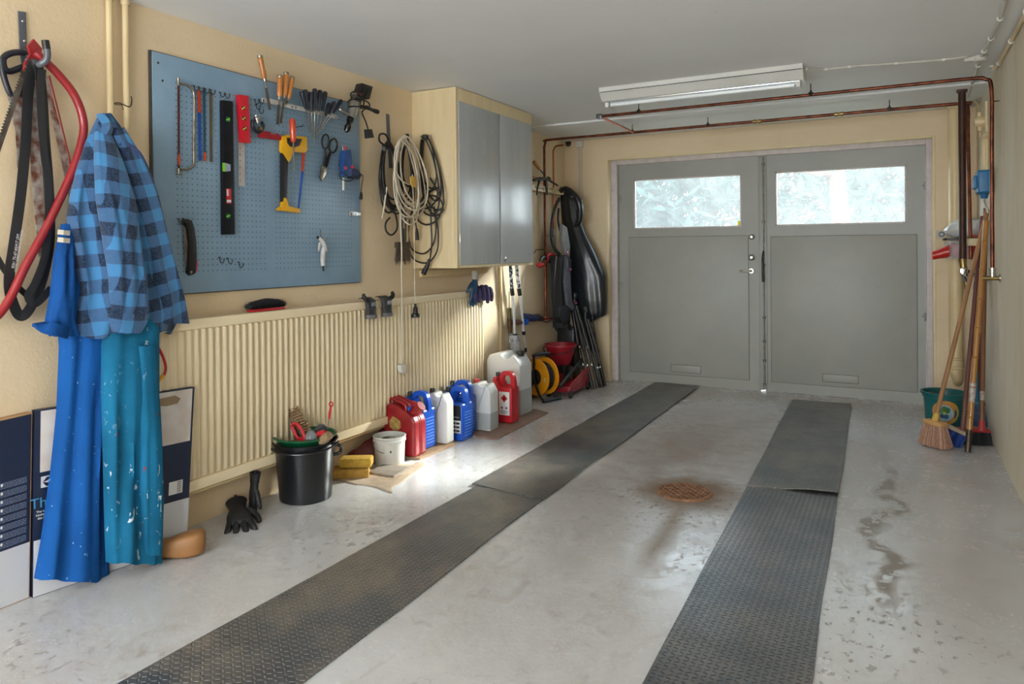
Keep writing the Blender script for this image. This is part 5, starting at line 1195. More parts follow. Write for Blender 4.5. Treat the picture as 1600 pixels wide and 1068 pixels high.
for px in (998, 1267):
    q = Yp(px, 170, y2); m = MB(); m.cyl((q.x, y2, zz), (q.x, y2, H), .003, n=6); m.lathe([(.0125, -.008), (.0145, -.006), (.0145, .014), (.006, .02), (.004, .03)], (q.x, y2, zz), None, 12); m.build('hanger_clip', DARKST, t)
q = Yp(1556, 158, y2); m = MB(); m.cyl((xr, y2, q.z), (XR, y2, q.z), .003, n=6); m.build('hanger_clip', DARKST, t)

# fluorescent lamp
a, b, c, d = Ce(940, 168, .085), Ce(1248, 130, .085), Ce(1250, 121, .0), Ce(932, 152, .0)
yl = 4.30; a0, a1 = Yp(936, 160, yl).x, Yp(1254, 128, yl).x
t = thing('fluorescent_lamp', ((a0 + a1) / 2, yl + .06, H - .09), 'white ceiling batten lamp with fluorescent tube, switched off', 'lamp')
LAMPW = M('lamp_enamel', 'D9D8D2', .3, col2='CBCAC3', nscale=6)
Yt = Matrix(((1, 0, 0), (0, 1, 0), (0, 0, 1)))
m = MB(); m.prism([(0, 0), (.20, 0), (.20, -.028), (.145, -.078), (.055, -.078), (0, -.028)], a1 - a0, Matrix(((0, 0, 1, a0), (1, 0, 0, yl), (0, 1, 0, H - .001), (0, 0, 0, 1)))); m.build('housing', LAMPW, t, smooth=False)
m = MB(); m.bx((a0 + .004, yl - .0012, H - .033), (a1 - .004, yl + .0012, H - .029)); m.build('cover_seam', BLACKP, t)
g = NG('lamp_tube_glass'); g.set(Base_Color=hexc('E9EDEF'), Roughness=.12, Coat_Weight=.6); TUBE = g.m
m = MB(); m.bx((a0 + .02, yl + .052, H - .088), (a1 - .02, yl + .148, H - .0785), .004); m.build('reflector', M('mirror_reflector', 'DADCDD', .16, .9, col2='C5C8CA', nscale=5), t)
m = MB(); m.tube([(a0 + .05, yl + .08, H - .100), (a1 - .05, yl + .08, H - .100)], .0125, 16); m.build('fluorescent_tube', TUBE, t)
for x_ in (a0 + .03, a1 - .03): m = MB(); m.bx((x_ - .012, yl + .055, H - .116), (x_ + .012, yl + .145, H - .078), .004); m.build('tube_holder', LAMPW, t)

# surface cables on the ceiling
def ccable(nm, pts, r, lab, mat=GREYCON, clips=0):
    t = thing(nm, pts[0], lab, 'cable'); P = spline(pts, 5); m = MB(); m.tube(P, r, 8); m.build('cable', mat, t)
    for k in range(clips):
        i = int((k + .5) / clips * (len(P) - 2)); d = (P[i + 1] - P[i]).normalized(); m = MB(); m.tube([P[i] - d * .008, P[i] + d * .008], r * 1.5, 8); m.build('clip', WHITEP, t)
    return t
ccable('lamp_cable', [(a1, yl + .05, H - .02), Ce(1290, 108, .006), Ce(1340, 103, .005), Ce(1440, 96, .005), Ce(1512, 89, .006)], .006, 'pale surface cable from the lamp to ceiling junction box', clips=5)
q = Ce(1532, 87, .0)
t = thing('junction_box', (q.x, q.y, H - .03), 'painted round junction box on ceiling at right end of lamp cable', 'junction box')
m = MB(); m.lathe([(0, 0), (.026, 0), (.032, .006), (.034, .03), (.038, .031)], (q.x, q.y, H - .032), None, 20); m.build('body', GREYCON, t)
m = MB(); m.box((q.x - .05, q.y, H - .014), (.05, .03, .024), bev=.005); m.build('cable_entry', GREYCON, t)
ccable('ceiling_cable', [Ce(1578, -30, .008), Ce(1566, 20, .008), Ce(1548, 60, .008), Ce(1535, 85, .008), Ce(1524, 115, .008), Ce(1513, 150, .008)], .009, 'white surface cable on ceiling running toward the garage doors', clips=6)
q = Ce(1513, 150, .008)
ccable('wall_conduit', [Rw(1610, 5, .012), Rw(1590, 45, .012), Rw(1566, 90, .012), Rw(1556, 106, .012), Rw(1550, 103, .03), Rw(1551, 92, .03)], .009, 'cream conduit along top of right wall ending in a hook bend', CREAMP, clips=5)

# junction boxes and cables at left of the doors
q = Bk(907, 226, .0)
t = thing('junction_box', q, 'small cream junction box high on back wall left of doors', 'junction box')
m = MB(); m.box((q.x, YB - .018, q.z), (.065, .036, .055), bev=.006); m.build('body', WHITEP, t)
for dx, zb in ((-.012, Bk(905, 366, 0).z), (.016, Bk(908, 350, 0).z)):
    m = MB(); m.tube([(q.x + dx, YB - .010, q.z - .02), (q.x + dx, YB - .010, (q.z + zb) / 2), (q.x + dx, YB - .010, zb)], .0055, 8); m.build('conduit', GREYCON, t)
m = MB(); b_ = Bk(888, 224, .0); m.lathe([(0, .03), (.014, .028), (.028, .010), (.030, 0)], (b_.x, YB, b_.z), rotm('X', 90), 16)
tag(m.build('sensor_cap', M('dark_glass_cap', '3A3530', .3, col2='22201E', nscale=20)), 'small dark round fitting on back wall left of junction box', 'fitting')

# ================================================================== far part of left wall
def PC(x, y, off): return L(780 + x / 5.34, 230 + y / 5.34, off)
def PD(x, y, off): return L(780 + x / 4.855, 420 + y / 4.855, off)
# tool rack beyond the cabinet
t = thing('tool_rack', L(850, 290, .05), 'narrow cream shelf rack with small tools, just beyond the cabinet', 'rack')
a, b = L(830, 294, .0), L(866, 297, .0)
m = MB(); m.bx((XL, a.y - .2, a.z - .03), (XL + .09, b.y + .15, a.z - .015), .002); m.bx((XL, a.y - .2, a.z - .03), (XL + .012, b.y + .15, a.z + .03), .002); m.build('shelf', CREAMP, t)
m = MB(); m.bx((XL + .078, a.y - .2, a.z - .015), (XL + .09, b.y + .15, a.z + .02), .002); m.build('front_lip', CREAMP, t)
def stick(nm, p, q, r0, r1, hm, label, cat, frac=.5, shaft=DARKST, rs=.006):
    p, q = Vector(p), Vector(q); t = thing(nm, q, label, cat); d = q - p; c = p + d * frac; ln = (c - p).length
    m = MB(); m.lathe([(0, 0), (r0 * .8, .002), (r0, .012), (r0 * .9, ln * .4), (r1, ln * .9), (r1 * .6, ln)], p, align(d), 14); m.build('handle', hm, t)
    m = MB(); m.tube([c - d * .02, q], rs, 8); m.build('shaft', shaft, t); return t
stick('file', PC(288, 120, .08), PC(372, 225, .05), .017, .013, WOODL, 'orange wooden-handled file leaning in the rack beyond the cabinet', 'file', .62)
stick('file', PC(262, 255, .08), PC(345, 262, .05), .017, .013, WOODL, 'orange handle lying flat in the rack, partly behind the cabinet', 'file', .6)
t = thing('clamp', PC(400, 290, .08), 'jumble-shaped black clamp lying across rack beyond the cabinet', 'clamp')
m = MB(); m.tube(spline([PC(285, 275, .09), PC(340, 262, .10), (PC(400, 265, .10)), PC(440, 290, .09), PC(490, 320, .07)], 4), interp([.010, .015, .013, .011, .007], 17), 8); m.tube([PC(388, 260, .10), PC(395, 320, .10), PC(402, 398, .10)], [.010, .012, .010], 8); m.tube([PC(335, 280, .10), PC(322, 330, .10), PC(312, 400, .09)], [.010, .007, .005], 8); m.tube([PC(405, 250, .10), PC(425, 262, .11)], .010, 8); m.build('frame', BLACKP, t)
m = MB(); m.tube([PC(300, 330, .09), PC(365, 345, .09)], .008, 8); m.tube([PC(365, 345, .09), PC(372, 352, .09)], .013, 8); m.build('screw_bar', STEEL, t)
m = MB(); m.tube([PC(415, 345, .09), PC(450, 345, .09)], .006, 8); m.ball(PC(440, 345, .09), .011, n=10); m.build('screw_pad', STEEL, t)
# red and black grips on a hook
t = thing('pruning_shears', PC(390, 940, .08), 'red and black handled shears hooked on wall below the rack', 'shears')
m = MB(); m.ball(PC(336, 982, .08), .027, (1, 1.1, .9), n=14); m.tube([PC(336, 982, .08), PC(375, 975, .08)], [.022, .014], 10); m.build('red_knob', REDP, t)
m = MB(); m.tube(spline([PC(405, 945, .09), PC(402, 905, .09), PC(430, 888, .09), (PC(462, 905, .09)), PC(455, 940, .08)], 4), .012, 10); m.build('red_grip', REDP, t)
m = MB(); m.tube(spline([PC(340, 945, .08), PC(365, 915, .08), PC(395, 930, .08), PC(440, 965, .08), PC(490, 955, .07)], 4), interp([.008, .016, .014, .014, .012], 17), 8); m.build('black_body', BLACKP, t)
m = MB(); m.tube([L(838, 390, .005), L(846, 389.5, .02), L(850, 389.5, .02)], .003, 6); m.tube([L(838, 390, .01), L(834, 396, .01)], .003, 6); tag(m.build('wall_nail_hook', DARKST), 'thin wire hook on wall left of the copper pipe', 'hook')

# hiking poles
g = NG('pole_pattern')
c = g.ramp(g.noise(40, 2, (1, 1, .5), dist=2), (.44, hexc('D8D8DA')), (.47, hexc('2F6C99')), (.53, hexc('14202E')), (.8, hexc('10141A')))
g.set(Base_Color=c, Roughness=.35); POLEP = g.m
POLEW = M('pole_white', 'D6D8DB', .3, .3, col2='C2C5CA', nscale=9)
for lab, P in (('patterned hiking pole hanging below the cabinet, left one of two', [(797.5, 412), (799.8, 452), (801, 461), (804.3, 521), (806, 546)]), ('patterned hiking pole hanging below the cabinet, right one, slightly tilted', [(806.5, 412), (811, 452), (812.5, 461), (818, 517), (821.5, 547)])):
    t = thing('hiking_pole', L(*P[-1], .07), lab, 'hiking pole', 'pair of hiking poles')
    Q = [L(x, y, .07) for x, y in P]
    up = Q[0] + (Q[0] - Q[1]) * 1.2
    m = MB(); m.tube([up, Q[1]], .014, 12); m.build('patterned_tube', POLEP, t)
    m = MB(); m.tube([Q[1] - (Q[2] - Q[1]) * .2, Q[2]], .017, 12); m.build('lower_grip', BLACKP, t)
    m = MB(); m.tube([Q[2], Q[3]], .0115, 12); m.build('shaft', POLEW, t)
    m = MB(); m.tube([Q[3], Q[3] + (Q[4] - Q[3]) * .18], .015, 12); m.build('lock_collar', BLACKP, t)
    m = MB(); m.tube([Q[3] + (Q[4] - Q[3]) * .15, Q[4]], .008, 10); m.build('tip_section', POLEW, t)
    m = MB(); m.tube([Q[4] - (Q[4] - Q[3]) * .15, Q[4], Q[4] + (Q[4] - Q[3]) * .1], [.008, .012, .006], 10); m.build('rubber_tip', BLACKP, t)
t = thing('lance', L(796, 500, .04), 'olive and brown metal lance hanging vertically left of hiking poles', 'tool')
m = MB(); m.tube([L(795.5, 481, .04), L(796, 497, .04)], .017, 12); m.build('olive_grip', M('olive_metal', '6A6238', .4, .5, col2='4E4728', nscale=30), t)
m = MB(); m.tube([L(796, 497, .04), L(797, 520, .04)], [.020, .016], 12); m.build('brown_tube', M('brown_metal', '6B5334', .5, .4, col2='493822', nscale=30), t)
m = MB(); m.tube([L(795.5, 455, .04), L(795.6, 482, .04)], .0035, 6); m.build('hanging_wire', DARKST, t)
g = NG('crumpled_foil'); g.set(Base_Color=hexc('C8C9CC'), Metallic=1.0, Roughness=.22); g.bump(g.noise(28, 6, rough=.6, dist=1.5), 1.0, .02); FOIL = g.m
t = thing('foil_duct', L(804, 548, .04), 'crumpled silver foil tube end standing behind the large white canister', 'duct')
m = MB(); rr = random.Random(4); rows = []
for j in range(12):
    f = j / 11; c = L(803 + 2 * f, 522 + 50 * f, .075); w_ = .052 + .014 * f
    rows.append([c + Vector((w_ * .8 * cos(2 * pi * k / 22) * (1 + rr.uniform(-.08, .08)), w_ * sin(2 * pi * k / 22) * (1 + rr.uniform(-.08, .08)), rr.uniform(-.006, .006))) for k in range(22)])
m.grid(rows, True); m.build('foil_tube', FOIL, t, smooth=False)
# cordless tool
t = thing('rotary_tool', PL(900, 680, .06), 'blue, black and copper-coloured hand tool on wall behind hiking poles', 'tool')
m = MB(); m.tube([PL(822, 690, .06), PL(850, 690, .06), PL(915, 692, .06)], [.026, .022, .016], 12); m.build('copper_nozzle', M('copper_brown', '8A5648', .4, .6, col2='5C3A30', nscale=30), t)
m = MB(); m.tube([PL(918, 625, .06), PL(970, 640, .06), PL(1040, 645, .06)], [.026, .032, .030], 14); m.build('blue_body', M('tool_navy', '1C3364', .35, col2='142548'), t)
m = MB(); m.slab(px2([(915, 655), (962, 655), (955, 715), (925, 718)], 6.673, 680, 400), .05, .035, .006); m.build('blue_trigger', BLUEP, t)
m = MB(); m.tube([PL(1035, 640, .06), PL(1075, 640, .06), PL(1110, 655, .06)], [.028, .030, .020], 12); m.build('grip_end', M('tool_brown', '4A3A32', .5, col2='33282A', nscale=30), t)
m = MB(); m.tube(spline([PL(1110, 655, .06), PL(1170, 650, .06), PL(1215, 648, .06)], 3), .008, 8); m.build('red_lead', REDP, t)
m = MB(); m.tube(spline([PL(1115, 670, .06), PL(1160, 690, .06), PL(1215, 660, .06), PL(1232, 625, .06)], 4), .0035, 6); m.build('black_lead', BLACKP, t)
m = MB(); m.tube([L(806, 499, .0), L(806, 499, .05)], .005, 6); m.build('hanger', DARKST, t)

# black sack and bags in the corner (hanging near the back wall)
def BB(x, y, d): return Bk(x, y, d)
g = NG('black_sack'); c = g.mix(g.ramp(g.noise(2.5, 4), (.3, 0), (.7, 1)), hexc('1B2226'), hexc('12171A'))
g.set(Base_Color=c, Roughness=.30, Specular_IOR_Level=.6); g.bump(g.noise(5, 5), .25, .02); SACK = g.m
FAB = M('black_fabric', '17181B', .75, col2='202226', nscale=30, bump=.2)
t = thing('black_sack', BB(915, 500, .15), 'glossy black garment sack hanging in the corner left of the doors', 'sack')
hang('sack_body', SACK, t, [(297, 876, 890, .03, .20), (310, 876, 899, .07, .20), (340, 878, 906, .09, .19), (365, 880, 916, .12, .18), (400, 887, 934, .16, .17), (430, 889, 947, .18, .16), (470, 893, 949, .19, .16), (492, 900, 948, .16, .16), (503, 906, 926, .08, .16)], 31, BB, fold=.020, freq=2.6, nu=48)
m = MB(); m.tube(spline([BB(874, 300, .28), BB(884, 295, .33), BB(898, 306, .34), BB(906, 322, .33), BB(905, 345, .31), BB(898, 352, .30)], 4), interp([.018, .026, .030, .032, .028, .018], 21), 12); m.build('gathered_top', SACK, t, ang=80)
m = MB(); m.tube([L(873, 296, .0), L(874, 297, .12), L(876, 293, .2)], .006, 8); m.build('hanging_loop', DARKST, t)
m = MB(); m.slab(px2([(590, 415), (605, 400), (622, 412), (612, 425)], 5.34, 780, 230), .40, .003, plane=BB); m.build('grey_tag', GREYM, t, smooth=False)
t = thing('backpack', L(880, 560, .15), 'black and grey backpack with pink marks hanging behind the glossy sack', 'backpack')
m = MB(); m.slab([(868, 402), (880, 398), (886, 405), (885, 440), (884, 505), (872, 512), (869, 450)], .10, .10, .02); m.build('front_panel', FAB, t)
GREYF = M('grey_fabric', '5B5E66', .8, col2='484A52', nscale=20, bump=.2)
m = MB(); m.slab([(884, 400), (889, 430), (892, 470), (897, 478), (893, 485), (886, 478), (882, 440)], .205, .03, .008); m.build('grey_panel', GREYF, t)
m = MB(); m.slab([(877, 350), (884, 355), (889, 385), (888, 404), (882, 400), (876, 375)], .15, .03, .008); m.build('grey_flap', M('light_grey_fabric', '8C8B89', .8, col2='777674', nscale=20), t)
for k, (x, y) in enumerate(((891.5, 421), (900, 473), (886, 395))):
    m = MB(); m.ball(L(x, y, .25), .014, (.6, 1, 1), n=10); m.build('pink_mark', M('pink_logo', '9B2F63', .6), t)
m = MB(); m.tube(spline([L(874, 310, .13), L(867, 325, .13), L(862, 350, .12), L(862, 375, .12), L(868, 390, .12), L(875, 398, .13)], 4), 1.0, flat=(.012, .03), side=(1, 0, 0)); m.tube(spline([L(869, 400, .18), L(866, 440, .18), L(865, 480, .18), L(867, 510, .18), L(876, 520, .18)], 4), 1.0, flat=(.006, .022), side=(1, 0, 0)); m.build('shoulder_strap', FAB, t)
m = MB(); m.tube(spline([L(873, 325, .14), L(872, 345, .14), L(878, 370, .14), L(884, 380, .14)], 4), 1.0, flat=(.01, .02), side=(1, 0, 0)); m.tube(spline([L(886, 410, .2), L(887, 450, .2), L(888, 480, .2), L(889, 515, .2)], 4), 1.0, flat=(.008, .035), side=(1, 0, 0)); m.build('shoulder_strap', FAB, t)
m = MB(); m.slab([(872, 478), (882, 476), (888, 486), (886, 500), (874, 504), (869, 495)], .17, .06, .015); m.build('pouch', FAB, t)
# black box standing behind bucket
q = Fl(892, 600); bxx, byy = Yp(889, 540, 6.06).x, 6.06
t = thing('black_case', (bxx, byy, 0), 'tall black case standing on floor behind the red bucket', 'case')
h_ = Yp(892, 512, byy - .1).z
m = MB(); m.box((bxx, byy, h_ / 2), (.17, .16, h_), bev=.02); m.build('shell', BLACKP, t)
m = MB(); m.tube(spline([(bxx - .06, byy - .08, h_ - .02), (bxx - .05, byy - .10, h_ + .03), (bxx + .05, byy - .10, h_ + .03), (bxx + .06, byy - .08, h_ - .02)], 4), .010, 8); m.build('carry_handle', BLACKP, t)

# trolley jack
t = thing('trolley_jack', (-2.45, 5.62, 0), 'red low trolley jack with dark grey handle beside the cable reel', 'jack')
JR = M('jack_red', 'A81D2A', .35, col2='86141F', nscale=12, coat=.3); JG = M('jack_grey', '4A4D4A', .5, .4, col2='343634', nscale=20)
A, Bq = Vector((-2.43, 5.33, 0)), Vector((-2.45, 5.85, 0)); ax = (Bq - A).normalized(); sd = Vector((ax.y, -ax.x, 0))
def JM(o): mm = Matrix((ax, Vector((0, 0, 1)), sd)).transposed().to_4x4(); mm.translation = o; return mm
for s_ in (-.085, .075):
    m = MB(); m.prism([(0, .035), (.02, .095), (.10, .12), (.34, .175), (.50, .185), (.53, .13), (.50, .05), (.46, .035)], .010, JM(A + sd * s_), .003); m.build('side_plate', JR, t)
m = MB(); m.box(A + ax * .30 + Vector((0, 0, .055)), (.40, .14, .05), Matrix((ax, -sd, Vector((0, 0, 1)))).transposed(), .008); m.build('base', JR, t)
m = MB(); m.tube(spline([A + ax * .02 + Vector((0, 0, .09)), A + ax * .18 + Vector((0, 0, .14)), A + ax * .40 + Vector((0, 0, .20)), A + ax * .52 + Vector((0, 0, .24))], 4), .017, 12); m.build('lever', JG, t)
for f in (.03, .44):
    for s_ in (-.10, .09):
        m = MB(); m.lathe([(.012, -.012), (.030, -.012), (.034, -.008), (.034, .008), (.030, .012), (.012, .012), (0, .012)], A + ax * f + sd * s_ + Vector((0, 0, .034)), align(sd), 20); m.build('wheel', BLACKP, t)
m = MB(); m.lathe([(0, .02), (.03, .02), (.034, .012), (.034, 0)], A + ax * .46 + Vector((0, 0, .185)), None, 18); m.build('saddle', JG, t)
# red bucket on the jack
bc = Vector((Yp(876, 560, 5.66).x, 5.66, .225)); rz = Yp(875, 540, 5.55).z - bc.z
_w = pxm(bc)
t = thing('red_bucket', bc, 'dark red plastic bucket resting on top of the trolley jack', 'bucket')
r0_, r1_ = 15 / _w, 25 / _w; m = MB(); m.lathe([(0, .0), (r0_, 0), (r1_, rz), (r1_ + .006, rz), (r1_ + .006, rz - .012), (r1_ + .002, rz - .012), (r1_ - .004, rz - .004), (r0_ - .003, .005), (0, .005)], bc, None, 36); m.build('body', M('bucket_red', 'A3192B', .4, col2='861322', nscale=4), t)
m = MB(); m.tube(spline([bc + Vector((cos(a_) * (r1_ + .006), -sin(a_) * (r1_ + .006) - .002, rz - .02 - .05 * sin(a_))) for a_ in [pi * k / 8 for k in range(9)]], 3), .0045, 8); m.build('bail', BLACKP, t)
# small supports under the bucket: jack frame rear block
m = MB(); m.box((bc.x, bc.y, .112), (.13, .13, .224), bev=.02)
tag(m.build('tool_case', BLACKP), 'small dark case under the red bucket, mostly hidden', 'case')

# cable reel
def reel():
    c = Vector((-2.545, 5.235, .185)); axd = Vector((.33, .94, 0)).normalized(); A3 = align(axd)
    w_ = pxm(c); R_ = 29 / w_
    t = thing('cable_reel', (c.x, c.y, 0), 'orange-yellow cable reel with black hub standing next to white canister', 'cable reel')
    YO = M('reel_yellow', 'E59A14', .35, col2='D58B10', nscale=6)
    for s_ in (-.055, .055):
        m = MB(); m.lathe([(R_ * .42, -.004), (R_ * .42, .004), (R_ * .62, .006), (R_ * .95, .004), (R_ * 1.0, .003), (R_ * 1.0, -.003), (R_ * .95, -.004), (R_ * .62, -.002), (R_ * .42, -.004)], c + axd * s_, A3, 48); f = m.build('flange', YO, t)
    m = MB(); m.lathe([(0, -.062), (R_ * .34, -.062), (R_ * .43, -.056), (R_ * .43, .056), (0, .056)], c, A3, 36); m.build('hub', BLACKP, t)
    m = MB(); rows = []
    pts = []
    for k in range(260):
        f = k / 259; an = f * 2 * pi * 13; lay = int(f * 3); rad = R_ * (.52 + .12 * lay); zq = -.045 + .09 * abs(((f * 3) % 1) * 1.0)
        pts.append(c + A3 @ Vector((rad * cos(an), rad * sin(an), zq)))
    m.tube(pts, .0055, 6); m.build('wound_cable', BLKC, t, ang=80)
    m = MB()
    u = A3 @ Vector((1, 0, 0)); sdv = Vector((axd.y, -axd.x, 0))
    top = c + Vector((0, 0, R_ + .022))
    for s_ in (-.075, .075):
        m.tube(spline([c + axd * s_ + sdv * .12 - Vector((0, 0, c.z - .012)), c + axd * s_ + sdv * .06 - Vector((0, 0, R_ * .9)), c + axd * s_, top + axd * s_], 4), .010, 8)
        m.tube(spline([c + axd * s_ - sdv * .12 - Vector((0, 0, c.z - .012)), c + axd * s_ - sdv * .06 - Vector((0, 0, R_ * .9)), c + axd * s_], 4), .010, 8)
    m.build('stand', BLACKP, t)
    m = MB(); m.tube(spline([top - axd * .085, top - axd * .04 + Vector((0, 0, .008)), top + axd * .04 + Vector((0, 0, .008)), top + axd * .10], 3), .014, 10); m.build('grip', BLACKP, t)
    for s_ in (-1, 1): m = MB(); e = c + sdv * .125 * s_ - Vector((0, 0, c.z - .014)); m.tube([e - axd * .10, e + axd * .10], .0135, 12); m.build('foot_tube', BLACKP, t)
    m = MB(); q = c - axd * .062 + A3 @ Vector((-R_ * .1, R_ * .72, 0)); m.box(c - axd * .060 + sdv * (R_ * .7) - Vector((0, 0, R_ * .08)), (.002, .02, .035), Matrix((axd, sdv, Vector((0, 0, 1)))).transposed(), .0005); m.build('flange_label', M('label_tan', 'D9C07A', .5), t)
reel()

# folded tripods
def tripod(feet, top, label, hr, seed):
    t = thing('tripod', Fl(*feet[0]), label, 'tripod', 'folded black tripods in the corner')
    T = Yp(*top)
    m = MB(); m.tube([T + Vector((0, 0, -.05)), T + Vector((0, 0, .06))], .022, 12); m.box(T + Vector((0, 0, .09)), (.05, .05, .06), bev=.01); m.build('head', BLACKP, t)
    for k, f in enumerate(feet):
        F_ = Fl(*f); F_.z = .012; d = F_ - T; o = Vector(((k - 1) * .022, 0, 0))
        m = MB(); m.tube([T + o, T + o + d * .52], .0175, 10); m.tube([T + o + d * .5, F_], .0135, 10); l_ = m.build('leg', BLACKP, t)
        for q_ in (.50, .72):
            m = MB(); m.tube([T + o * (1 - q_) + d * q_, T + o * (1 - q_) + d * (q_ + .02)], .0165, 10); m.build('silver_clamp', STEEL, l_)
        m = MB(); m.tube([F_ - d.normalized() * .015, F_ + Vector((0, 0, -.0)) + d.normalized() * .008], [.012, .015], 10); m.build('rubber_foot', BLACKP, l_)
    m = MB(); m.cyl(T + Vector((0, 0, -.03)) , T + (Fl(*feet[1]) - T) * .35, .012, n=8); m.build('centre_column', BLACKP, t)
tripod([(918, 606), (926, 608), (934, 606)], (897, 478, 5.90), 'folded black tripod left of two, leaning under the black sack', 0, 1)
tripod([(935, 604), (941, 605), (945, 603)], (915, 498, 5.98), 'folded black tripod right of two, next to the door frame', 0, 2)
t = thing('yellow_striped_pole', Fl(938, 600), 'thin black pole with yellow strip among the folded tripods', 'pole')
a_, b_ = Yp(925, 490, 5.94), Fl(941, 601) + Vector((0, 0, .006))
m = MB(); m.tube([a_, b_], .008, 8); m.build('pole', BLACKP, t)
m = MB(); m.tube([a_.lerp(b_, .55) + Vector((.003, -.006, 0)), a_.lerp(b_, .68) + Vector((.003, -.006, 0))], .006, 8); m.build('yellow_strip', YELLOWP, t)
# ================================================================== FLOOR: mats, drain
g = NG('rubber_mat')
def matnodes(g, dusty, barc, bm):
    cs = .0215
    u = g.math('DIVIDE', g.X, cs); v = g.math('DIVIDE', g.Y, cs * .82)
    fu, fv = g.math('FLOOR', u), g.math('FLOOR', v)
    par = g.math('SUBTRACT', g.math('MULTIPLY', g.math('MODULO', g.math('ABSOLUTE', g.math('ADD', fu, fv)), 2.0), 2.0), 1.0)
    cx = g.math('SUBTRACT', g.math('SUBTRACT', u, fu), .5); cy = g.math('SUBTRACT', g.math('SUBTRACT', v, fv), .5)
    a = g.math('ADD', g.math('MULTIPLY', cx, .80), g.math('MULTIPLY', g.math('MULTIPLY', cy, .60), par))
    b = g.math('SUBTRACT', g.math('MULTIPLY', cy, .80), g.math('MULTIPLY', g.math('MULTIPLY', cx, .60), par))
    la = g.ramp(g.math('ABSOLUTE', a), (.30, 1), (.38, 0)); lb = g.ramp(g.math('ABSOLUTE', b), (.06, 1), (.17, 0))
    bar = g.math('MULTIPLY', la, lb)
    c = g.mix(g.ramp(g.noise(2.2, 6, rough=.6), (.3, 0), (.7, 1)), hexc('4B4F53'), hexc('383B3F'))
    c = g.mix(g.math('MULTIPLY', g.ramp(g.noise(3.1, 8, (1, .7, 1), .7, loc=(3, 1, 0)), (.42, 0), (.66, 1)), dusty), c, hexc('82776A'))
    c = g.mix(g.math('MULTIPLY', bar, bm), c, hexc(barc))
    g.set(Base_Color=c, Roughness=g.math('ADD', .22, g.math('MULTIPLY', g.noise(4, 6, rough=.7), .22)), Specular_IOR_Level=.7)
    g.bump(g.math('ADD', g.math('MULTIPLY', bar, -1.0), g.math('MULTIPLY', g.noise(2.5, 4), 1.2)), .9, .004)
matnodes(g, .8, '8A8B88', .55); MATM = g.m  # pale bar colour paints highlights onto the tread bars
g = NG('rubber_mat_clean'); matnodes(g, .5, '16181A', .9); MATM2 = g.m
MEDGE = M('mat_edge', '3A3C3E', .6, col2='2C2E30')
def fmat(corners, label, mt, z0=.0, ys=None, lift=None):
    """corners: near-left, near-right, far-right, far-left as floor points"""
    c = [Vector(v) for v in corners]; nr, nc = 40, 10; rows = []
    for i in range(nr + 1):
        f = i / nr; row = []
        for j in range(nc + 1):
            p = c[0].lerp(c[3], f).lerp(c[1].lerp(c[2], f), j / nc)
            w_ = .0025 * noise.noise(Vector((p.x * 3, p.y * 2.2, 4)))
            p.x += .006 * noise.noise(Vector((p.y * 1.7, j / nc > .5, 9)))
            p.z = z0 + .0045 + max(-.002, w_)
            if lift: p.z += lift(i / nr, j / nc)
            row.append(p)
        rows.append(row)
    m = MB(); m.sheet(rows, .005); o = m.build('rubber_mat', mt, world=True); return tag(o, label, 'mat', 'black patterned rubber floor strips')
lx = lambda x, y: Vector((x, y, 0))
a0_, a1_, a2_ = Fl(190, 1068), Fl(475, 1068), Fl(1025, 598)
def edge(p, q, y): p, q = Fl(*p), Fl(*q); f = (y - p.y) / (q.y - p.y); return Vector((p.x + (q.x - p.x) * f, y, 0))
El = lambda y: edge((190, 1068), (742, 762), y); Er = lambda y: edge((475, 1068), (800, 818), y)
El2 = lambda y: edge((744, 757), (1023, 599), y); Er2 = lambda y: edge((800, 818), (1095, 603), y)
fmat([El(-.2), Er(-.2), Er(3.16), El(3.16)], 'dusty black rubber strip at lower left, nearest the camera on the left track', MATM)
fmat([El2(3.15) + Vector((-.012, 0, 0)), Er2(3.10), Er2(6.30), El2(6.30)], 'black rubber strip of the left track reaching back to the left garage door', MATM, .0045)
Rl = lambda y: edge((1005, 1068), (1165, 765), y); Rr = lambda y: edge((1268, 1068), (1310, 772), y)
Rl2 = lambda y: edge((1165, 765), (1237, 626), y); Rr2 = lambda y: edge((1310, 778), (1331, 632), y)
fmat([Rl(-.2), Rr(-.2), Rr(3.86), Rl(3.78)], 'patterned black rubber strip at lower right, nearest the camera on the right track', MATM2)
fmat([Rl2(3.75), Rr2(3.80), Rr2(6.05), Rl2(6.05)], 'black rubber strip of the right track beyond the overlap, ending before right door', MATM, .0045, lift=lambda f, j: .014 * math.exp(-(f / .035) ** 2) * (j > .35) * min(1, (j - .35) * 3))
# drain grate
RUST = M('rusty_iron', 'A3785A', .75, .2, col2='77523A', nscale=30, bump=.4, amount=.6)
dc = Vector((-.935, 3.53, 0)); t = thing('floor_drain', dc, 'round rusty iron drain grate set in the middle of the floor', 'drain')
m = MB(); m.lathe([(.118, .0005), (.118, .009), (.130, .009), (.135, .004), (.137, .0005)], dc, None, 40); m.build('rim', RUST, t)
m = MB()
for k in range(-4, 5):
    x = k * .027; l_ = math.sqrt(max(0, .118 ** 2 - x * x))
    m.box(dc + Vector((x * .7071, x * .7071, .004)), (2 * l_, .008, .006), rotm('Z', -45)); m.box(dc + Vector((x * .7071, -x * .7071, .0045)), (2 * l_, .008, .006), rotm('Z', 45))
m.build('grate', RUST, t, smooth=False)
m = MB(); m.lathe([(0, .001), (.118, .001)], dc, None, 40); m.build('drain_well', M('drain_dark', '2B2320', .8, col2='1C1715'), t)

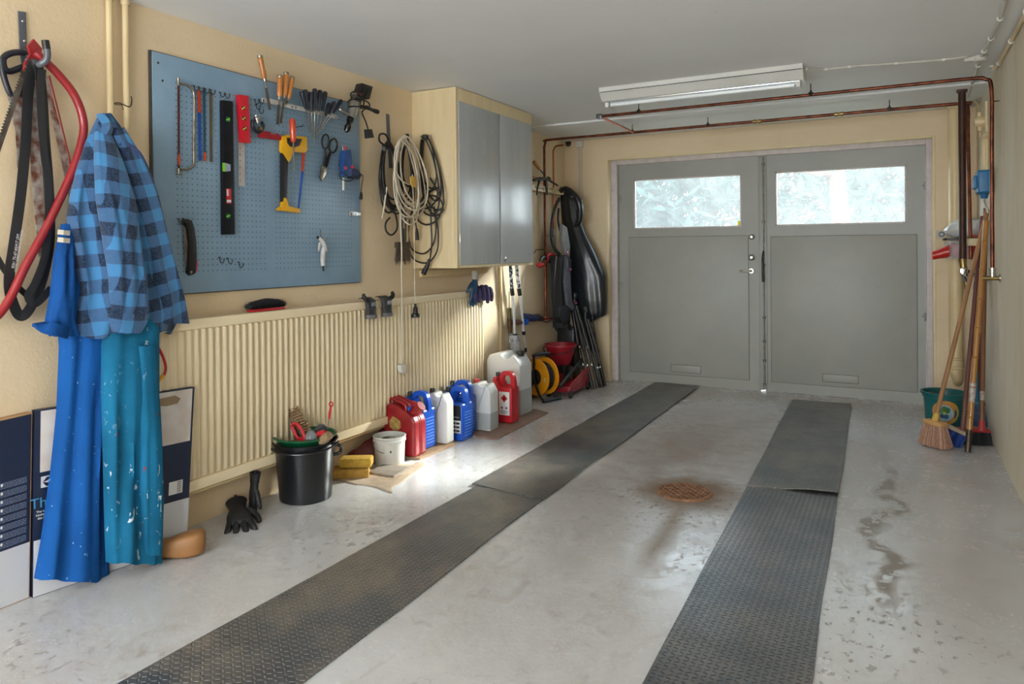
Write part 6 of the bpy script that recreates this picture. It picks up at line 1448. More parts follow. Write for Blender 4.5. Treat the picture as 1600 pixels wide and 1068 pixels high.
# ================================================================== CANISTERS
def translucent(name, col, lv=None):
    g = NG(name); g.set(Base_Color=hexc(col), Roughness=.38, Transmission_Weight=.15, Specular_IOR_Level=.45); g.b.inputs['Subsurface Weight'].default_value = .25; g.b.inputs['Subsurface Radius'].default_value = (.03, .03, .03); g.bump(g.noise(10, 3), .08, .006); return g.m
WHC = translucent('milky_plastic', 'DDDEDC')
WHC2 = M('white_canister', 'E3E3DF', .42, col2='D6D6D2', nscale=4)
LIQ = M('liquid_level_plastic', 'A7AAA8', .35, col2='9B9E9D', nscale=4)
REDC = M('red_canister', 'C01A26', .38, col2='A8141F', nscale=6)
BLUC = M('blue_canister', '1656C2', .34, col2='0F48AC', nscale=5)
BROWNL = M('brown_liquid_stain', 'A79A86', .5, col2='8F826F', nscale=10)
Z0 = .013
def canister(label, cpx, w, d, h, mt, capm, neck='left', handle=True, cap_r=.018, ribs=0, zb=Z0, shoulder=.72, bev=.018, liquid=None, notch=False):
    c = Fl(*cpx, zb); x1, y0 = c.x, c.y; x0 = x1 - w
    t = thing('canister', (x1 - w / 2, y0 + d / 2, zb), label, 'canister')
    def PZ(poly, th, yy, bevv): 
        m = MB(); mm = Matrix(((1, 0, 0, x0), (0, 0, 1, yy), (0, 1, 0, zb), (0, 0, 0, 1))); m.prism(poly, th, mm, 0); 
        if bevv: bmesh.ops.bevel(m.bm, geom=m.bm.edges[:], offset=bevv, segments=3, affect='EDGES', profile=.6)
        return m
    hs = h * shoulder
    if handle:
        nl = w * .26
        poly = [(0, 0), (w, 0), (w, hs * .96), (w * .90, hs * 1.02), (w * .62, hs * .95), (nl + .01, hs * .97), (nl * .98, h * .90), (nl * .12, h * .90), (0, hs * .98)]
        m = PZ(poly, d, y0, min(bev, .012)); m.build('body', mt, t)
        m = MB(); yc = y0 + d / 2; Q = lambda u, v: Vector((x0 + w * u, yc, zb + h * v))
        m.tube(spline([Q(.30, .70), Q(.33, .86), Q(.42, .955), (Q(.58, .975)), Q(.78, .965), Q(.88, .90), Q(.92, .80), Q(.93, .68)], 4), 1.0, flat=(.034, .030) if w < .2 else (.05, .04), side=(0, 1, 0)); hd = m.build('handle', mt, t, ang=30)
    elif notch:
        poly = [(0, 0), (w, 0), (w, h * .80), (w * .80, h * .965), (w * .74, h * .965), (w * .66, h * .87), (w * .50, h * .87), (w * .44, h * .985), (w * .30, h * .985), (w * .08, h * .95), (0, h * .86)]
        m = PZ(poly, d, y0, .011); m.build('body', mt, t)
    nx = x0 + (w * .13 if neck == 'left' else w * .84); yc = y0 + d / 2; zc = zb + (h * .90 if handle else h * .955)
    m = MB(); m.lathe([(cap_r * .82, -.012), (cap_r * .82, .002), (cap_r * 1.05, .002), (cap_r, .004), (cap_r * .98, .024), (cap_r * .9, .026), (0, .026)], (nx, yc, zc), None, 20); m.build('cap', capm, t)
    if ribs:
        m = MB()
        for k in range(ribs):
            z = zb + h * (.10 + .50 * k / ribs); m.box((x1 + .0008, y0 + d * .5, z), (.003, d * .62, .004), bev=.001); 0
        m.build('moulded_ribs', M('rib_light_blue', '5E93E0', .4, col2='4A82D4'), t)
    if liquid:
        m = MB(); m.box((x0 + w / 2, y0 + d / 2, zb + h * liquid / 2 + .004), (w + .0016, d + .0016, h * liquid - .004), bev=.010, seg=3); m.build('liquid_level', LIQ, t)
    return t, x0, x1, y0, c
CAPB = M('cap_black', '1D1D1F', .5, col2='141415'); CAPR = M('cap_red', 'C22030', .4)
t, x0, x1, y0, c = canister('blue canister with black cap and ribbed side, directly behind the red metal can', (662, 704), .165, .135, .335, BLUC, CAPB, ribs=9)
t, x0, x1, y0, c = canister('plain opaque white canister between the two blue canisters', (698, 694), .15, .085, .315, WHC2, CAPB, handle=False, notch=True)
c_ = kids(t)
t, x0, x1, y0, c = canister('blue canister with black and white label, front one of the blue pair', (723, 690), .165, .13, .33, BLUC, CAPB, ribs=9, zb=0.0)
m = MB(); m.bx((x0 + .050, y0 - .0012, .05), (x1 - .014, y0 + .002, .225), .0005); lb = m.build('label', M('label_white', 'D9D9D6', .5), t)
m = MB(); m.bx((x0 + .050, y0 - .0018, .13), (x1 - .014, y0 + .001, .225)); m.build('label_black_band', M('label_black', '1C1D21', .45), lb, smooth=False)
r7 = random.Random(7); m = MB()
for k in range(3):
    for j in range(3): m.bx((x0 + .056 + j * .031, y0 - .0024, .058 + k * .024), (x0 + .082 + j * .031, y0 - .0015, .071 + k * .024))
m.build('label_print', M('print_black', '24262B', .5), lb, smooth=False)
text_mesh('SPOLARVATSKA', .011, Matrix(((1, 0, 0, (x0 + x1) / 2 + .018), (0, 0, -1, y0 - .002), (0, 1, 0, .150), (0, 0, 0, 1))), 'lettering', WTXT, lb)
m = MB(); m.bx((x0 + .045, y0 - .0024, .19), (x0 + .095, y0 - .0015, .20)); m.build('label_print', WTXT, lb, smooth=False)
t, x0, x1, y0, c = canister('blue canister half hidden behind the labelled blue one', (729, 679), .165, .13, .335, BLUC, CAPB, ribs=9)
t, x0, x1, y0, c = canister('translucent white canister with red cap, partly filled with clear liquid', (766, 674), .155, .115, .315, WHC, CAPR, handle=False, notch=True, liquid=.38)
t, x0, x1, y0, c = canister('red plastic fuel canister with flame warning label and black cap', (800, 662), .155, .11, .345, REDC, CAPB)
W0 = WTXT; m = MB(); m.bx((x0 + .055, y0 - .0012, Z0 + .055), (x1 - .018, y0 + .002, Z0 + .215), .0005); lb = m.build('warning_label', W0, t)
cx_ = (x0 + .055 + x1 - .018) / 2
m = MB(); m.box((cx_, y0 - .002, Z0 + .170), (.038, .0015, .038), rotm('Y', 45)); m.build('red_diamond', M('warn_red', 'C3202B', .5), lb, smooth=False)
m = MB(); m.prism([(-.006, -.010), (.006, -.010), (.009, 0), (.004, .004), (.004, .012), (-.002, .006), (-.008, .002)], .001, Matrix(((1, 0, 0, cx_), (0, 0, -1, y0 - .0028), (0, 1, 0, Z0 + .170), (0, 0, 0, 1)))); m.build('flame_symbol', BLACKP, lb, smooth=False)
m = MB()
for k in range(2): m.box((cx_ - .018 + k * .034, y0 - .002, Z0 + .105), (.014, .0015, .014), rotm('Y', 45))
for k in range(3): m.bx((cx_ - .03, y0 - .0022, Z0 + .066 + k * .008), (cx_ + .028, y0 - .0014, Z0 + .069 + k * .008))
m.build('label_print', M('print_mauve', '6B4A6E', .5), lb, smooth=False)
# big canister
t, x0, x1, y0, c = canister('large white translucent canister half filled, tallest of the canisters', (813, 652), .275, .19, .46, WHC, CAPB, neck='right', handle=False, notch=True, cap_r=.034, liquid=.42, shoulder=.8, zb=.0)
text_mesh('PE  HD', .022, Matrix(((1, 0, 0, x0 + .14), (0, 0, -1, y0 - .0012), (0, 1, 0, .30), (0, 0, 0, 1))), 'lettering', BROWNL, t)
text_mesh('25 L', .022, Matrix(((1, 0, 0, x0 + .14), (0, 0, -1, y0 - .0012), (0, 1, 0, .27), (0, 0, 0, 1))), 'lettering', BROWNL, t)
# red metal jerrycan
t = thing('metal_jerrycan', Fl(640, 715), 'dented dark red metal jerrycan with faded yellow sticker, behind white pail', 'jerrycan')
c = Fl(648, 715, Z0); w, d, h = .225, .12, .32; x1, y0 = c.x, c.y; x0 = x1 - w
MR = M('jerry_red', '9E1A22', .38, col2='7A1219', nscale=10, coat=.2)
poly = [(0, 0), (w, 0), (w, h * .62), (w * .93, h * .72), (w * .60, h * .84), (w * .40, h * .92), (w * .16, h * .92), (0, h * .80)]
for k, yy in enumerate((y0, y0 + d / 2 + .002)):
    m = MB(); mm = Matrix(((1, 0, 0, x0), (0, 0, 1, yy), (0, 1, 0, Z0), (0, 0, 0, 1))); m.prism(poly, d / 2 - .002, mm, 0); bmesh.ops.bevel(m.bm, geom=m.bm.edges[:], offset=.016, segments=4, affect='EDGES', profile=.6); m.build('half_shell', MR, t)
m = MB(); poly2 = [(x - .0 if 0 < x < w else x, y) for x, y in poly]; m.prism([(p[0] * .99 + w * .005, p[1] * .99 + h * .003) for p in poly], .006, Matrix(((1, 0, 0, x0), (0, 0, 1, y0 + d / 2 - .003), (0, 1, 0, Z0), (0, 0, 0, 1)))); m.build('weld_seam', MR, t)
for ddy in (.026, .06, .094):
    m = MB(); Q = lambda u, v: Vector((x0 + w * u, y0 + ddy, Z0 + h * v)); m.tube(spline([Q(.12, .84), Q(.14, .97), Q(.24, 1.0), Q(.56, .93), Q(.66, .88), Q(.64, .76)], 4), .0085 if ddy != .06 else .010, 8); m.build('handle_bar', MR, t)
m = MB(); a, b = Vector((x0 + w * .80, y0 + d / 2, Z0 + h * .76)), Vector((x0 + w * .99, y0 + d / 2, Z0 + h * .88)); m.tube([a, a.lerp(b, .5), b], [.030, .026, .028], 16); m.build('spout', MR, t)
m = MB(); m.tube([b - (b - a).normalized() * .004, b + (b - a).normalized() * .014], [.032, .030], 16); m.box(b + Vector((-.03, 0, .016)), (.06, .03, .012), rotm('Y', 20), .004); m.build('cap', MR, t)
m = MB(); m.tube([a + Vector((-.01, -.02, .02)), a + Vector((-.04, -.02, .035))], .012, 10); m.build('blue_collar', BLUEP, t)
m = MB(); m.prism([(.046, .19), (.07, .225), (.10, .215), (.125, .20), (.128, .165), (.10, .14), (.07, .145), (.05, .16)], .0012, Matrix(((1, 0, 0, x0), (0, 0, -1, y0), (0, 1, 0, Z0), (0, 0, 0, 1)))); m.build('faded_sticker', M('faded_yellow', 'C3A65A', .6, col2='7E5B34', nscale=40), t, smooth=False)
for pts in ([(.02, .30 * .5), (.10, .30 * .30)], [(.20, .16), (.12, .10)]):
    m = MB(); m.tube([Vector((x0 + p, y0 + .002, Z0 + q)) for p, q in pts], .006, 6); m.build('pressed_bead', MR, t)

# boards under the cans
HB = M('hardboard', '8E7363', .7, col2='775E50', nscale=14, amount=.5)
def board(pix, th, label, mt, nm='board'):
    pts = [Fl(*p) for p in pix]; m = MB(); m.prism([(p.x, p.y) for p in pts], th, Matrix.Translation((0, 0, .0005)), .001); return tag(m.build(nm, mt), label, 'board')
board([(733, 682), (776, 687), (857, 646), (838, 641), (800, 640), (735, 660)], .010, 'brown hardboard sheet under the white and red canisters', HB)
board([(596, 714), (656, 718), (711, 695), (705, 690), (640, 690)], .011, 'light wooden board under the jerrycan and first blue canister', M('pale_board', 'A88A6B', .7, col2='8F7154', nscale=14))
# dark spade-shaped sheets behind cans against the radiator
t = thing('metal_scraper', L(684, 610, .10), 'grey pointed metal corner sticking up behind the white canister', 'scraper')
m = MB(); m.slab([(676, 640), (682, 606), (686, 616), (690, 640)], .115, .004, .0); m.build('plate', GREYCON, t, smooth=False)

# ---- black pail with green basin
bc = Fl(478, 776); rb, rt_, hb = .120, .150, .285
t = thing('black_bucket', bc, 'black plastic bucket on the floor holding green basin of cleaning brushes', 'bucket')
BK = M('bucket_black', '0E1013', .28, col2='16181C', nscale=10, spec=.6)
m = MB(); m.lathe([(0, 0), (rb, 0), (rb + .004, .004), (rt_ - .006, hb - .04), (rt_ - .002, hb - .038), (rt_ - .001, hb - .03), (rt_ - .004, hb - .028), (rt_, hb - .004), (rt_ + .008, hb - .002), (rt_ + .009, hb), (rt_ + .002, hb + .001), (rt_ - .006, hb - .01), (rb - .004, .008), (0, .008)], bc, None, 48); m.build('body', BK, t)
rgt = Vector((cos(YAW), sin(YAW), 0)); fwd = Vector((-sin(YAW), cos(YAW), 0))
for s_ in (-1, 1):
    e = bc + rgt * s_ * (rt_ - .012); z1 = hb - .02
    m = MB(); m.tube(spline([e + Vector((0, 0, z1)) - fwd * .028, e + rgt * s_ * .03 + Vector((0, 0, z1 - .004)) - fwd * .024, e + rgt * s_ * .038 + Vector((0, 0, z1 - .022)), e + rgt * s_ * .03 + Vector((0, 0, z1 - .05)) + fwd * .01, e + Vector((0, 0, z1 - .058))], 4), .0085, 10); m.build('side_handle', BK, t)
m = MB(); m.tube(spline([bc + rgt * (rt_ + .012) * cos(a_) - fwd * (rt_ + .012) * sin(a_) + Vector((0, 0, hb - .012 - .022 * sin(a_))) for a_ in [pi * k / 10 for k in range(11)]], 3), .005, 8); m.build('bail', BK, t)
GRN = M('green_basin', '11603C', .32, col2='0C4E30', nscale=6)
t = thing('green_basin', bc + Vector((0, 0, hb)), 'dark green plastic basin sitting in the top of the black bucket', 'basin')
m = MB(); m.lathe([(0, hb - .05), (.10, hb - .05), (.136, hb + .012), (.150, hb + .018), (.152, hb + .026), (.142, hb + .027), (.131, hb + .014), (.097, hb - .045), (0, hb - .045)], bc, None, 48); m.build('bowl', GRN, t)
def BY(x, y, d=0.0): return Yp(320 + x / 2.811, 440 + y / 2.811, bc.y + d)
# scrubbing brush with tan bristles
t = thing('scrubbing_brush', BY(420, 640), 'broad brush with tan bristles and dark wooden back, leaning in the green basin', 'brush')
a, b = BY(378, 580, .02), BY(442, 690, .0); u = (b - a).normalized(); nrm = Vector((.55, -.3, .8)); nrm = (nrm - u * nrm.dot(u)).normalized(); sd = u.cross(nrm)
m = MB(); m.box((a + b) / 2, ((b - a).length, .045, .014), Matrix((u, sd, nrm)).transposed(), .003); m.build('brush_back', NAVYP, t)
TAN = M('tan_bristle', 'A88D6C', .8, col2='7E6548', nscale=80)
m = MB(); r9 = random.Random(9)
for i in range(11):
    for j in range(6):
        p = a.lerp(b, .05 + .9 * i / 10) + sd * (-.019 + .038 * j / 5) + nrm * .007
        e = p + nrm * r9.uniform(.040, .048) + u * ((i - 5) * .0014) + sd * ((j - 2.5) * .0012); m.tube([p, e], [.0040, .0056], 6)
m.build('bristles', TAN, t, smooth=False, recalc=False)
t = thing('grout_brush', BY(410, 680), 'red plastic handled brush in the front of the green basin', 'brush')
m = MB(); m.tube(spline([BY(384, 632, -.05), BY(398, 622, -.05), BY(412, 632, -.05), BY(428, 655, -.05), BY(440, 690, -.05), BY(425, 700, -.05), BY(405, 680, -.05), BY(392, 655, -.05)], 4, True), .0085, 10, True); m.box(BY(428, 690, -.05), (.035, .02, .02), None, .005); m.build('handle', REDP, t)
m = MB(); m.box(BY(428, 704, -.05), (.05, .03, .016), None, .004); m.build('bristle_block', TAN, t)
CLEAR = M('clear_plastic', 'D8DCDD', .12, trans=.75, col2='C6CBCD', ior=1.3)
t = thing('plastic_bottle', BY(468, 690), 'clear ribbed plastic bottle lying among the brushes in the basin', 'bottle')
a, b = BY(470, 722, -.03), BY(466, 655, -.04); dr = b - a; ln = dr.length
m = MB(); m.lathe([(0, 0), (.026, 0), (.030, .006)] + [(.030 - .002 * (k % 2), .010 + k * .006) for k in range(6)] + [(.026, ln * .78), (.014, ln * .95), (.012, ln), (0, ln)], a, align(dr), 24); m.build('bottle_body', CLEAR, t)
t = thing('paint_scraper', BY(510, 660), 'red and dark grey handled scraper at right in the green basin', 'scraper')
m = MB(); m.slab([(0, 0)] * 0 or [(492, 672), (503, 662), (509, 667), (511, 673), (500, 680)], bc.x - XL - .01, .03, .004); m.build('grey_head', GREYM, t)
m = MB(); m.tube([BY(500, 668, -.02), BY(522, 664, -.02), BY(535, 680, -.02)], [.014, .017, .014], 12); m.build('red_grip', REDP, t)
t = thing('straw_brush', BY(530, 690), 'small stubby brush with straw bristles at the right rim of basin', 'brush')
m = MB(); a, b = BY(512, 700, -.03), BY(548, 672, -.03); m.tube([a, a.lerp(b, .5), b], [.020, .023, .020], 14); m.build('bristle_head', TAN, t)
m = MB(); m.tube([a, BY(492, 712, -.03)], [.010, .008], 10); m.build('handle', WOODL, t)
t = thing('red_loop_stick', BY(548, 610), 'thin tool with red looped handle standing upright from the basin', 'tool')
m = MB(); o_ = []
for k in range(10): an = 2 * pi * k / 10; o_.append(BY(555 + 8 * cos(an), 537 + 9 * sin(an), .05))
m.tube(spline(o_, 2, True), .0032, 8, True); m.tube([BY(554, 547, .05), BY(549, 575, .05), BY(546, 602, .05)], [.0045, .0065, .0045], 10); m.build('red_handle', REDP, t)
m = MB(); m.tube([BY(546, 600, .05), BY(539, 655, .05), BY(536, 700, .05)], .0018, 6); m.build('wire_shaft', STEEL, t)
t = thing('rag', BY(395, 700), 'dull brown cloth piece lying at the left in the green basin', 'cloth')
m = MB(); m.ball(BY(395, 708, .0), .032, (1.3, .9, .45), n=14); m.ball(BY(372, 700, .03), .022, (1.2, .9, .5), n=12)
m.build('cloth_fold', M('brown_rag', '7A6A55', .9, col2='57493A', nscale=30, bump=.5), t)

# ---- white pail
wc = Fl(609, 723); r_b, r_t, hh = .080, .090, .160
t = thing('white_pail', wc, 'small dirty white pail with wire bail in front of the metal jerrycan', 'pail')
WD = M('dirty_white', 'CFCFCB', .5, col2='B9B8B2', nscale=9, amount=.4)
m = MB(); m.lathe([(0, 0), (r_b, 0), (r_b + .002, .003), (r_t - .003, hh - .03), (r_t + .003, hh - .028), (r_t + .003, hh - .018), (r_t - .001, hh - .016), (r_t + .004, hh - .003), (r_t + .004, hh), (r_t - .003, hh), (r_b - .003, .006), (0, .006)], wc, None, 40); m.build('body', WD, t)
m = MB(); m.lathe([(0, hh - .03), (r_t - .006, hh - .03)], wc, None, 30); m.build('old_paint', M('grey_paint', 'BDBDB5', .5), t)
m = MB(); m.tube(spline([wc + rgt * (r_t + .003) * cos(a_) - fwd * (r_t + .004) * sin(a_) + Vector((0, 0, hh - .025 - .055 * sin(a_))) for a_ in [pi * (.55 + k * .45 / 6) for k in range(7)]], 3), .002, 6); m.build('bail', STEEL, t)
m = MB(); m.ball(wc + Vector((.01, -.01, hh - .022)), .05, (1.1, .7, .28), n=14); m.build('rag_inside', M('olive_rag', '5A5C48', .9, col2='44463A', nscale=30, bump=.5), t)
m = MB(); m.ball(wc - fwd * (r_t - .003) * .96 + rgt * .02 + Vector((0, 0, .085)), .006, (1, .4, 1.2), n=8); m.build('paint_spot', BLACKP, t)

# ---- sponges, rubber sheet, cardboard
SPO = M('sponge_ochre', 'B98E3E', .9, col2='9A7430', nscale=40, bump=.6, bscale=120); SPO2 = M('sponge_yellow', 'C7A03C', .9, col2='AC8832', nscale=40, bump=.6, bscale=120)
a, b = Fl(522, 750), Fl(573, 746); c = (a + b) / 2
m = MB(); m.box(c + Vector((-.02, .03, .028)), (.19, .10, .048), rotm('Z', 36), .012, 3); tag(m.build('sponge', SPO), 'ochre car sponge lying flat at the bottom of the two', 'sponge', 'car washing sponges')
m = MB(); m.box(c + Vector((-.005, .055, .078)), (.17, .09, .048), rotm('Z', 30), .012, 3); tag(m.build('sponge', SPO2), 'yellow car sponge stacked on top of the ochre one', 'sponge', 'car washing sponges')
t = thing('leather_sheet', Fl(560, 725), 'dark red leather sheet slumped against the wall beside white pail', 'sheet')
RL = M('red_leather', '6B2420', .55, col2='541A18', nscale=9, bump=.3)
rows = []
for i in range(13):
    f = i / 12; row = []
    for j in range(13):
        u = j / 12; pb_ = Fl(524 + 72 * u, 727 - 2 * u); pt_ = L(556 + 44 * u, 706 - 38 * u ** .8, .05)
        p = pb_.lerp(pt_, f); p.z += .03 * sin(pi * f) + .008 * noise.noise(Vector((u * 5, f * 4, 1))); p.x += .02 * sin(pi * f); p.z = max(p.z, .003); row.append(p)
    rows.append(row)
m = MB(); m.sheet(rows, .004); m.build('hide', RL, t, ang=70)
g = NG('torn_cardboard'); c = g.mix(g.ramp(g.noise(7, 6, (1, 1, 1), .6), (.35, 0), (.65, 1)), hexc('B7A48E'), hexc('97836D')); g.set(Base_Color=c, Roughness=.85); g.bump(g.noise(20, 5), .4, .006); CB = g.m
pix = [(517, 751), (530, 750), (545, 754), (558, 757), (572, 758), (588, 761), (600, 765), (613, 770), (611, 763), (616, 759), (622, 757), (632, 750), (640, 744), (650, 737), (658, 731), (664, 726), (660, 723), (650, 724), (644, 728), (632, 726), (600, 728), (560, 736), (530, 742)]
pts = [Fl(*p) for p in pix]; m = MB(); m.prism([(p.x, p.y) for p in pts], .004, Matrix.Translation((0, 0, .0008)), .001)
for v in m.bm.verts: v.co.z += .004 * (noise.noise(Vector((v.co.x * 30, v.co.y * 30, 2))) + .4) if v.co.z > .002 else 0
tag(m.build('torn_cardboard', CB), 'torn flattened piece of cardboard on floor under pail and sponges', 'cardboard')
pts = [Fl(*p) for p in [(576, 741), (616, 747), (640, 733), (600, 728)]]
m = MB(); m.prism([(p.x, p.y) for p in pts], .010, Matrix.Translation((0, 0, .0055)), .002); tag(m.build('tile_piece', M('tile_grey', '8B8075', .7, col2='766B61', nscale=20)), 'grey-brown flat tile piece under the white pail', 'tile')

# ---- black work gloves on the floor
g1 = Fl(372, 812)
glove('black work glove with orange-lined cuff, lying palm down nearest the camera', g1 + Vector((0, 0, .034)), euler(0, 0, 0) @ Matrix.Rotation(radians(-128), 3, 'Z') @ euler(-8, 4, 0), BGL, BGL, 1.15, .35, 'pair of black work gloves', spread=.26, cuff_len=.05)
CUFO2 = M('cuff_orange', 'A3411C', .8, col2='1B1B1D', nscale=60)
tt = [o for o in COL.objects if o.name.startswith('work_glove')][-1]
for k_, (px_, py_) in enumerate(((360, 783), (368, 779))):
    c_ = Yp(px_, py_, g1.y + .075); m = MB(); m.tube([c_ - Vector((0, 0, .03)), c_, c_ + Vector((.002, 0, .018))], [.009, .010, .007], 10); m.build('cuff_tab', CUFO2 if k_ else BGL, tt, ang=70)
g2 = Fl(397, 800)
glove('black work glove propped on its fingertips behind the other one', g2 + Vector((-.01, .01, .100)), Matrix.Rotation(radians(-30), 3, 'Z') @ euler(-95, 0, 0) @ euler(0, 180, 0), BGL, BGL, .95, .25, 'pair of black work gloves', spread=.10, cuff_len=.045)
# ================================================================== RIGHT-HAND CORNER
t = thing('soil_pipe', (0, YB - .09, .3), 'thick cream vertical soil pipe right of the garage doors', 'pipe')
sx = Yp(1491, 300, YB - .09).x; zb = Yp(1497, 585, YB - .09).z; rp_ = .043; yy = YB - .09
m = MB(); m.lathe([(rp_, zb + .05), (rp_, H)], (sx + .005, yy, 0), None, 28); m.build('pipe_run', CREAMP, t)
m = MB(); m.lathe([(rp_ + .001, -.008), (rp_ + .009, 0), (rp_ + .009, .012), (rp_ + .004, .018), (rp_ + .004, .06), (rp_ + .009, .066), (rp_ + .009, .075), (rp_, .080)], (sx + .005, yy, Yp(1497, 575, yy).z), None, 28); m.build('socket', CREAMP, t)
m = MB(); m.tube(spline([(sx + .005, yy, Yp(1497, 575, yy).z + .01), (sx + .005, yy, zb + .02), (sx + .015, yy + .02, zb - .03), (sx + .02, yy + .06, zb - .06), (sx + .02, YB, zb - .075)], 5), interp([rp_, rp_ * .95, rp_ * .8, rp_ * .7, rp_ * .65], 21), 20); m.build('elbow', CREAMP, t)
m = MB(); m.lathe([(rp_, 0), (rp_ + .008, .002), (rp_ + .008, .03), (rp_, .032)], (sx + .005, yy, H - .034), None, 28); m.build('ceiling_collar', CREAMP, t)
# brown iron pipe from the ceiling
q = Ce(1503, 137, 0.0); yi = q.y
ze = Yp(1504, 408, yi).z
t = thing('iron_pipe', (q.x, yi, ze), 'brown iron pipe with ceiling flange dropping to the water taps', 'pipe')
IRON = M('brown_iron', '4A2C22', .5, .4, col2='33201A', nscale=15)
m = MB(); m.tube([(q.x, yi, H), (q.x, yi, ze)], .0215, 16); m.build('pipe_run', IRON, t)
m = MB(); m.box((q.x, yi, H - .006), (.12, .05, .012), None, .003); m.box((q.x, yi, H - .02), (.06, .04, .02), None, .004); m.build('flange', IRON, t)
# taps
def YI(px, py, d=0.0): return Yp(px, py, yi - d)
TAP = CHROME
t = thing('water_tap', YI(1510, 428), 'chrome water tap with black neck below the brown iron pipe', 'tap')
m = MB(); m.tube([YI(1504, 404), YI(1505, 414), YI(1507, 424)], [.024, .020, .024], 14); m.build('union_nut', BRASS, t)
m = MB(); m.tube([YI(1505, 420, .01), YI(1509, 430, .03), YI(1512, 440, .0)], [.020, .026, .016], 14); m.build('valve_body', TAP, t)
m = MB(); m.lathe([(0, .0), (.020, .0), (.024, .008), (.020, .020), (0, .022)], YI(1506, 424, .05), rotm('X', 90), 16); m.build('knob', TAP, t)
m = MB(); m.tube([YI(1511, 424, .02), YI(1522, 430, .02)], [.016, .017], 12); m.build('black_neck', BLACKP, t)
m = MB(); m.tube(spline([YI(1521, 429, .02), YI(1529, 434, .02), YI(1537, 437, .02), YI(1546, 436, .02)], 4), .0105, 12); m.tube(spline([YI(1528, 434, .02), YI(1524, 441, .02), YI(1523, 452, .02)], 4), .010, 12); m.build('spout', TAP, t)
m = MB(); m.tube([YI(1509, 437), YI(1511, 452)], [.016, .012], 12); m.build('drain_cock', BRASS, t)
t = thing('wall_valve', Vector((xr, y2, 1.05)), 'brass valve and pipe stub at foot of the right-wall copper pipe', 'valve')
zv = Yp(1551, 432, y2).z
m = MB(); m.tube([(xr, y2, zv + .05), (xr, y2, zv)], .017, 14); m.lathe([(0, .0), (.019, 0), (.019, .012), (0, .014)], (xr, y2, zv + .035), None, 12); m.build('valve_body', CHROME, t)
m = MB(); m.tube([(xr - .045, y2, zv - .008), (XR - .001, y2, zv - .008)], .013, 12); m.build('cross_pipe', BRASS, t)
m = MB(); m.lathe([(0, .008), (.022, .006), (.024, 0)], (XR, y2, zv - .008), rotm('Y', -90), 16); m.build('wall_flange', CHROME, t)
# blue electric box on the right wall
q = Rw(1536, 284, .05); t = thing('isolator_box', (XR, q.y, q.z - .08), 'blue moulded electric box on the right wall near the corner', 'switch box')
BX = M('box_blue', '1E6C9E', .4, col2='185A86', nscale=9)
yb0, yb1 = Rw(1545, 284, .05).y, Rw(1529, 284, .05).y; z0_, z1_ = Rw(1537, 302, .05).z, Rw(1537, 266, .05).z
m = MB(); m.bx((XR - .085, q.y - .085, z0_), (XR - .002, q.y + .085, z1_), .014, 3); m.build('housing', BX, t)
m = MB(); m.bx((XR - .102, q.y - .065, z0_ + .03), (XR - .082, q.y + .065, z1_ - .03), .008, 3); m.build('cover', BX, t)
m = MB(); m.tube([(XR - .045, q.y, z0_ + .004), (XR - .045, q.y, z0_ - .03)], [.026, .016], 14); m.build('gland', BX, t)
for s_ in (-.06, .06): m = MB(); m.lathe([(0, .004), (.006, .003), (.007, 0)], (XR - .102, q.y + s_ * .8, z1_ - .05), rotm('Y', -90), 8); m.build('cover_screw', STEEL, t)
bq = q
t = thing('grey_conduit', (XR, q.y, z1_), 'cream conduit with round fitting running from ceiling down to the blue box', 'conduit')
m = MB(); m.tube(spline([Rw(1523, 156, .03), Rw(1528, 166, .03), Rw(1531, 178, .03), Rw(1531, 200, .03), Rw(1532, 215, .03)], 4), .0085, 8); m.build('feed_tube', CREAMP, t); m = MB(); m.tube(spline([(XR - .04, q.y + .03, z1_), (XR - .04, q.y + .03, z1_ + .14), (XR - .04, q.y + .01, z1_ + .20), (XR - .035, q.y - .03, z1_ + .22), (XR - .03, q.y - .05, z1_ + .20)], 4), .013, 10); m.build('bent_tube', CREAMP, t); m = MB(); m.tube([(XR - .03, q.y - .02, z1_), (XR - .03, q.y - .02, z1_ + .2), (XR - .03, q.y + .02, z1_ + .42)], .008, 8); m.build('riser_tube', CREAMP, t)
m = MB(); a = Rw(1530.5, 190, .035); m.lathe([(0, .03), (.03, .028), (.036, .01), (.038, -.03)], a, rotm('Y', -90), 18); m.tube([a + Vector((0, 0, -.06)), a + Vector((0, 0, .06))], [.014, .014], 12); m.build('round_fitting', CREAMP, t)
t = thing('black_cable', Rw(1540, 318, .04), 'thin grey cable looping below the blue electric box', 'cable')
m = MB(); m.tube(spline([(XR - .045, q.y, z0_ - .025), Rw(1538, 316, .05), Rw(1541, 324, .05), Rw(1544, 332, .04)], 4), .006, 8); m.build('lead', GREYCON, t)
# socket right of the door
q = Bk(1471, 366, 0); t = thing('wall_socket', q, 'small grey wall socket right of the door frame', 'socket')
m = MB(); m.box((q.x, YB - .016, q.z), (.065, .032, .058), None, .006); m.build('housing', GREYCON, t)
m = MB(); m.lathe([(.010, 0), (.018, .0), (.020, .003), (.020, .006)], (q.x, YB - .032, q.z), rotm('X', 90), 16); m.build('socket_face', GREYM, t)
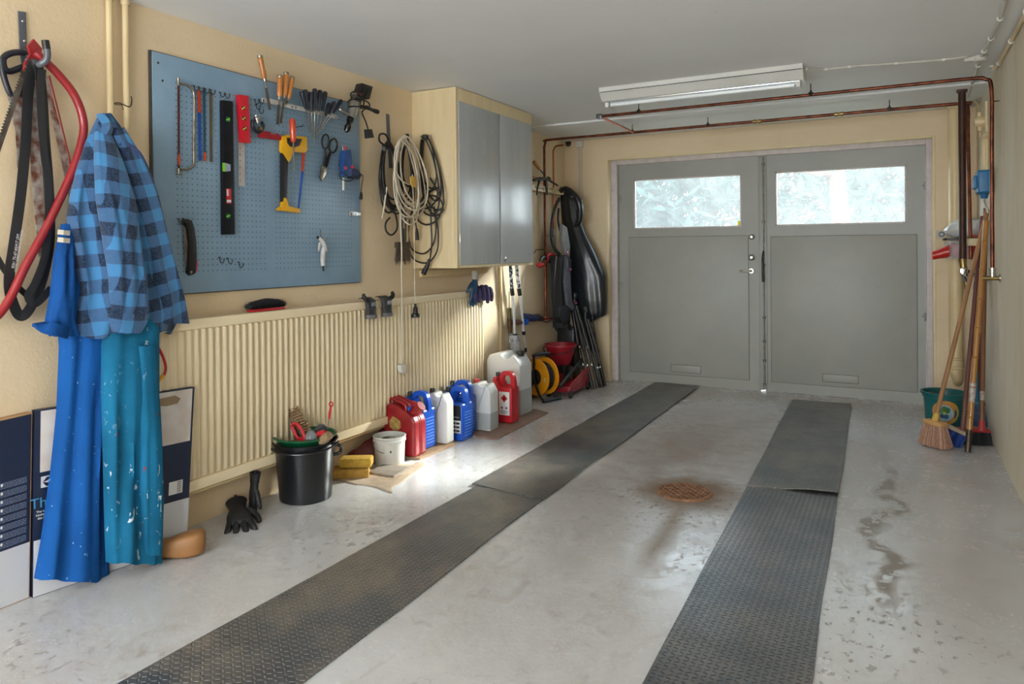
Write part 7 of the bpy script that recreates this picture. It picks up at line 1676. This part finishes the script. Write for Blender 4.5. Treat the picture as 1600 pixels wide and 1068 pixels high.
# hanging wire crate with bags
yq = 5.86
def YQ(px, py, d=0.0): return Yp(px, py, yq - d)
cr0, cr1 = YQ(1477, 372), YQ(1508, 372); zt_, zb_ = cr0.z, YQ(1490, 404).z
t = thing('hanging_crate', ((cr0.x + cr1.x) / 2, yq, zb_), 'clear plastic crate on a dark shelf edge, holding red packages in right corner', 'crate')
CLR = M('crate_clear', 'CFCFD0', .2, alpha=.28, col2='BEBEC0')
x0, x1, ya, yb = cr0.x + .005, XR - .06, yq - .02, yq + .22
m = MB(); th = .004
for lo, hi in (((x0, ya, zb_), (x1, yb, zb_ + th)), ((x0, ya, zb_), (x1, ya + th, zt_ - .02)), ((x0, yb - th, zb_), (x1, yb, zt_ - .02)), ((x0, ya, zb_), (x0 + th, yb, zt_ - .02)), ((x1 - th, ya, zb_), (x1, yb, zt_ - .02))): m.bx(lo, hi)
m.build('crate_walls', CLR, t, smooth=False)
m = MB(); m.bx((x0 - .012, ya - .012, zt_ - .016), (x1 + .05, ya + .01, zt_), .003); m.bx((x0 - .012, ya - .012, zt_ - .016), (x0 + .004, yb, zt_), .003); m.bx((x0 - .012, ya, zt_ - .006), (x1 + .055, yb, zt_), .001); m.build('shelf_edge', M('shelf_dark', '3B3338', .5, col2='2C262A'), t)
m = MB(); m.bx((x1 - .02, yb, zt_ - .02), (x1 + .0, YB, zt_ - .004)); m.build('shelf_bracket', DARKST, t)
RB = M('red_bag_foil', 'D2321E', .3, col2='B01D18', nscale=12, bump=.3, bscale=20)
t = thing('red_package', (x0 + .1, yq, zb_ + .005), 'bright red foil package inside the clear crate', 'package')
m = MB(); m.box((x0 + .11, yq + .09, zb_ + .055), (.19, .15, .095), rotm('Y', 4), .03, 3); m.build('bag', RB, t)
t = thing('red_roll', YQ(1468, 397), 'orange-red plastic roll sticking out left of the crate', 'roll')
m = MB(); a, b = YQ(1457.5, 399, .02), YQ(1483, 392, .02); rows = []
for j in range(9):
    f = j / 8; c = a.lerp(b, f); r_ = .030 + .012 * f; rows.append([c + Vector((0, r_ * cos(2 * pi * k / 16) * (1 + .12 * noise.noise(Vector((k, j, 0)))), r_ * sin(2 * pi * k / 16) * (1 + .18 * noise.noise(Vector((k * .7, j * .8, 3)))))) for k in range(16)])
m.grid(rows, True, True); m.build('roll_body', RB, t, ang=60)
m = MB(); m.tube([a + Vector((-.004, 0, 0)), a + Vector((.004, 0, 0))], .026, 14); m.build('roll_end', M('roll_orange', 'F0602A', .4), t)
WB = M('white_bag', 'D6D6D4', .3, col2='BFC0C0', nscale=9, bump=.8, bscale=14)
t = thing('white_bag', (x0 + .12, yq + .1, zt_), 'crumpled white plastic bag lying on top of crate in the right corner', 'bag')
m = MB(); rows = []
for j in range(12):
    th_ = pi * j / 11; ring = []
    for k in range(24):
        an = 2 * pi * k / 24; v = Vector((.13 * sin(th_) * cos(an), .09 * sin(th_) * sin(an), -.075 * cos(th_))); s_ = 1 + .28 * noise.noise(v * 14 + Vector((3, 1, 2))); p = v * s_; p.z = max(p.z, -.062); ring.append(Vector((x0 + .135, yq + .08, zt_ + .066)) + p + Vector((p.z * .5, 0, 0)))
    rows.append(ring)
m.grid(rows, True); m.build('bag_body', WB, t, ang=30)
t = thing('orange_packet', YQ(1522, 369), 'small orange packet on the shelf right of white bag', 'packet')
m = MB(); m.box(YQ(1524, 369, .0), (.08, .05, .018), rotm('Y', 6), .005); m.build('packet', M('packet_orange', 'D8601F', .4, col2='B44A18'), t)
t = thing('shelf_clamp', YQ(1519, 378), 'small cream plastic clamp on the thin pipe under the shelf', 'clamp')
m = MB(); m.box(Yp(1519, 378, yR - .02), (.075, .05, .05), None, .008); m.build('clamp_block', CREAMP, t)

# teal bucket
tb = Fl(1475, 674); _w = pxm(tb); h_ = .262; rt2, rb2 = .128, .100
t = thing('teal_bucket', tb, 'dark teal plastic bucket with round picture label, behind the brooms', 'bucket')
TL = M('teal_plastic', '0E5F61', .35, col2='0B4E52', nscale=5)
m = MB(); m.lathe([(0, 0), (rb2, 0), (rt2 - .012, h_ - .035), (rt2 - .004, h_ - .032), (rt2 - .002, h_ - .004), (rt2 + .006, h_ - .004), (rt2 + .006, h_), (rt2 - .004, h_), (rt2 - .016, h_ - .03), (rb2 - .004, .006), (0, .006)], tb, None, 44); m.build('body', TL, t)
m = MB(); e = tb - rgt * rt2 + Vector((0, 0, h_ - .004)); m.box(e - rgt * .006, (.03, .03, .006), rotm('Z', 30), .002); m.build('pouring_lip', TL, t)
# curved round label on the bucket's front
vd = (Vector((0, 0, 0)) - Vector((tb.x, tb.y, 0))).normalized(); a0_ = math.atan2(vd.y, vd.x)
def lab(rad, dr, aoff, zoff, jit=0, sx_=1.0):
    m = MB(); cz = .145 + zoff; n_ = 28; ctr = None; vs = []
    def P(an_, z): rr_ = rb2 + (rt2 - .012 - rb2) * z / (h_ - .035) + dr; return tb + Vector((cos(a0_ + aoff + an_) * rr_, sin(a0_ + aoff + an_) * rr_, z))
    rings = []
    for ri in (0, .5, 1.0):
        if ri == 0: rings.append([m.bm.verts.new(P(0, cz))])
        else: rings.append([m.bm.verts.new(P(ri * rad * sx_ * (1 + jit * sin(k * 2.3)) * cos(2 * pi * k / n_) / .112, cz + ri * rad * (1 + jit * sin(k * 2.3)) * sin(2 * pi * k / n_))) for k in range(n_)])
    for k in range(n_):
        m._f((rings[0][0], rings[1][k], rings[1][(k + 1) % n_])); m._f((rings[1][k], rings[2][k], rings[2][(k + 1) % n_], rings[1][(k + 1) % n_]))
    return m
RD = -1
l0 = lab(.076, .0012, 0.10, .0, sx_=1.05).build('round_label', M('label_ochre', 'C79A33', .5, col2='B9803A', nscale=20), t, smooth=False)
lab(.060, .0020, .02, -.004).build('label_ring', M('label_orange', 'C27B52', .5), l0, smooth=False)
lab(.053, .0028, .02, -.004).build('label_sky', M('label_pale', 'A9C4C8', .5, col2='7FA3B8', nscale=30), l0, smooth=False)
for (r_, da, dz, mt_) in ((.020, .12, .016, '3E6B3A'), (.018, -.12, .010, '4C7E3E'), (.016, .0, .026, '3E6B3A'), (.016, .08, -.024, '2B5B7E'), (.015, -.10, -.022, '23466E'), (.010, .0, -.004, 'B7C24A')):
    lab(r_, .0036, .02 + da, dz, .25).build('label_picture_patch', M('lp_' + mt_, mt_, .5), l0, smooth=False)
t = thing('brush_in_bucket', tb + Vector((0, 0, .1)), 'pale handled tool lying inside the teal bucket', 'brush')
m = MB(); m.tube([tb + rgt * (-.03) + Vector((0, 0, h_ - .03)) + fwd * .05, tb + rgt * .06 + Vector((0, 0, h_ - .075)) - fwd * .02], .009, 8); m.build('pale_handle', WHITEP, t)
m = MB(); m.ball(tb + rgt * (-.05) + Vector((0, 0, h_ - .035)) + fwd * .05, .04, (1, 1, .6), n=12); m.build('dark_head', BLACKP, t)

# brooms leaning in the corner
PW = M('broom_wood', 'A5784F', .5, col2='8E6540', nscale=10, stretch=(1, 1, .2)); PW2 = M('broom_wood_dark', '8A5A35', .45, col2='74492B', nscale=10, stretch=(1, 1, .2)); PR = M('reddish_pole', '6E3F38', .45, col2='5A322D', nscale=10, stretch=(1, 1, .2))
BAM = M('bamboo', 'B07A36', .35, col2='96642A', nscale=7, stretch=(1, 1, .3), coat=.3)
def bristle_fan(m, c, u, v, wd, dp, ln, flare, n, rr, droop=Vector((0, 0, -1)), wdt=.0016):
    for i in range(n):
        a, b = rr.uniform(-1, 1), rr.uniform(-1, 1); p = c + u * a * wd + v * b * dp; e = p + (droop + u * a * flare + v * b * flare * .8).normalized() * ln * rr.uniform(.88, 1.0)
        s_ = (u * rr.uniform(-1, 1) + v * rr.uniform(-1, 1)).normalized() * wdt; m._f([m.bm.verts.new(p - s_), m.bm.verts.new(p + s_), m.bm.verts.new(e + s_ * .6), m.bm.verts.new(e - s_ * .6)])
rB = random.Random(12)
def broom(label, foot, top, yf, yt, r, pm, head, nm='broom'):
    A = Yp(*foot, yf); Bq = Yp(*top, yt); Bq.x = min(Bq.x, XR - r - .002)
    t = thing(nm, (A.x, A.y, 0), label, 'broom'); m = MB(); m.tube([A, A.lerp(Bq, .3), A.lerp(Bq, .7), Bq], r, 14); m.build('handle', pm, t); head(t, A, (Bq - A).normalized(), Bq); return t
yf1 = Fl(1458, 697).y
def head1(t, A, d, B_):
    u = (rgt * .32 + fwd * -.95).normalized()     # head seen nearly end-on
    s_ = u.cross(Vector((0, 0, 1)))
    m = MB(); m.box(A + Vector((0, 0, -.012)), (.13, .055, .028), Matrix((u, s_, Vector((0, 0, 1)))).transposed() @ rotm('X', 0), .008); m.build('head_block', M('broom_cream', 'C69A62', .6, col2='AF8450'), t)
    m = MB(); m.tube([A + Vector((0, 0, -.005)), A + d * .045], [.022, .016], 12); m.build('ferrule', M('broom_yellow', 'C9A24A', .6), t)
    m = MB(); bristle_fan(m, A + Vector((0, 0, -.024)), u, s_, .06, .024, A.z - .024, .22, 1500, rB)
    m.build('bristles', M('pinkish_bristle', 'C2997F', .8, col2='A87E68', nscale=60), t, smooth=False, recalc=False)
broom('wooden broom with pinkish bristles leaning in front of the teal bucket', (1461, 657), (1545, 328), yf1 - .01, 5.36, .0125, PW, head1)
def head2(t, A, d, B_):
    u = (rgt * .86 - Vector((0, 0, 1)) * .42 - fwd * .2).normalized(); n_ = (Vector((0, 0, 1)) - u * u.z).normalized(); s_ = u.cross(n_)
    c = A - u * .055 - n_ * .012
    m = MB(); m.box(c, (.17, .06, .024), Matrix((u, s_, n_)).transposed(), .004); m.build('head_block', M('block_wood', 'A8957A', .6, col2='8E7B62', nscale=20), t)
    m = MB(); bristle_fan(m, c - n_ * .012, u, s_, .082, .028, .085, .20, 2000, rB, droop=(-n_ - rgt * .35).normalized(), wdt=.002)
    m.build('bristles', M('blue_bristle', '16408E', .6, col2='0F2F6E', nscale=60), t, smooth=False, recalc=False)
broom('broom with reddish pole and bright blue bristles, second from left', (1504, 672), (1535, 338), Fl(1500, 700).y + .05, 5.45, .0125, PR, head2)
def head3(t, A, d, B_):
    m = MB(); q = A + d * .0; m.tube([A - d * .0, A + d * .13], [.0155, .0168], 14); m.build('metal_socket', M('socket_steel', '574C45', .45, .7, col2='3C332E', nscale=30), t)
    L_ = (B_ - A).length
    for k in range(7):
        q = A + d * (.20 + k * .235 * L_ / 1.85); m = MB(); m.lathe([(.0152, -.006), (.0180, 0), (.0152, .006)], q, align(d), 14); m.build('node_ring', BAM, t)
    m = MB(); q = A + d * .29; m.tube([q, q + d * .11], .0166, 14); m.build('white_sticker', M('tag_white', 'C9C3BA', .6, col2='8A6B68', nscale=60), t)
broom('thick bamboo pole with dark metal socket, standing in front of the brooms', (1512, 706), (1541, 345), Fl(1512, 708).y, 5.20, .0152, BAM, head3, 'bamboo_pole')
def head4(t, A, d, B_):
    u = (rgt * .98 + Vector((0, 0, -.06))).normalized(); n_ = Vector((0, 0, 1)); s_ = u.cross(n_)
    c = Vector((A.x, A.y, A.z)) - Vector((0, 0, .012)) + rgt * .02
    c.x = min(c.x, XR - .118)
    m = MB(); m.box(c, (.20, .055, .018), Matrix((u, s_, n_)).transposed(), .006); m.tube([A - d * .01, A + d * .05], [.022, .017], 12); m.build('red_head', M('head_red', 'B53A3A', .45, col2='9A2E30'), t)
    m = MB(); bristle_fan(m, c - n_ * .008, u, s_, .098, .026, c.z - .012, .12, 2400, rB, wdt=.002); m.build('bristles', M('black_bristle', '17171A', .8), t, smooth=False, recalc=False)
    m = MB(); q = A + d * .17; m.tube([q, q + d * .055], .0138, 12); m.build('paper_tag', M('tag_white', 'C9C3BA', .6), t)
broom('broom with red head and black bristles, closest to the right wall', (1534, 670), (1545, 325), Fl(1530, 700).y + .06, 5.46, .0130, PW2, head4)
# blue duster behind
yd_ = 5.62; a, b = Yp(1549, 690, yd_), Yp(1540, 560, yd_)
a.x = min(a.x, XR - .05)
t = thing('hand_broom', (a.x, a.y, 0), 'small teal broom with lilac bristles standing behind the black-bristled broom', 'broom')
m = MB(); m.tube([(a.x, a.y, .17), (a.x - .015, a.y, .50)], .011, 10); m.build('handle', M('teal_handle', '1E6E8A', .4), t)
m = MB(); m.box((a.x, a.y, .165), (.085, .035, .03), None, .008); m.build('head_block', M('teal_handle', '1E6E8A', .4), t)
m = MB(); bristle_fan(m, Vector((a.x, a.y, .155)), Vector((1, 0, 0)), Vector((0, 1, 0)), .035, .014, .14, .18, 500, rB, wdt=.002); m.build('bristles', M('lilac_bristle', '6F7796', .8, col2='3F5F82', nscale=40), t, smooth=False, recalc=False)
# dark panel strip stack in corner
t = thing('red_brown_board', (XR - .12, YB - .10, 0), 'narrow red-brown board standing behind the bamboo pole in the corner', 'board')
m = MB(); q = Yp(1527, 600, 5.95); m.box((q.x, 5.95, .30), (.06, .02, .60), None, .002); m.build('plank', M('redbrown', '5A2E22', .6, col2='452219', nscale=12), t)
# ------------------------------------------------------------------ light
W = bpy.data.worlds.new('sky'); S.world = W; W.use_nodes = True
nt = W.node_tree; bg = nt.nodes['Background']
tc = _n(nt, 'ShaderNodeTexCoord'); sp = _n(nt, 'ShaderNodeSeparateXYZ'); rp = _n(nt, 'ShaderNodeValToRGB')
nt.links.new(tc.outputs['Generated'], sp.inputs[0]); nt.links.new(sp.outputs[2], rp.inputs[0])
rp.color_ramp.elements[0].position = 0.0; rp.color_ramp.elements[0].color = (.93, .97, 1.0, 1)
rp.color_ramp.elements[1].position = .6; rp.color_ramp.elements[1].color = (.70, .84, 1.0, 1)
nt.links.new(rp.outputs[0], bg.inputs[0]); bg.inputs[1].default_value = 6.5
def lamp(kind, name, loc, energy, col=(1, 1, 1), **kw):
    l = bpy.data.lights.new(name, kind); l.energy = energy; l.color = col
    for k, v in kw.items(): setattr(l, k, v)
    o = bpy.data.objects.new(name, l); COL.objects.link(o); o.location = loc; return o
su = lamp('SUN', 'hazy_sun', (0, 10, 8), 15.0, (1.0, .96, .88), angle=radians(6))
su.rotation_euler = Vector((-.60, -1, -.525)).to_track_quat('-Z', 'Y').to_euler()
# added area fill lamp, set in the assumed, unseen rear window
a = lamp('AREA', 'added_rear_fill', ((rx0 + rx1) / 2, YN - .03, (rz0 + rz1) / 2), 72, (.975, .985, 1.0), shape='RECTANGLE', size=rx1 - rx0 - .1, size_y=rz1 - rz0 - .1)
a.rotation_euler = (radians(90), 0, 0); a.rotation_euler = Vector((0, 1, 0)).to_track_quat('-Z', 'Z').to_euler()
S.view_settings.exposure = 0.22
S.cycles.use_denoising = True
S.cycles.max_bounces = 10; S.cycles.diffuse_bounces = 5; S.cycles.sample_clamp_indirect = 6.0
